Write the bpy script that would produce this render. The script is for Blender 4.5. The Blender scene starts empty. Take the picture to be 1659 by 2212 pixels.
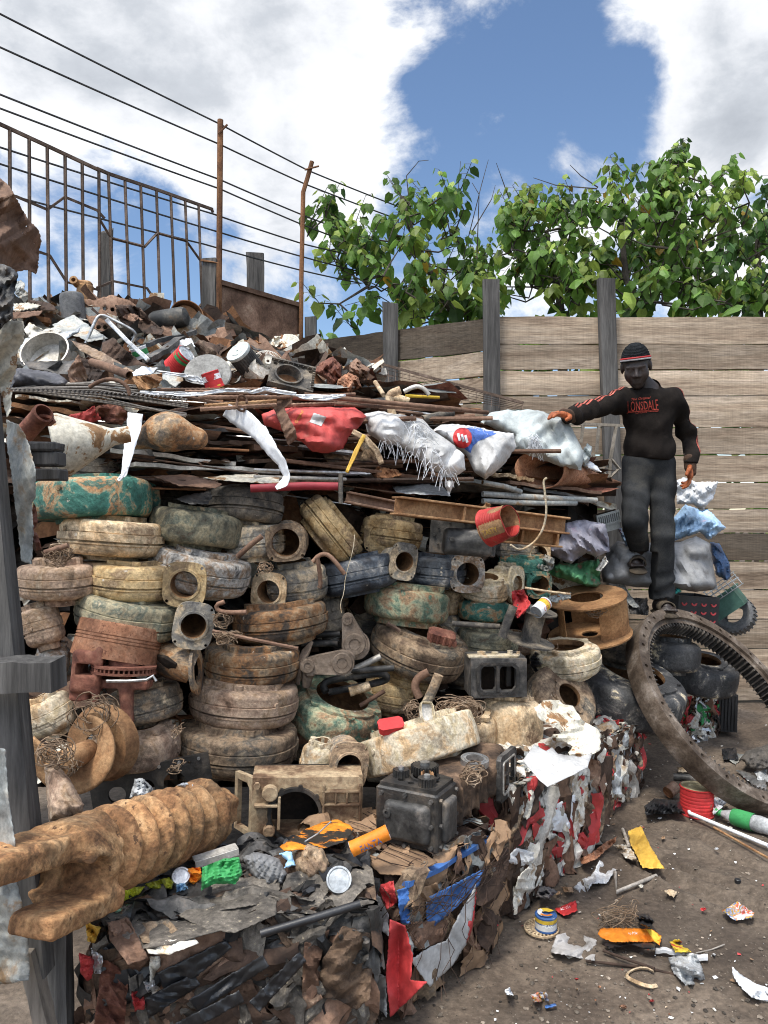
import bpy,math,random
import numpy as np
from mathutils import Vector,Matrix,Euler
from mathutils.bvhtree import BVHTree
scene=bpy.context.scene
COL=scene.collection
RAD=math.radians
rng=random.Random(7)
# ------------------------------------------------------------------ camera
F,CU,CV,EYE=1661.0,829.5,1106.0,1.6
cam_d=bpy.data.cameras.new('camera')
cam_d.sensor_fit='VERTICAL'
cam_d.sensor_height=36.0
cam_d.lens=36.0*F/2212.0
cam_d.clip_start=0.05
cam_d.clip_end=2000
cam=bpy.data.objects.new('camera',cam_d)
COL.objects.link(cam)
cam.location=(0,0,EYE)
cam.rotation_euler=(RAD(90),0,0)
scene.camera=cam
def P(u,v,d):
 return Vector(((u-CU)/F*d,d,EYE-(v-CV)/F*d))
def ray_dir(u,v):
 return Vector(((u-CU)/F,1.0,-(v-CV)/F)).normalized()
# ------------------------------------------------------------------ sky and sun
SUN_EL,SUN_AZ=RAD(64),RAD(215)
world=bpy.data.worlds.new('World')
scene.world=world
world.use_nodes=True
wn,wl=world.node_tree.nodes,world.node_tree.links
wn.clear()
def N(t,**k):
 n=wn.new(t)
 for a,b in k.items():
  if a.startswith('i_'):
   n.inputs[int(a[2:])].default_value=b
  else:
   setattr(n,a,b)
 return n
w_out=N('ShaderNodeOutputWorld')
sky=N('ShaderNodeTexSky',sky_type='NISHITA',sun_disc=False,sun_elevation=SUN_EL,sun_rotation=SUN_AZ,altitude=100,air_density=1.0,dust_density=0.15,ozone_density=3.0)
bg_sky=N('ShaderNodeBackground',i_1=0.108)
wl.new(sky.outputs[0],bg_sky.inputs[0])
tc=N('ShaderNodeTexCoord')
# cloud masses and clear patches as lobes on the sky sphere
LOBES=[(250,-60,17,.40),(560,90,10,.34),(330,260,9,.16),(610,300,7,.20),(80,90,12,.20),(720,60,5,.24),(800,260,3,.12),(1530,85,7.5,.42),(1640,170,6,.20),(1420,140,4,.2),(1010,10,3.6,.30),(1170,385,6.5,.30),(900,430,6,.34),(1280,300,2.5,.20),(1640,400,6,.34),(560,520,5,.26),(620,670,5,.24),(330,650,6,.2),(60,640,6,.3),(1470,340,5,.12),(1230,40,4,.14),(1047,262,1.3,.34),(1590,290,3,.22),(1010,190,10,-.22),(1180,200,8,-.20),(880,110,4,-.16),(880,290,6,-.16),(1400,290,4.5,-.22),(1320,220,3,-.2),(1520,330,3,-.14),(500,600,6,-.32),(220,500,9,-.34),(90,480,5,-.2),(560,440,3,-.12),(1260,170,4,-.16),(690,620,4,-.16),(400,560,4,-.1)]
acc=None
for(u,v,rdeg,w)in LOBES:
 d=ray_dir(u,v)
 dp=N('ShaderNodeVectorMath',operation='DOT_PRODUCT',i_1=tuple(d))
 wl.new(tc.outputs['Generated'],dp.inputs[0])
 mr=N('ShaderNodeMapRange',interpolation_type='SMOOTHSTEP')
 mr.inputs[1].default_value=math.cos(RAD(rdeg*1.35));mr.inputs[2].default_value=math.cos(RAD(rdeg*.15))
 mr.inputs[3].default_value=0;mr.inputs[4].default_value=w
 wl.new(dp.outputs['Value'],mr.inputs[0])
 if acc is None:
  acc=mr.outputs[0]
 else:
  ad=N('ShaderNodeMath',operation='ADD');wl.new(acc,ad.inputs[0]);wl.new(mr.outputs[0],ad.inputs[1]);acc=ad.outputs[0]
mp=N('ShaderNodeMapping');mp.inputs['Scale'].default_value=(1,1,1.5);mp.inputs['Location'].default_value=(3.1,1.7,.4)
wl.new(tc.outputs['Generated'],mp.inputs[0])
nz=N('ShaderNodeTexNoise');nz.inputs['Scale'].default_value=6.0;nz.inputs['Detail'].default_value=10;nz.inputs['Roughness'].default_value=.62
nz.inputs['Distortion'].default_value=.25
wl.new(mp.outputs[0],nz.inputs[0])
amp=N('ShaderNodeMath',operation='MULTIPLY_ADD',i_1=2.6,i_2=-.80);wl.new(nz.outputs[0],amp.inputs[0])
ad=N('ShaderNodeMath',operation='ADD');wl.new(acc,ad.inputs[0]);wl.new(amp.outputs[0],ad.inputs[1])
alpha=N('ShaderNodeMapRange',interpolation_type='SMOOTHSTEP')
alpha.inputs[1].default_value=.38;alpha.inputs[2].default_value=.92;alpha.inputs[3].default_value=0.0;alpha.inputs[4].default_value=1
wl.new(ad.outputs[0],alpha.inputs[0])
# the thick middle of a cloud is grey, its edge is white
nz2=N('ShaderNodeTexNoise');nz2.inputs['Scale'].default_value=4.0;nz2.inputs['Detail'].default_value=9;nz2.inputs['Roughness'].default_value=.6
mp2=N('ShaderNodeMapping');mp2.inputs['Location'].default_value=(.4,5,1.3);mp2.inputs['Scale'].default_value=(1,1,1.7)
wl.new(tc.outputs['Generated'],mp2.inputs[0]);wl.new(mp2.outputs[0],nz2.inputs[0])
thick=N('ShaderNodeMapRange');thick.inputs[1].default_value=.85;thick.inputs[2].default_value=1.75;thick.inputs[3].default_value=0;thick.inputs[4].default_value=.24
wl.new(ad.outputs[0],thick.inputs[0])
ad2=N('ShaderNodeMath',operation='ADD');wl.new(thick.outputs[0],ad2.inputs[0]);wl.new(nz2.outputs[0],ad2.inputs[1])
cr=N('ShaderNodeValToRGB')
for i,(p,c)in enumerate([(.45,(.74,.75,.765)),(.62,(.62,.635,.665)),(.76,(.44,.465,.505)),(.96,(.31,.335,.375))]):
 e=cr.color_ramp.elements[i]if i<2 else cr.color_ramp.elements.new(p)
 e.position=p;e.color=(*c,1)
wl.new(ad2.outputs[0],cr.inputs[0])
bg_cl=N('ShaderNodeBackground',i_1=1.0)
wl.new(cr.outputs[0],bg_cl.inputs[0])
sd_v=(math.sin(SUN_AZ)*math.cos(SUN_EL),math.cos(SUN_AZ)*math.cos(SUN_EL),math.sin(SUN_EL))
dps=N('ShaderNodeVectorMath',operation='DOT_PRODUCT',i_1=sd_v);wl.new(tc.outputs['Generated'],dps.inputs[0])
cloud_fill=N('ShaderNodeMapRange',interpolation_type='SMOOTHSTEP')  # brighter cloud out of view around the sun, added as front fill light
cloud_fill.inputs[1].default_value=math.cos(RAD(75));cloud_fill.inputs[2].default_value=1;cloud_fill.inputs[3].default_value=1;cloud_fill.inputs[4].default_value=6.5
wl.new(dps.outputs['Value'],cloud_fill.inputs[0]);wl.new(cloud_fill.outputs[0],bg_cl.inputs[1])
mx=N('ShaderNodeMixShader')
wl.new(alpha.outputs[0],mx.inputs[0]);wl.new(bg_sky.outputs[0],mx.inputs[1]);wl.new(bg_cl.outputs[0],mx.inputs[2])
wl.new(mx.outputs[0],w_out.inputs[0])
world.cycles.sampling_method='MANUAL';world.cycles.sample_map_resolution=512
sun_d=bpy.data.lights.new('sun','SUN')
sun_d.energy=2.4
sun_d.angle=RAD(12)
sun_d.color=(1,.95,.86)
sun=bpy.data.objects.new('sun',sun_d)
COL.objects.link(sun)
sun.rotation_euler=Vector((-math.sin(SUN_AZ)*math.cos(SUN_EL),-math.cos(SUN_AZ)*math.cos(SUN_EL),-math.sin(SUN_EL))).to_track_quat('-Z','Y').to_euler()
scene.view_settings.view_transform='Standard'
scene.view_settings.look='None'
scene.view_settings.exposure=0.62
scene.view_settings.gamma=1
scene.cycles.use_denoising=True
scene.cycles.denoiser='OPENIMAGEDENOISE'
scene.cycles.filter_width=1.05
scene.cycles.max_bounces=6
scene.cycles.diffuse_bounces=3
scene.cycles.glossy_bounces=2
scene.cycles.transparent_max_bounces=6
scene.cycles.use_adaptive_sampling=True
scene.cycles.adaptive_threshold=0.012
# ------------------------------------------------------------------ mesh builder
class MB:
 def __init__(s):
  s.v,s.f,s.m,s.t=[],[],[],[]
  s.M=Matrix.Identity(4);s.mi=0;s.tint=.5
 def add(s,vs,fs,mi=None,tint=None,M=None):
  b=len(s.v)
  X=s.M@M if M is not None else s.M
  s.v.extend((X@Vector(p))[:]for p in vs)
  s.t.extend([s.tint if tint is None else tint]*len(vs))
  s.f.extend([tuple(i+b for i in f)for f in fs])
  s.m.extend([s.mi if mi is None else mi]*len(fs))
  return s
 def addnp(s,V,Fs,mi=None,tint=None):
  return s.add([tuple(x)for x in V],Fs,mi,tint)
 def box(s,c,sz,bev=0.0,mi=None,M=None,tint=None):
  x,y,z=[a/2 for a in sz]
  T=Matrix.Translation(c)
  if M is not None:T=M@T
  if bev<=0:
   vs=[(sx*x,sy*y,sz_*z)for sx in(-1,1)for sy in(-1,1)for sz_ in(-1,1)]
   fs=[(0,1,3,2),(4,6,7,5),(0,4,5,1),(2,3,7,6),(0,2,6,4),(1,5,7,3)]
   return s.add(vs,fs,mi,tint,T)
  b=min(bev,x*.49,y*.49,z*.49)
  prof=[(-x+b,-y),(x-b,-y),(x,-y+b),(x,y-b),(x-b,y),(-x+b,y),(-x,y-b),(-x,-y+b)]
  def ring(zz,k):
   return[(px*(1-k*b/x),py*(1-k*b/y),zz)for px,py in prof]
  vs=ring(-z,1)+ring(-z+b,0)+ring(z-b,0)+ring(z,1)
  fs=[tuple(range(7,-1,-1)),tuple(range(24,32))]
  for r in range(3):
   for i in range(8):
    fs.append((r*8+i,r*8+(i+1)%8,r*8+8+(i+1)%8,r*8+8+i))
  return s.add(vs,fs,mi,tint,T)
 def tube(s,pts,r,n=8,cap=True,mi=None,tint=None,closed=False,flat=1.0):
  pts=[Vector(p)for p in pts];k=len(pts)
  rs=r if isinstance(r,(list,tuple))else[r]*k
  vs,fs=[],[]
  up=None
  for i,p in enumerate(pts):
   t=(pts[(i+1)%k]-pts[i-1])if closed else(pts[min(i+1,k-1)]-pts[max(i-1,0)])
   if t.length<1e-9:t=Vector((0,0,1))
   t.normalize()
   if up is None:
    up=t.orthogonal().normalized()
   up=(up-t*up.dot(t))
   up=up.normalized()if up.length>1e-6 else t.orthogonal().normalized()
   sd=t.cross(up)
   for j in range(n):
    a=2*math.pi*j/n
    vs.append(p+(up*math.cos(a)*flat+sd*math.sin(a))*rs[i])
  for i in range(k if closed else k-1):
   for j in range(n):
    a,b=i*n,((i+1)%k)*n
    fs.append((a+j,a+(j+1)%n,b+(j+1)%n,b+j))
  if cap and not closed:
   fs.append(tuple(range(n-1,-1,-1)));fs.append(tuple((k-1)*n+j for j in range(n)))
  return s.add(vs,fs,mi,tint)
 def lathe(s,prof,n=32,mi=None,M=None,closed=False,a0=0,a1=2*math.pi,tint=None):
  full=abs(a1-a0-2*math.pi)<1e-6
  k=len(prof);na=n if full else n+1
  vs,fs=[],[]
  for i in range(na):
   a=a0+(a1-a0)*i/n
   for(r,z)in prof:vs.append((r*math.cos(a),r*math.sin(a),z))
  for i in range(n):
   a,b=i*k,((i+1)%na)*k
   for j in range(k if closed else k-1):
    fs.append((a+j,b+j,b+(j+1)%k,a+(j+1)%k))
  return s.add(vs,fs,mi,tint,M)
 def cyl(s,r,h,n=20,M=None,mi=None,bev=0.0,r2=None,tint=None):
  r2=r if r2 is None else r2
  pr=[(1e-5,-h/2),(r-bev,-h/2),(r,-h/2+bev),(r2,h/2-bev),(r2-bev,h/2),(1e-5,h/2)]if bev else[(1e-5,-h/2),(r,-h/2),(r2,h/2),(1e-5,h/2)]
  return s.lathe(pr,n,mi,M,tint=tint)
 def prism(s,out,z0,z1,mi=None,M=None,holes=(),tint=None):
 # outline in XY, optional round holes (x, y, r) bridged by scanning a 2-D constrained fill
  n=len(out)
  if not holes:
   vs=[(x,y,z0)for x,y in out]+[(x,y,z1)for x,y in out]
   fs=[tuple(range(n-1,-1,-1)),tuple(range(n,2*n))]+[(i,(i+1)%n,n+(i+1)%n,n+i)for i in range(n)]
   return s.add(vs,fs,mi,tint,M)
  from mathutils.geometry import delaunay_2d_cdt
  loops=[[Vector(p)for p in out]]
  for hl in holes:
   if len(hl)==3 and not hasattr(hl[0],'__len__'):
    x,y,r=hl
    m=20 if r>.02 else 10
    loops.append([Vector((x+r*math.cos(-2*math.pi*i/m),y+r*math.sin(-2*math.pi*i/m)))for i in range(m)])
   else:
    loops.append([Vector(p)for p in hl][::-1])
  co,ed,fa=[],[],[]
  for lp in loops:
   b=len(co);co+=lp;ed+=[(b+i,b+(i+1)%len(lp))for i in range(len(lp))]
  r=delaunay_2d_cdt(co,ed,[],1,1e-6)
  cv,cf=r[0],r[2]
  def inside(p,lp):
   c=False
   for i in range(len(lp)):
    a,b=lp[i],lp[i-1]
    if(a.y>p.y)!=(b.y>p.y)and p.x<(b.x-a.x)*(p.y-a.y)/(b.y-a.y)+a.x:c=not c
   return c
  keep=[]
  for f in cf:
   c=sum((cv[i]for i in f),Vector((0,0)))/len(f)
   if inside(c,loops[0])and not any(inside(c,lp)for lp in loops[1:]):keep.append(tuple(f))
  m=len(cv)
  vs=[(p.x,p.y,z0)for p in cv]+[(p.x,p.y,z1)for p in cv]
  fs=[tuple(reversed(f))for f in keep]+[tuple(i+m for i in f)for f in keep]
  s.add(vs,fs,mi,tint,M)
  for lp in loops:
   q=len(lp)
   s.add([(p.x,p.y,z0)for p in lp]+[(p.x,p.y,z1)for p in lp],[(i,(i+1)%q,q+(i+1)%q,q+i)for i in range(q)],mi,tint,M)
  return s
 def bolt(s,c,axis,r=.008,h=.007,mi=None):
  M=Matrix.Translation(c)@Vector(axis).to_track_quat('Z','Y').to_matrix().to_4x4()
  return s.cyl(r,h,6,M,mi)
 def obj(s,name,mats,parent=None,smooth=38,M=None):
  me=bpy.data.meshes.new(name)
  me.from_pydata(s.v,[],s.f)
  mats=mats if isinstance(mats,(list,tuple))else[mats]
  for m in mats:me.materials.append(m)
  if len(mats)>1:me.polygons.foreach_set('material_index',np.array(s.m,dtype=np.int32))
  at=me.attributes.new('tint','FLOAT','POINT')
  at.data.foreach_set('value',np.array(s.t,dtype=np.float32))
  if smooth:
   me.polygons.foreach_set('use_smooth',np.ones(len(me.polygons),dtype=bool))
   me.set_sharp_from_angle(angle=RAD(smooth))
  me.validate(verbose=False)
  o=bpy.data.objects.new(name,me)
  COL.objects.link(o)
  if parent:o.parent=parent
  if M is not None:o.matrix_local=M
  return o
def tag(o,label=None,cat=None,group=None,kind=None):
 if label:o['label']=label
 if cat:o['category']=cat
 if group:o['group']=group
 if kind:o['kind']=kind
 return o
def root(name,M,label,cat,group=None):
 o=bpy.data.objects.new(name,None)
 o.empty_display_size=.1
 COL.objects.link(o)
 o.matrix_world=M if isinstance(M,Matrix)else Matrix.Translation(M)
 return tag(o,label,cat,group)
def pose(u,v,d,tilt=0,pitch=0,spin=0,yaw=0):
 """place at a point; spin about own axis, lean the top to the viewer, roll clockwise as seen, turn"""
 return(Matrix.Translation(P(u,v,d))@Matrix.Rotation(RAD(yaw),4,'Z')@Matrix.Rotation(RAD(tilt),4,'Y')@Matrix.Rotation(RAD(pitch),4,'X')@Matrix.Rotation(RAD(spin),4,'Z'))
# ------------------------------------------------------------------ noise helpers
def tri(x):return np.abs((x%2.0)-1.0)*2-1
def crease(X,Y,seed,oct=4,f0=2.0,gain=.55,lac=1.9):
 r=np.random.default_rng(seed);out=0*X;a=1.0;f=f0
 wx=.25*np.sin(X*f0*1.3+r.uniform(0,6));wy=.25*np.sin(Y*f0*1.7+r.uniform(0,6))
 for o in range(oct):
  for k in range(2):
   t=r.uniform(0,2*math.pi)
   out=out+a*.6*tri(f*((X+wy)*math.cos(t)+(Y+wx)*math.sin(t))+r.uniform(0,2))
  a*=gain;f*=lac
 return out
def sn(Pn,f,seed,oct=3,gain=.5):
 """smooth-ish sum-of-sines noise for arrays (X, Y, Z)"""
 r=np.random.default_rng(seed);X,Y,Z=Pn;out=0;a=1.0
 for o in range(oct):
  ph=0
  for k in range(3):
   d=r.normal(size=3);d/=np.linalg.norm(d)
   q=f*(X*d[0]+Y*d[1]+Z*d[2])+r.uniform(0,6.28)
   ph=ph+np.sin(q+1.3*np.sin(q*.63+r.uniform(0,6)))
  out=out+a*ph/3;a*=gain;f*=2.07
 return out
# ------------------------------------------------------------------ distance-field bodies -> one continuous mesh
def smin(a,b,k):
 h=np.clip(.5+.5*(b-a)/k,0,1)
 return b*(1-h)+a*h-k*h*(1-h)
def smax(a,b,k):return-smin(-a,-b,k)
def capsule(Pn,a,b,ra,rb,sx=None):
 X,Y,Z=Pn;a=np.array(a,float);b=np.array(b,float);ab=b-a;L=max(1e-9,ab@ab)
 t=np.clip(((X-a[0])*ab[0]+(Y-a[1])*ab[1]+(Z-a[2])*ab[2])/L,0,1)
 dx,dy,dz=X-a[0]-t*ab[0],Y-a[1]-t*ab[1],Z-a[2]-t*ab[2]
 if sx is not None:dx,dy,dz=dx/sx[0],dy/sx[1],dz/sx[2]
 return np.sqrt(dx*dx+dy*dy+dz*dz)-(ra+(rb-ra)*t)
def ellip(Pn,c,r,M=None):
 X,Y,Z=Pn[0]-c[0],Pn[1]-c[1],Pn[2]-c[2]
 if M is not None:
  I=np.array(M.to_3x3().transposed())
  X,Y,Z=[I[i,0]*X+I[i,1]*Y+I[i,2]*Z for i in range(3)]
 k0=np.sqrt((X/r[0])**2+(Y/r[1])**2+(Z/r[2])**2)
 return(k0-1)*min(r)
def rbox(Pn,c,h,r,M=None):
 X,Y,Z=Pn[0]-c[0],Pn[1]-c[1],Pn[2]-c[2]
 if M is not None:
  I=np.array(M.to_3x3().transposed())
  X,Y,Z=[I[i,0]*X+I[i,1]*Y+I[i,2]*Z for i in range(3)]
 qx,qy,qz=np.abs(X)-h[0]+r,np.abs(Y)-h[1]+r,np.abs(Z)-h[2]+r
 return np.sqrt(np.maximum(qx,0)**2+np.maximum(qy,0)**2+np.maximum(qz,0)**2)+np.minimum(np.maximum(qx,np.maximum(qy,qz)),0)-r
def surfnet(f,lo,hi,h):
 lo=np.array(lo,float);hi=np.array(hi,float);n=np.ceil((hi-lo)/h).astype(int)+1
 ax=[lo[i]+h*np.arange(n[i])for i in range(3)]
 X,Y,Z=np.meshgrid(*ax,indexing='ij')
 D=f((X,Y,Z));S=D<0
 S[0],S[-1]=False,False;S[:,0],S[:,-1]=False,False;S[:,:,0],S[:,:,-1]=False,False
 D=np.where(S,np.minimum(D,-1e-6),np.maximum(D,1e-6))
 cs=[(i,j,k)for i in(0,1)for j in(0,1)for k in(0,1)]
 sl=lambda A,c:A[c[0]:n[0]-1+c[0],c[1]:n[1]-1+c[1],c[2]:n[2]-1+c[2]]
 cnt=sum(sl(S,c).astype(np.int8)for c in cs)
 mix=(cnt>0)&(cnt<8)
 ids=-np.ones(mix.shape,int);N_=int(mix.sum());ids[mix]=np.arange(N_)
 base=np.argwhere(mix).astype(float)
 acc_=np.zeros((N_,3));ct=np.zeros(N_)
 for a in cs:
  for b in cs:
   if sum(b)==sum(a)+1 and all(bb>=aa for aa,bb in zip(a,b)):
    fa,fb=sl(D,a)[mix],sl(D,b)[mix];cr_=(fa<0)!=(fb<0)
    t=np.where(cr_,fa/np.where(np.abs(fa-fb)<1e-12,1,fa-fb),0)
    p=np.array(a)[None]+t[:,None]*(np.array(b)-np.array(a))[None]
    acc_+=np.where(cr_[:,None],p,0);ct+=cr_
 V=lo+h*(base+acc_/np.maximum(ct,1)[:,None])
 Fs=[]
 for axn in range(3):
  o1,o2=[(1,2),(2,0),(0,1)][axn]
  A=[slice(1,-1)]*3;A[axn]=slice(0,-1);B=[slice(1,-1)]*3;B[axn]=slice(1,None)
  sa,sb=S[tuple(A)],S[tuple(B)]
  E=np.argwhere(sa!=sb)
  if len(E)==0:continue
  fl=sa[sa!=sb]
  E=E+1;E[:,axn]-=1
  q=[]
  for(p1,p2)in((1,1),(0,1),(0,0),(1,0)):
   e=E.copy();e[:,o1]-=p1;e[:,o2]-=p2
   q.append(ids[e[:,0],e[:,1],e[:,2]])
  q=np.stack(q,1);q[~fl]=q[~fl][:,::-1]
  Fs.append(q)
 return V,[tuple(int(i)for i in r)for r in np.concatenate(Fs)]
def bvh_of(mb):return BVHTree.FromPolygons([Vector(v)for v in mb.v],mb.f)
# ------------------------------------------------------------------ materials
def mat(name,cols,scale=6.0,rough=.85,metal=0.0,bump=.4,fine=60.0,spec=.3,tint=0.0,distort=.4,contrast=.35,grain=None,holes=0.0,sheen=0.0,transl=None,objrand=True,speck=None,coat=0.0,grime=0.0,saw=0.0):
 """cols: list of (position, (r, g, b)) over a noise field; tint>0 mixes brightness by the 'tint' attribute"""
 m=bpy.data.materials.new(name);m.use_nodes=True
 nt=m.node_tree;nd,lk=nt.nodes,nt.links;nd.clear()
 def n(t,**k):
  x=nd.new(t)
  for a,b in k.items():setattr(x,a,b)
  return x
 out=n('ShaderNodeOutputMaterial');bs=n('ShaderNodeBsdfPrincipled');lk.new(bs.outputs[0],out.inputs[0])
 tcn=n('ShaderNodeTexCoord');vec=tcn.outputs['Object']
 if objrand:
  oi=n('ShaderNodeObjectInfo');ml=n('ShaderNodeMath',operation='MULTIPLY');ml.inputs[1].default_value=37.0
  lk.new(oi.outputs['Random'],ml.inputs[0])
  va=n('ShaderNodeVectorMath',operation='ADD');lk.new(vec,va.inputs[0]);lk.new(ml.outputs[0],va.inputs[1]);vec=va.outputs[0]
 vg=vec
 if grain is not None:
  mpn=n('ShaderNodeMapping');mpn.inputs['Scale'].default_value=grain;lk.new(vec,mpn.inputs[0]);vg=mpn.outputs[0]
 def noise(sc,det=8,ro=.62,di=0.0,v=None):
  x=n('ShaderNodeTexNoise');x.inputs['Scale'].default_value=sc;x.inputs['Detail'].default_value=det
  x.inputs['Roughness'].default_value=ro;x.inputs['Distortion'].default_value=di
  lk.new(v or vg,x.inputs[0]);return x
 n1=noise(scale,9,.66,distort)
 if len(cols)==1:cols=[(.3,cols[0][1]),(.7,tuple(c*.8 for c in cols[0][1]))]
 ramp=n('ShaderNodeValToRGB')
 # spread noise (centred on .5, narrow) over the ramp
 sp=n('ShaderNodeMapRange');sp.inputs[1].default_value=.30;sp.inputs[2].default_value=.70
 lk.new(n1.outputs[0],sp.inputs[0]);lk.new(sp.outputs[0],ramp.inputs[0])
 els=ramp.color_ramp.elements
 for i,(p,c)in enumerate(cols):
  e=els[i]if i<2 else els.new(p)
  e.position=p;e.color=(*c,1)
 col=ramp.outputs[0]
 n2=noise(fine,5,.7)
 mrn=n('ShaderNodeMapRange');mrn.inputs[1].default_value=.3;mrn.inputs[2].default_value=.7
 mrn.inputs[3].default_value=1-contrast;mrn.inputs[4].default_value=1+contrast
 lk.new(n2.outputs[0],mrn.inputs[0])
 def mult(c,f):
  x=n('ShaderNodeVectorMath',operation='SCALE');lk.new(c,x.inputs[0]);lk.new(f,x.inputs['Scale']);return x.outputs[0]
 col=mult(col,mrn.outputs[0])
 n3=noise(scale*.35,3,.5)
 m3=n('ShaderNodeMapRange');m3.inputs[1].default_value=.35;m3.inputs[2].default_value=.65;m3.inputs[3].default_value=.72;m3.inputs[4].default_value=1.28
 lk.new(n3.outputs[0],m3.inputs[0]);col=mult(col,m3.outputs[0])
 if saw:
  mq=n('ShaderNodeMapping');mq.inputs['Scale'].default_value=(75,75,3);lk.new(vec,mq.inputs[0])
  nq=noise(1.0,4,.6,0,mq.outputs[0]);m8=n('ShaderNodeMapRange');m8.inputs[1].default_value=.3;m8.inputs[2].default_value=.7;m8.inputs[3].default_value=1-saw;m8.inputs[4].default_value=1+saw
  lk.new(nq.outputs[0],m8.inputs[0]);col=mult(col,m8.outputs[0])
 if grime:
  ng=noise(scale*.75,7,.72,.6,vec);m7=n('ShaderNodeMapRange');m7.inputs[1].default_value=.50;m7.inputs[2].default_value=.60;m7.inputs[4].default_value=grime
  lk.new(ng.outputs[0],m7.inputs[0]);mg=n('ShaderNodeMix',data_type='RGBA');lk.new(m7.outputs[0],mg.inputs[0]);lk.new(col,mg.inputs[6]);mg.inputs[7].default_value=(.03,.023,.018,1);col=mg.outputs[2]
 if speck:
  n4=noise(speck[0],3,.6)
  m4=n('ShaderNodeMapRange');m4.inputs[1].default_value=speck[1];m4.inputs[2].default_value=speck[1]+.05
  lk.new(n4.outputs[0],m4.inputs[0])
  mixn=n('ShaderNodeMix',data_type='RGBA');lk.new(m4.outputs[0],mixn.inputs[0]);lk.new(col,mixn.inputs[6]);mixn.inputs[7].default_value=(*speck[2],1)
  col=mixn.outputs[2]
 if tint:
  at=n('ShaderNodeAttribute',attribute_name='tint')
  m5=n('ShaderNodeMapRange');m5.inputs[3].default_value=1-tint;m5.inputs[4].default_value=1+tint
  lk.new(at.outputs['Fac'],m5.inputs[0]);col=mult(col,m5.outputs[0])
 lk.new(col,bs.inputs['Base Color'])
 rr=n('ShaderNodeMapRange');rr.inputs[3].default_value=max(.05,rough-.15);rr.inputs[4].default_value=min(1,rough+.15)
 lk.new(n1.outputs[0],rr.inputs[0]);lk.new(rr.outputs[0],bs.inputs['Roughness'])
 bs.inputs['Metallic'].default_value=metal
 bs.inputs['Specular IOR Level'].default_value=spec
 if coat:bs.inputs['Coat Weight'].default_value=coat;bs.inputs['Coat Roughness'].default_value=.25
 if bump:
  hs=n('ShaderNodeMath',operation='ADD');ms=n('ShaderNodeMath',operation='MULTIPLY');ms.inputs[1].default_value=.35
  lk.new(n2.outputs[0],ms.inputs[0]);lk.new(ms.outputs[0],hs.inputs[0]);lk.new(n1.outputs[0],hs.inputs[1])
  bp=n('ShaderNodeBump');bp.inputs['Strength'].default_value=bump;bp.inputs['Distance'].default_value=.012
  lk.new(hs.outputs[0],bp.inputs['Height']);lk.new(bp.outputs[0],bs.inputs['Normal'])
 if transl:
  tr=n('ShaderNodeBsdfTranslucent');lk.new(col,tr.inputs[0])
  ms2=n('ShaderNodeMixShader');ms2.inputs[0].default_value=transl
  lk.new(bs.outputs[0],ms2.inputs[1]);lk.new(tr.outputs[0],ms2.inputs[2]);lk.new(ms2.outputs[0],out.inputs[0])
 if holes:
  nh=noise(45,2,.5);mh=n('ShaderNodeMath',operation='GREATER_THAN');mh.inputs[1].default_value=1-holes
  lk.new(nh.outputs[0],mh.inputs[0]);inv=n('ShaderNodeMath',operation='SUBTRACT');inv.inputs[0].default_value=1
  lk.new(mh.outputs[0],inv.inputs[1]);lk.new(inv.outputs[0],bs.inputs['Alpha'])
 return m
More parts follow.
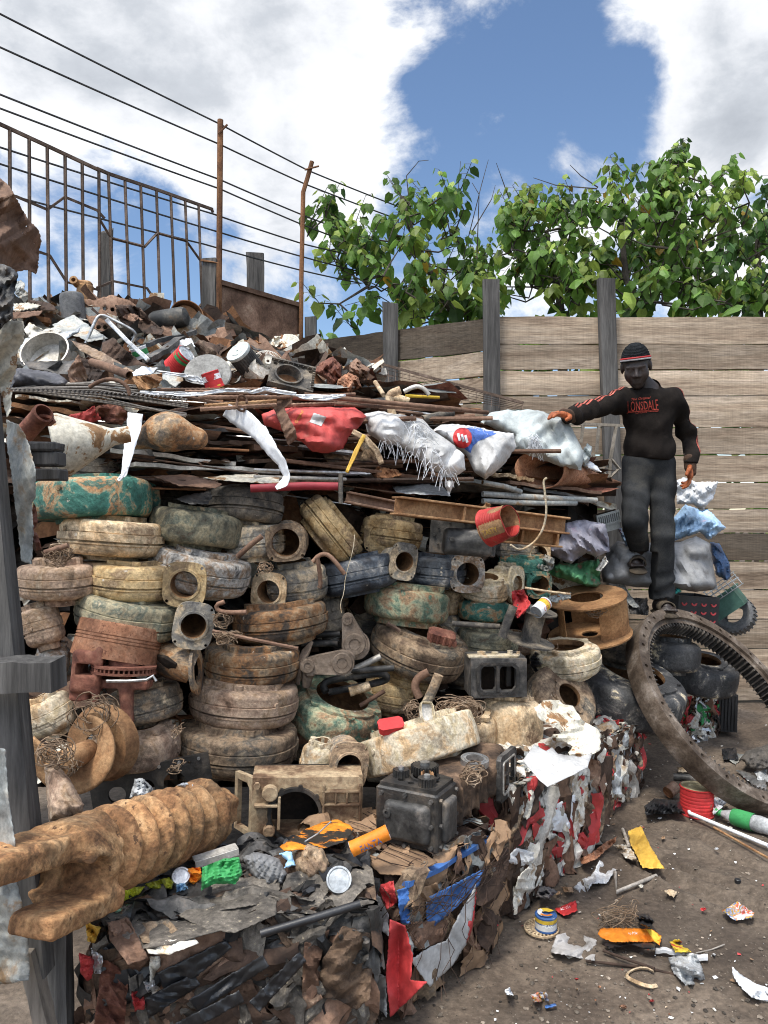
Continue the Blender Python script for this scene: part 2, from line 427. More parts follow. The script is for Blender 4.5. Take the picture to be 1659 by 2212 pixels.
# ------------------------------------------------------------------ the palette
TAN,DUST,BRN,DBR=(.51,.345,.19),(.66,.51,.33),(.21,.115,.058),(.075,.043,.026)
ORG,GRY,BLK,TEAL,CREAM=(.36,.165,.055),(.19,.18,.165),(.028,.027,.028),(.035,.17,.135),(.58,.50,.37)
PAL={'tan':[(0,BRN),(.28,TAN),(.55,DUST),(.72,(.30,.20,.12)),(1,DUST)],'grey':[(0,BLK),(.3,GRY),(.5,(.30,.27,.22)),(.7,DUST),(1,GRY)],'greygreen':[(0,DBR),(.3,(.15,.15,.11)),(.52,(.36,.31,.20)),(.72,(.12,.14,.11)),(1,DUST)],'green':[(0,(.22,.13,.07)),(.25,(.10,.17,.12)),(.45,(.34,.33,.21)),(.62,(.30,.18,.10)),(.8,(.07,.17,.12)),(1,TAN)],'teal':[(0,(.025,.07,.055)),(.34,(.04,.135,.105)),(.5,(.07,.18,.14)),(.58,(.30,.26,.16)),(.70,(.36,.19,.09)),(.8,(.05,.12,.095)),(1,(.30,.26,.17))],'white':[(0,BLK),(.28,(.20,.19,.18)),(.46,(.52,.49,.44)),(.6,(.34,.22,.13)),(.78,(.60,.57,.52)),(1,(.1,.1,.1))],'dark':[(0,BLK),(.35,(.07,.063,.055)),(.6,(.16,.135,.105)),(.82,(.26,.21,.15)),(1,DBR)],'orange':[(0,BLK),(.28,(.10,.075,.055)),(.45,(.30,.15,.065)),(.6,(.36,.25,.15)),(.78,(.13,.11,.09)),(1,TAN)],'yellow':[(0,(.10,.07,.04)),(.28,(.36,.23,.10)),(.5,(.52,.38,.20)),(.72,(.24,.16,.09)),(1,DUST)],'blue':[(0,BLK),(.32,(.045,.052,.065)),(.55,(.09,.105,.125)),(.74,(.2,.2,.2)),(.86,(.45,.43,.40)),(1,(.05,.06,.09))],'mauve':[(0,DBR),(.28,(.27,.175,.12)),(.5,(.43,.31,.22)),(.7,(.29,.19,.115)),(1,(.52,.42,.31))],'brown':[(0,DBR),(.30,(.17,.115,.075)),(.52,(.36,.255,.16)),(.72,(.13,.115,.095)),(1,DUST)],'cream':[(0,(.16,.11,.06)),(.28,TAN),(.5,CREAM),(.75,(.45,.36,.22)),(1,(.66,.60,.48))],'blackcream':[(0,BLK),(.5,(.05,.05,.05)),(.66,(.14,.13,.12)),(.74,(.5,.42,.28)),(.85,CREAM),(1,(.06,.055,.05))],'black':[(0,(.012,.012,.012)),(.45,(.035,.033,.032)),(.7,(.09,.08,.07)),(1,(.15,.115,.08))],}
M={}
for k,c in PAL.items():
 M[k]=mat('cast_'+k,c,scale=7.5,rough=.8 if k not in('black','blackcream','blue')else .55,bump=.8,fine=70,contrast=.42,grime=.0 if k in('black','blackcream','dark','blue')else .55,speck=(24,.70,(.55,.49,.40)))
M['bore']=mat('rusty_bore',[(0,(.05,.025,.012)),(.5,(.17,.09,.04)),(1,(.25,.14,.065))],scale=12,bump=.6)
M['rust']=mat('rust',[(0,(.055,.028,.016)),(.35,(.15,.068,.032)),(.65,(.22,.105,.048)),(1,(.30,.17,.09))],scale=5,bump=.5)
M['rustorange']=mat('orange_rust',[(0,(.12,.058,.028)),(.4,(.27,.142,.066)),(.7,(.37,.22,.11)),(1,(.20,.105,.052))],scale=6,bump=.7,fine=70)
M['rustbrown']=mat('brown_rust',[(0,(.06,.032,.02)),(.4,(.15,.085,.055)),(.75,(.23,.14,.095)),(1,(.33,.23,.16))],scale=5,bump=.4)
M['rustdark']=mat('dark_rust',[(0,(.018,.012,.009)),(.45,(.055,.034,.024)),(.8,(.105,.065,.045)),(1,(.17,.12,.085))],scale=5,bump=.5)
M['terra']=mat('terracotta_rust',[(0,(.20,.085,.045)),(.5,(.33,.155,.085)),(.75,(.40,.21,.125)),(1,(.25,.11,.06))],scale=14,bump=.35,speck=(90,.60,(.15,.06,.035)))
M['redrust']=mat('red_rust',[(0,(.06,.02,.014)),(.5,(.17,.065,.042)),(1,(.27,.13,.085))],scale=14,bump=.6)
M['clay']=mat('caked_clay',[(0,(.10,.05,.025)),(.3,(.29,.145,.065)),(.6,(.40,.225,.105)),(.85,(.50,.31,.16)),(1,(.12,.07,.04))],scale=11,bump=1.0,fine=65,rough=.95,contrast=.5,grime=.55,speck=(42,.645,(.13,.07,.038)))
M['zinc']=mat('galvanised',[(0,(.24,.25,.26)),(.5,(.40,.42,.43)),(.8,(.52,.54,.55)),(1,(.3,.22,.14))],scale=9,rough=.5,metal=.35,bump=.2)
M['zincold']=mat('dull_zinc',[(0,(.13,.14,.14)),(.4,(.25,.26,.25)),(.65,(.36,.35,.31)),(.85,(.30,.19,.10)),(1,(.42,.36,.26))],scale=6,rough=.6,metal=.25,bump=.25)
M['steel']=mat('bare_steel',[(0,(.30,.29,.28)),(.6,(.50,.50,.49)),(1,(.26,.2,.15))],scale=14,rough=.38,metal=.8,bump=.15)
M['alu']=mat('old_aluminium',[(0,(.30,.28,.24)),(.5,(.48,.45,.40)),(1,(.58,.56,.52))],scale=10,rough=.5,metal=.3,bump=.2)
M['whitesheet']=mat('white_sheet',[(0,(.55,.55,.54)),(.4,(.72,.73,.74)),(.9,(.80,.82,.84)),(1,(.5,.44,.36))],scale=7,rough=.5,bump=.15,contrast=.12)
M['dirtywhite']=mat('dirty_white',[(0,(.30,.22,.13)),(.3,(.56,.52,.44)),(.6,(.68,.65,.58)),(.8,(.42,.3,.18)),(1,(.6,.58,.52))],scale=9,rough=.7,bump=.3)
M['creamrust']=mat('cream_paint_flaking',[(0,(.16,.08,.035)),(.33,(.30,.17,.08)),(.38,(.60,.55,.44)),(.8,(.68,.64,.54)),(.86,(.3,.16,.07)),(1,(.5,.4,.28))],scale=8,rough=.75,bump=.4)
M['black'].name='cast_black'
M['oily']=mat('oily_black',[(0,(.008,.008,.008)),(.5,(.022,.02,.018)),(.8,(.06,.05,.04)),(1,(.13,.09,.06))],scale=9,rough=.45,spec=.5,bump=.5)
M['blackplastic']=mat('black_plastic',[(0,(.008,.008,.009)),(1,(.026,.026,.028))],scale=6,rough=.4,spec=.5,bump=.2,contrast=.2)
M['wood']=mat('weathered_wood',[(0,(.10,.082,.066)),(.35,(.21,.175,.142)),(.65,(.31,.265,.215)),(1,(.41,.365,.31))],scale=3.2,grain=(1,1,.12),rough=.9,bump=.7,fine=40)
M['woodgrey']=mat('grey_timber',[(0,(.026,.024,.022)),(.4,(.066,.062,.058)),(.7,(.115,.108,.10)),(1,(.175,.165,.152))],scale=5.5,grain=(1.6,1.6,.12),rough=.9,bump=.8,fine=45,saw=.2)
M['plank']=mat('fence_plank',[(0,(.11,.075,.05)),(.28,(.25,.185,.13)),(.5,(.305,.235,.168)),(.75,(.365,.29,.218)),(1,(.17,.125,.088))],scale=3.4,grain=(.22,1,2.6),rough=.9,bump=.6,fine=30,tint=.85,objrand=False,contrast=.42,saw=.10,speck=(9,.72,(.07,.05,.035)))
M['dirt']=mat('bare_dirt',[(0,(.046,.034,.025)),(.35,(.095,.071,.052)),(.6,(.135,.104,.077)),(.85,(.175,.138,.106)),(1,(.115,.093,.073))],scale=1.5,rough=.95,bump=.9,fine=42,objrand=False,contrast=.45,grime=.45,speck=(130,.66,(.2,.17,.14)))
M['stones']=mat('stones',[(0,(.10,.08,.06)),(1,(.20,.165,.13))],scale=9,tint=.9,bump=.3)
M['bark']=mat('bark',[(0,(.035,.028,.022)),(.6,(.075,.062,.05)),(1,(.15,.135,.115))],scale=9,bump=.6)
for k,c in{'leaf':(.125,.23,.045),'leaf_light':(.28,.37,.075),'leaf_dark':(.065,.135,.035),'leaf_yellow':(.34,.22,.03)}.items():
 M[k]=mat(k,[(0,tuple(x*.75 for x in c)),(1,tuple(x*1.2 for x in c))],scale=9,rough=.5,spec=.35,bump=.15,tint=.45,transl=.48,objrand=False,contrast=.15)
def paint(name,c,dirt=(.16,.11,.07),rough=.55,amt=.8,metal=0.0):
 M[name]=mat(name,[(0,dirt),(1-amt,tuple(x*.8 for x in c)),(.6,c),(.95,tuple(min(1,x*1.15)for x in c)),(1,dirt)],scale=9,rough=rough,bump=.2,contrast=.15,metal=metal)
paint('red',(.50,.035,.035));paint('redfoil',(.45,.05,.05),amt=.95,rough=.5);paint('orange_paint',(.72,.22,.02));paint('blue_paint',(.05,.13,.34),(.42,.42,.40),amt=.72)
paint('green_paint',(.05,.28,.09));paint('yellow_paint',(.70,.47,.05));paint('teal_paint',(.04,.33,.31));paint('paleblue',(.30,.50,.68),(.4,.45,.5));paint('pink',(.62,.36,.40),(.45,.32,.32))
paint('bagwhite',(.60,.59,.57),(.36,.33,.28),rough=.6,amt=.72);paint('bagred',(.55,.085,.075),(.40,.12,.09),rough=.6,amt=.75);paint('baggrey',(.22,.22,.22),(.09,.085,.08),rough=.6,amt=.7)
paint('bagpurple',(.26,.25,.29),(.3,.18,.24),rough=.7,amt=.72);paint('baggreen',(.09,.25,.12),(.42,.11,.12),rough=.6,amt=.66);paint('bagpale',(.45,.485,.47),(.30,.32,.31),rough=.55,amt=.72);paint('bagblue',(.36,.52,.70),(.60,.38,.44),rough=.6,amt=.72)
paint('bagnavy',(.05,.10,.2),(.10,.10,.12),rough=.5);paint('plasticwhite',(.74,.75,.76),(.5,.47,.42),rough=.45,amt=.85);paint('greenplastic',(.05,.11,.085),(.03,.04,.04));paint('crategrey',(.35,.37,.36),(.2,.2,.2))
paint('paper',(.74,.74,.73),(.5,.46,.4),rough=.8,amt=.85);paint('tarp',(.42,.40,.38),(.2,.18,.16),rough=.6,amt=.7);paint('mustard',(.60,.36,.06),(.35,.2,.05),rough=.6);paint('cardbrown',(.27,.17,.10),(.18,.11,.06),rough=.9)
M['redrib']=M['red'];M['foil']=mat('foil',[(0,(.4,.4,.4)),(1,(.75,.75,.76))],scale=14,rough=.3,metal=.7,bump=.3)
M['wire']=mat('rusty_wire',[(0,(.10,.06,.035)),(.6,(.22,.15,.095)),(1,(.32,.25,.18))],scale=20,rough=.7,bump=.1)
M['cable']=mat('black_cable',[(0,(.03,.03,.03)),(1,(.06,.06,.06))],scale=5,rough=.6,bump=0)
M['skin']=mat('skin',[(0,(.018,.012,.010)),(.6,(.032,.022,.018)),(1,(.052,.038,.032))],scale=14,rough=.5,spec=.45,bump=.12,fine=150)
M['shirt']=mat('sweatshirt_cloth',[(0,(.009,.007,.006)),(.6,(.0165,.013,.011)),(1,(.032,.026,.022))],scale=7,rough=.95,spec=.1,bump=.25,fine=200)
M['trouser']=mat('trouser_cloth',[(0,(.014,.015,.0155)),(.55,(.030,.031,.032)),(1,(.06,.057,.05))],scale=4,rough=.92,spec=.12,bump=.2,fine=160)
M['cap']=mat('knit_cap',[(0,(.006,.007,.008)),(1,(.02,.022,.024))],scale=60,rough=.95,spec=.1,bump=.9,fine=140)
M['gloveorange']=mat('glove_rubber',[(0,(.16,.045,.015)),(.5,(.32,.085,.026)),(1,(.42,.15,.065))],scale=22,rough=.6,bump=.3)
M['glovebrown']=mat('glove_knit',[(0,(.03,.018,.012)),(1,(.09,.05,.03))],scale=25,rough=.95,bump=.5)
M['stripe']=mat('sleeve_stripe',[(0,(.16,.035,.025)),(.5,(.36,.085,.06)),(1,(.46,.17,.13))],scale=30,rough=.9,bump=.3)
M['printred']=mat('print_red',[(0,(.10,.018,.012)),(.35,(.27,.035,.022)),(1,(.36,.055,.035))],scale=40,rough=.9,bump=.1)
M['sandal']=mat('sandal',[(0,(.035,.026,.018)),(1,(.11,.085,.058))],scale=16,rough=.9,bump=.4)
M['toe']=mat('toe_nail',[(0,(.06,.05,.045)),(1,(.13,.11,.10))],scale=20,rough=.5,bump=0)
M['clear']=mat('clear_plastic',[(0,(.30,.31,.31)),(1,(.55,.56,.56))],scale=20,rough=.25,spec=.6,bump=.2)
M['darkblue']=mat('bluish_dark_metal',[(0,(.02,.02,.024)),(.5,(.075,.075,.085)),(.8,(.15,.14,.14)),(1,(.16,.09,.05))],scale=8,rough=.6,bump=.3)
M['worn']=mat('worn_black_tank',[(0,(.015,.015,.015)),(.5,(.04,.04,.038)),(.85,(.10,.09,.075)),(1,(.14,.10,.07))],scale=8,rough=.55,bump=.2)
M['worngrey']=mat('worn_grey_tank',[(0,(.06,.06,.06)),(.5,(.13,.13,.13)),(1,(.2,.19,.18))],scale=8,rough=.6,bump=.2)
M['zincpale']=mat('pale_zinc',[(0,(.34,.37,.35)),(1,(.52,.55,.52))],scale=8,rough=.5,metal=.2,bump=.1)
M['meshsteel']=mat('mesh_steel',[(0,(.10,.085,.07)),(1,(.22,.20,.18))],scale=12,bump=.1)
paint('redlabel',(.36,.03,.025),amt=.97)
M['dustwood']=mat('dry_stick',[(0,(.22,.19,.16)),(1,(.42,.38,.33))],scale=12,bump=.3);M['brass']=mat('tarnished_gold',[(0,(.26,.21,.11)),(1,(.52,.45,.28))],scale=14,rough=.5,metal=.5,bump=.1)
M['carton']=M['orange_paint'];M['tarp2']=mat('grey_paper',[(0,(.42,.42,.42)),(1,(.58,.58,.58))],scale=20,bump=.2);M['cardtan']=mat('tan_card',[(0,(.34,.25,.15)),(1,(.5,.4,.28))],scale=14,bump=.2)
M['redyellow']=mat('red_yellow_print',[(0,(.5,.04,.03)),(.5,(.55,.06,.04)),(.55,(.7,.5,.05)),(1,(.75,.55,.06))],scale=9,rough=.5,bump=.1,contrast=.1);M['printed']=mat('mixed_print',[(0,(.7,.7,.7)),(.35,(.72,.7,.68)),(.42,(.55,.06,.07)),(.55,(.6,.45,.05)),(.62,(.06,.12,.35)),(.75,(.7,.7,.7)),(1,(.05,.05,.05))],scale=14,rough=.5,bump=.1,contrast=.1)
M['dirtgrey']=mat('dusty_rubber',[(0,(.04,.037,.034)),(1,(.12,.105,.09))],scale=9,bump=.4);M['blueprint']=mat('blue_print',[(0,(.05,.11,.36)),(1,(.09,.17,.45))],scale=20,bump=.1)
M['lidgrey']=mat('smudged_grey_lid',[(0,(.12,.115,.105)),(.4,(.27,.26,.24)),(.7,(.40,.39,.36)),(1,(.30,.27,.23))],scale=6,rough=.7,bump=.2)
M['rustimp']=mat('impeller_rust',[(0,(.10,.045,.02)),(.4,(.23,.115,.048)),(.7,(.33,.18,.08)),(1,(.16,.08,.04))],scale=6,bump=.5,fine=70)
M['dustytop']=mat('dust_covered',[(0,(.05,.043,.036)),(.5,(.12,.105,.088)),(.8,(.19,.165,.135)),(1,(.07,.06,.052))],scale=9,bump=.9,fine=60,contrast=.5,speck=(60,.64,(.33,.28,.2)))
paint('jackred',(.28,.03,.04),amt=.75)
# ------------------------------------------------------------------ ground
def axis_pts(lo,hi,step,far):
 a=list(np.arange(lo,hi,step));s=step;L,H=lo,hi
 left,right=[],[]
 while H<far:right.append(H);s*=1.5;H+=s
 s=step
 while L>-far:s*=1.5;L-=s;left.append(L)
 return np.array(left[::-1]+a+right+[H])
gx,gy=axis_pts(-1.2,4.6,.022,160),axis_pts(2.0,7.4,.022,160)
def ground_z(X,Y):
 X=np.asarray(X,float);Y=np.asarray(Y,float);Z0=0*X
 z=.016*sn((X,Y,Z0),2.3,3,3)+.008*sn((X,Y,Z0),9,4,3)+.0045*np.abs(sn((X,Y,Z0),31,5,3))
 z=z+.006*np.maximum(0,sn((X,Y,Z0),17,6,2))
 for(a,b,w,dep)in(((1.0,3.75),(1.62,2.85),.035,.026),((1.12,3.72),(1.8,2.95),.03,.02),((.8,2.9),(1.5,2.5),.05,.014),((1.5,3.9),(1.75,3.3),.03,.02)):
  ax_,ay=b[0]-a[0],b[1]-a[1];L=math.hypot(ax_,ay)
  t=np.clip(((X-a[0])*ax_+(Y-a[1])*ay)/L**2,0,1)
  dd=np.hypot(X-a[0]-t*ax_-.03*np.sin(9*t),Y-a[1]-t*ay)
  z=z-dep*np.exp(-(dd/w)**2)+dep*.6*np.exp(-((dd-2*w)/w)**2)
 fall=np.clip((12-np.hypot(X-1.5,Y-4))/6,0,1)
 return z*fall
GX,GY=np.meshgrid(gx,gy,indexing='ij')
GZ=ground_z(GX,GY)
ni,nj=GX.shape
g=MB()
g.v=list(zip(GX.ravel().tolist(),GY.ravel().tolist(),GZ.ravel().tolist()));g.t=[.5]*len(g.v)
g.f=[(i*nj+j,(i+1)*nj+j,(i+1)*nj+j+1,i*nj+j+1)for i in range(ni-1)for j in range(nj-1)]
g.m=[0]*len(g.f)
tag(g.obj('ground',M['dirt'],smooth=180),kind='structure')
def gpt(u,v):
 """where the sight line through (u, v) meets the dirt"""
 d=EYE*F/(v-CV)
 for _ in range(4):
  p=P(u,v,d);d=(EYE-float(ground_z(p.x,p.y)))*F/(v-CV)
 return P(u,v,d)
# grit and stones trodden into the dirt: nobody could count them
g=MB()
def pebble(mb,c,r,tint,mi=0):
 vs=[]
 for(x,y,z)in((1,0,0),(-1,0,0),(0,1,0),(0,-1,0),(0,0,1),(.7,.7,.3),(-.7,.7,.4),(.7,-.7,.35),(-.7,-.7,.3)):
  k=r*rng.uniform(.7,1.2);vs.append((c[0]+x*k,c[1]+y*k,c[2]+z*k*.8))
 fs=[(0,5,4),(5,2,4),(2,6,4),(6,1,4),(1,8,4),(8,3,4),(3,7,4),(7,0,4),(0,7,3,8,1,6,2,5)]
 mb.add(vs,fs,mi,tint)
for i in range(3400):
 d=2.35+4.2*rng.random()**1.6;u=rng.uniform(700,1680)
 x=(u-CU)/F*d
 r=.0022+.008*rng.random()**5
 pebble(g,(x,d,float(ground_z(x,d))+r*.2),r,rng.choice([.1,.3,.4,.5,.6,.95]))
for i in range(420):
 d=2.35+4.0*rng.random()**1.3;u=rng.uniform(820,1680)
 x=(u-CU)/F*d;a=rng.uniform(0,6.28);r=.003+.010*rng.random()**3
 z=float(ground_z(x,d))+.004
 pts=[(x+r*rng.uniform(.5,1.2)*math.cos(a+k*1.4),d+r*rng.uniform(.5,1.2)*math.sin(a+k*1.4),z+rng.uniform(0,.006))for k in range(4)]
 g.add(pts,[(0,1,2,3)],rng.choice([1,1,1,2,3,3,4]),.5)
tag(g.obj('gravel',[M['stones'],M['paper'],M['cardbrown'],M['dirtywhite'],M['redfoil']],smooth=0),kind='stuff',label='grit and crumbs of litter trodden into the brown dirt')
# ------------------------------------------------------------------ plank fence behind the man
def plank(mb,a,b,z0,z1,th,tint,nrm,off=0.0,seg=7,j=.005):
 a,b=Vector(a),Vector(b);vs,fs=[],[]
 for i in range(seg+1):
  p=a.lerp(b,i/seg)
  for(zz,oo)in((z0,0),(z1,0),(z1,th),(z0,th)):
   vs.append((p.x+nrm.x*(oo+off),p.y+nrm.y*(oo+off),zz+rng.uniform(-j,j)))
 for i in range(seg):
  for k in range(4):fs.append((i*4+k,i*4+(k+1)%4,i*4+4+(k+1)%4,i*4+4+k))
 fs+=[(3,2,1,0),tuple(seg*4+k for k in range(4))]
 mb.add(vs,fs,0,tint)
FD=6.4
seams=[683,743,798,854,923,982,1041,1099,1151,1211,1273,1337,1400,1456,1513]
zs=[EYE-(v-CV)/F*FD for v in seams]+[-.05]
fence=root('plank_fence',(P(1078,1520,FD).x,FD,0),'tall fence of wide weathered grey planks behind the man','fence')
FM=fence.matrix_world.inverted()
bays=[(P(1072,0,FD).x,P(1312,0,FD).x,[.62,.50,.62,.60,.5,.45,.5,.5,.45,.5,.5,.5,.5,.45,.2]),(P(1312,0,FD).x,3.35,[.60,.34,.66,.74,.50,.62,.56,.58,.26,.52,.60,.44,.56,.40,.2]),(3.35,6.2,[.6,.4,.6,.5,.5,.6,.5,.5,.3,.5,.6,.4,.5,.4,.2])]
fb=MB();fb.M=FM
for bi,(x0,x1,ts)in enumerate(bays):
 for i in range(len(zs)-1):
  gap=rng.choice([.005,.007,.009,.009,.012])
  if i==len(zs)-2:gap=.07
  plank(fb,(x0+.004,FD,0),(x1-.004,FD,0),zs[i+1]+.003,zs[i]-gap+.004*rng.uniform(-1,1),.03,ts[i]+rng.uniform(-.14,.10),Vector((0,1)),rng.uniform(0,.008),j=.0045)
fb.obj('board_panel',M['plank'],fence,smooth=0)
def timber(mb,top,bot,w,t,n=6,j=.004,tip=.012):
 top,bot=Vector(top),Vector(bot);vs,fs=[],[]
 for i in range(n+1):
  p=top.lerp(bot,i/n)
  for sx,sy in((-1,-1),(1,-1),(1,1),(-1,1)):
   vs.append((p.x+sx*w/2+rng.uniform(-j,j),p.y+sy*t/2,p.z+(rng.uniform(-tip,tip)if i==0 else 0)))
 for i in range(n):
  for k in range(4):fs.append((i*4+k,i*4+4+k,i*4+4+(k+1)%4,i*4+(k+1)%4))
 fs+=[(0,1,2,3),tuple(n*4+k for k in(3,2,1,0))]
 mb.add(vs,fs)
for(u0,v0,u1)in((1060,606,1064),(1309,604,1322)):
 a,b=P(u0,v0,FD-.06),P(u1,1000,FD-.06)
 b=a+(b-a)*((a.z+.1)/(a.z-b.z))
 t=MB();t.M=FM;timber(t,a,b,34*FD/F,.07)
 t.obj('fence_post',M['woodgrey'],fence,smooth=0)
# the run that turns back towards the rusty panel
LF=root('plank_fence_return',(P(870,1400,6.8).x,6.8,0),'receding run of fence with a dark brown top plank, behind the scrap heap','fence')
LM=LF.matrix_world.inverted()
A_,B_=P(1060,0,6.42),P(662,0,7.35)
fb=MB();fb.M=LM
tl=[.06,.56,.52,.5,.45,.4,.45,.5,.4,.4,.5,.4,.4,.4,.3]
Am,Ad=P(860,0,0),(B_-A_)
nrm=Vector((-Ad.y,Ad.x,0)).normalized();nrm=nrm if nrm.y>0 else-nrm
for i in range(len(zs)-1):
 dz=-.05 if i>0 else 0
 for(k0,k1)in((0.0,.52),(.525,1.0)):
  p0,p1=A_+Ad*k0,A_+Ad*k1
  plank(fb,(p0.x,p0.y,0),(p1.x,p1.y,0),zs[i+1]-.05+.006,zs[i]+dz-rng.choice([.006,.009]),.03,tl[i]+rng.uniform(-.05,.05),Vector((nrm.x,nrm.y)),rng.uniform(0,.006))
fb.obj('board_panel',M['plank'],LF,smooth=0)
for(u0,v0,dd,w)in((843,656,6.85,33),(671,685,7.2,25)):
 t=MB();t.M=LM;a=P(u0,v0,dd);timber(t,a,(a.x+.02,a.y,-.1),w*dd/F,.07)
 t.obj('fence_post',M['woodgrey'],LF,smooth=0)
# ------------------------------------------------------------------ side wall: grille, rusty panel, posts, wires
def sd(u):
 k=(u-CU)/F;t=(6.7*k+1.43)/(.63-.7*k);return 6.7+.7*t
def S(u,v,off=0.0):return P(u,v,sd(u)-off)
def zpt(x,y):return(x*.5,219.4+y*.5)
gr=root('steel_grille',S(230,690),'rusty window grille of thin bars standing on the heap at upper left','grille')
GM=gr.matrix_world.inverted()
def bars(name,items,r,mt):
 m=MB();m.M=GM
 for pts in items:
  q=[S(*zpt(*p))for p in pts]
  m.tube(q,r,4)
 return m.obj(name,mt,gr,smooth=0)
M['grille']=mat('grille_steel',[(0,(.05,.035,.025)),(.5,(.11,.075,.055)),(1,(.19,.14,.11))],scale=9,bump=.2)
bars('bar',[[(42,118),(44,900)],[(126,158),(130,1000)],[(204,194),(212,1000)],[(281,230),(288,1000)],[(355,262),(361,980)],[(427,290),(432,980)]],.0135,M['grille'])
bars('bar',[[(468,312),(495,1050)],[(540,345),(565,1060)],[(608,365),(632,1060)],[(676,385),(697,1060)],[(738,407),(762,1060)],[(800,430),(826,1080)],[(858,450),(880,1090)]],.0135,M['grille'])
bars('top_rail',[[(-60,70),(205,192),(425,295)],[(415,288),(470,312),(690,385),(918,466)],[(914,462),(920,480)]],.016,M['grille'])
bars('diamond_rail',[[(-40,385),(70,410),(205,467),(280,412),(420,470),(452,505)],[(90,630),(170,650),(215,665),(288,780),(430,815)],[(425,500),(480,590),(625,627),(680,568),(805,602),(868,690)],[(418,805),(490,776),(635,806),(695,895)],[(820,935),(880,865),(935,878)]],.0125,M['grille'])
pn=MB()
q=[P(474,612,sd(474)),P(649,662,sd(649)),P(650,800,sd(650)),P(474,800,sd(474))]
nx,nz_=14,8;vs=[]
for i in range(nx+1):
 for j in range(nz_+1):
  t=q[0].lerp(q[1],i/nx);b=q[3].lerp(q[2],i/nx);p=t.lerp(b,j/nz_)
  dd=.012*math.sin(i*1.1+j*.4)+.006*rng.uniform(-1,1)
  vs.append((p.x-dd,p.y-dd,p.z))
pn.add(vs,[(i*(nz_+1)+j,i*(nz_+1)+j+1,(i+1)*(nz_+1)+j+1,(i+1)*(nz_+1)+j)for i in range(nx)for j in range(nz_)])
pn.tube([q[0]+Vector((0,-.01,.01)),q[1]+Vector((0,-.01,.01))],.028,4)
o=tag(pn.obj('rusty_sheet',M['rustbrown']),'flat brown rusty sheet panel between two tall thin posts','panel')
sm=o.modifiers.new('thick','SOLIDIFY');sm.thickness=.006
for nm,pts,r,lab in(('tall_post',[(476,259),(474,500),(471,820)],.026,'tall straight rusty post with a wire arm, beside the grille'),('bent_post',[(674,349),(664,385),(655,415),(651,600),(649,820)],.022,'rusty post with a bent top, right of the rusty panel')):
 m=MB();dd=sd(pts[-1][0])-.03
 m.tube([P(u,v,dd)for u,v in pts],r,8)
 u,v=pts[0]
 m.tube([P(u+(-4 if nm=='tall_post' else-16),v+30-(12 if nm!='tall_post' else 0),dd-.03),P(u+15,v+10,dd-.02)],.009,5)
 tag(m.obj(nm,M['rust']),lab,'post')
wires=[((-30,12),(0,30),(475,268),(665,368),(860,446)),((-30,88),(0,102),(475,312),(660,398),(850,470)),((-30,190),(0,204),(475,388),(655,465),(830,530)),((-30,222),(0,234),(475,408),(655,486),(830,552)),((-30,306),(0,318),(460,462),(655,527),(800,560)),((-30,342),(0,354),(475,502),(655,555),(790,590)),((-30,428),(30,424),(440,527),(655,585),(780,612))]
wl_=['topmost wire, tied to the arms of both tall posts','second wire from the top crossing the posts','third wire down, passing in front of the clouds','fourth wire down, just above the grille top at left','wire running behind the upper half of the grille','sixth wire down, running behind the grille and past the posts','lowest wire, running behind the grille to the leaves']
for pts,lab in zip(wires,wl_):
 m=MB();pp=[S(u,v)for u,v in pts];fine=[]
 for a,b in zip(pp,pp[1:]):
  for k in range(6):
   t=k/6;fine.append(a.lerp(b,t)-Vector((0,0,.05*(b-a).length*t*(1-t)*.25)))
 m.tube(fine+[pp[-1]],.0075,5)
 tag(m.obj('fence_wire',M['cable']),lab,'wire','wires strung along the side wall')
for(u0,v0,u1,v1,w,off,lab)in((453,560,450,740,29,.1,'grey board in a rusty frame right of the grille'),(551,541,553,760,37,-.25,'split grey stake standing behind the rusty panel'),(230,500,222,720,25,-.2,'pointed grey stake behind the grille')):
 m=MB();dd=sd(u0)-off;timber(m,P(u0,v0,dd),P(u1,v1,dd),w*dd/F,.05,6,.005,.05 if u0>500 or u0<300 else .01)
 if u0==453:
  m.mi=1;m.tube([P(434,562,dd-.03),P(470,568,dd-.03),P(470,740,dd-.03)],.012,4)
 tag(m.obj('wooden_stake',[M['woodgrey'],M['rust']],smooth=0),lab,'stake')
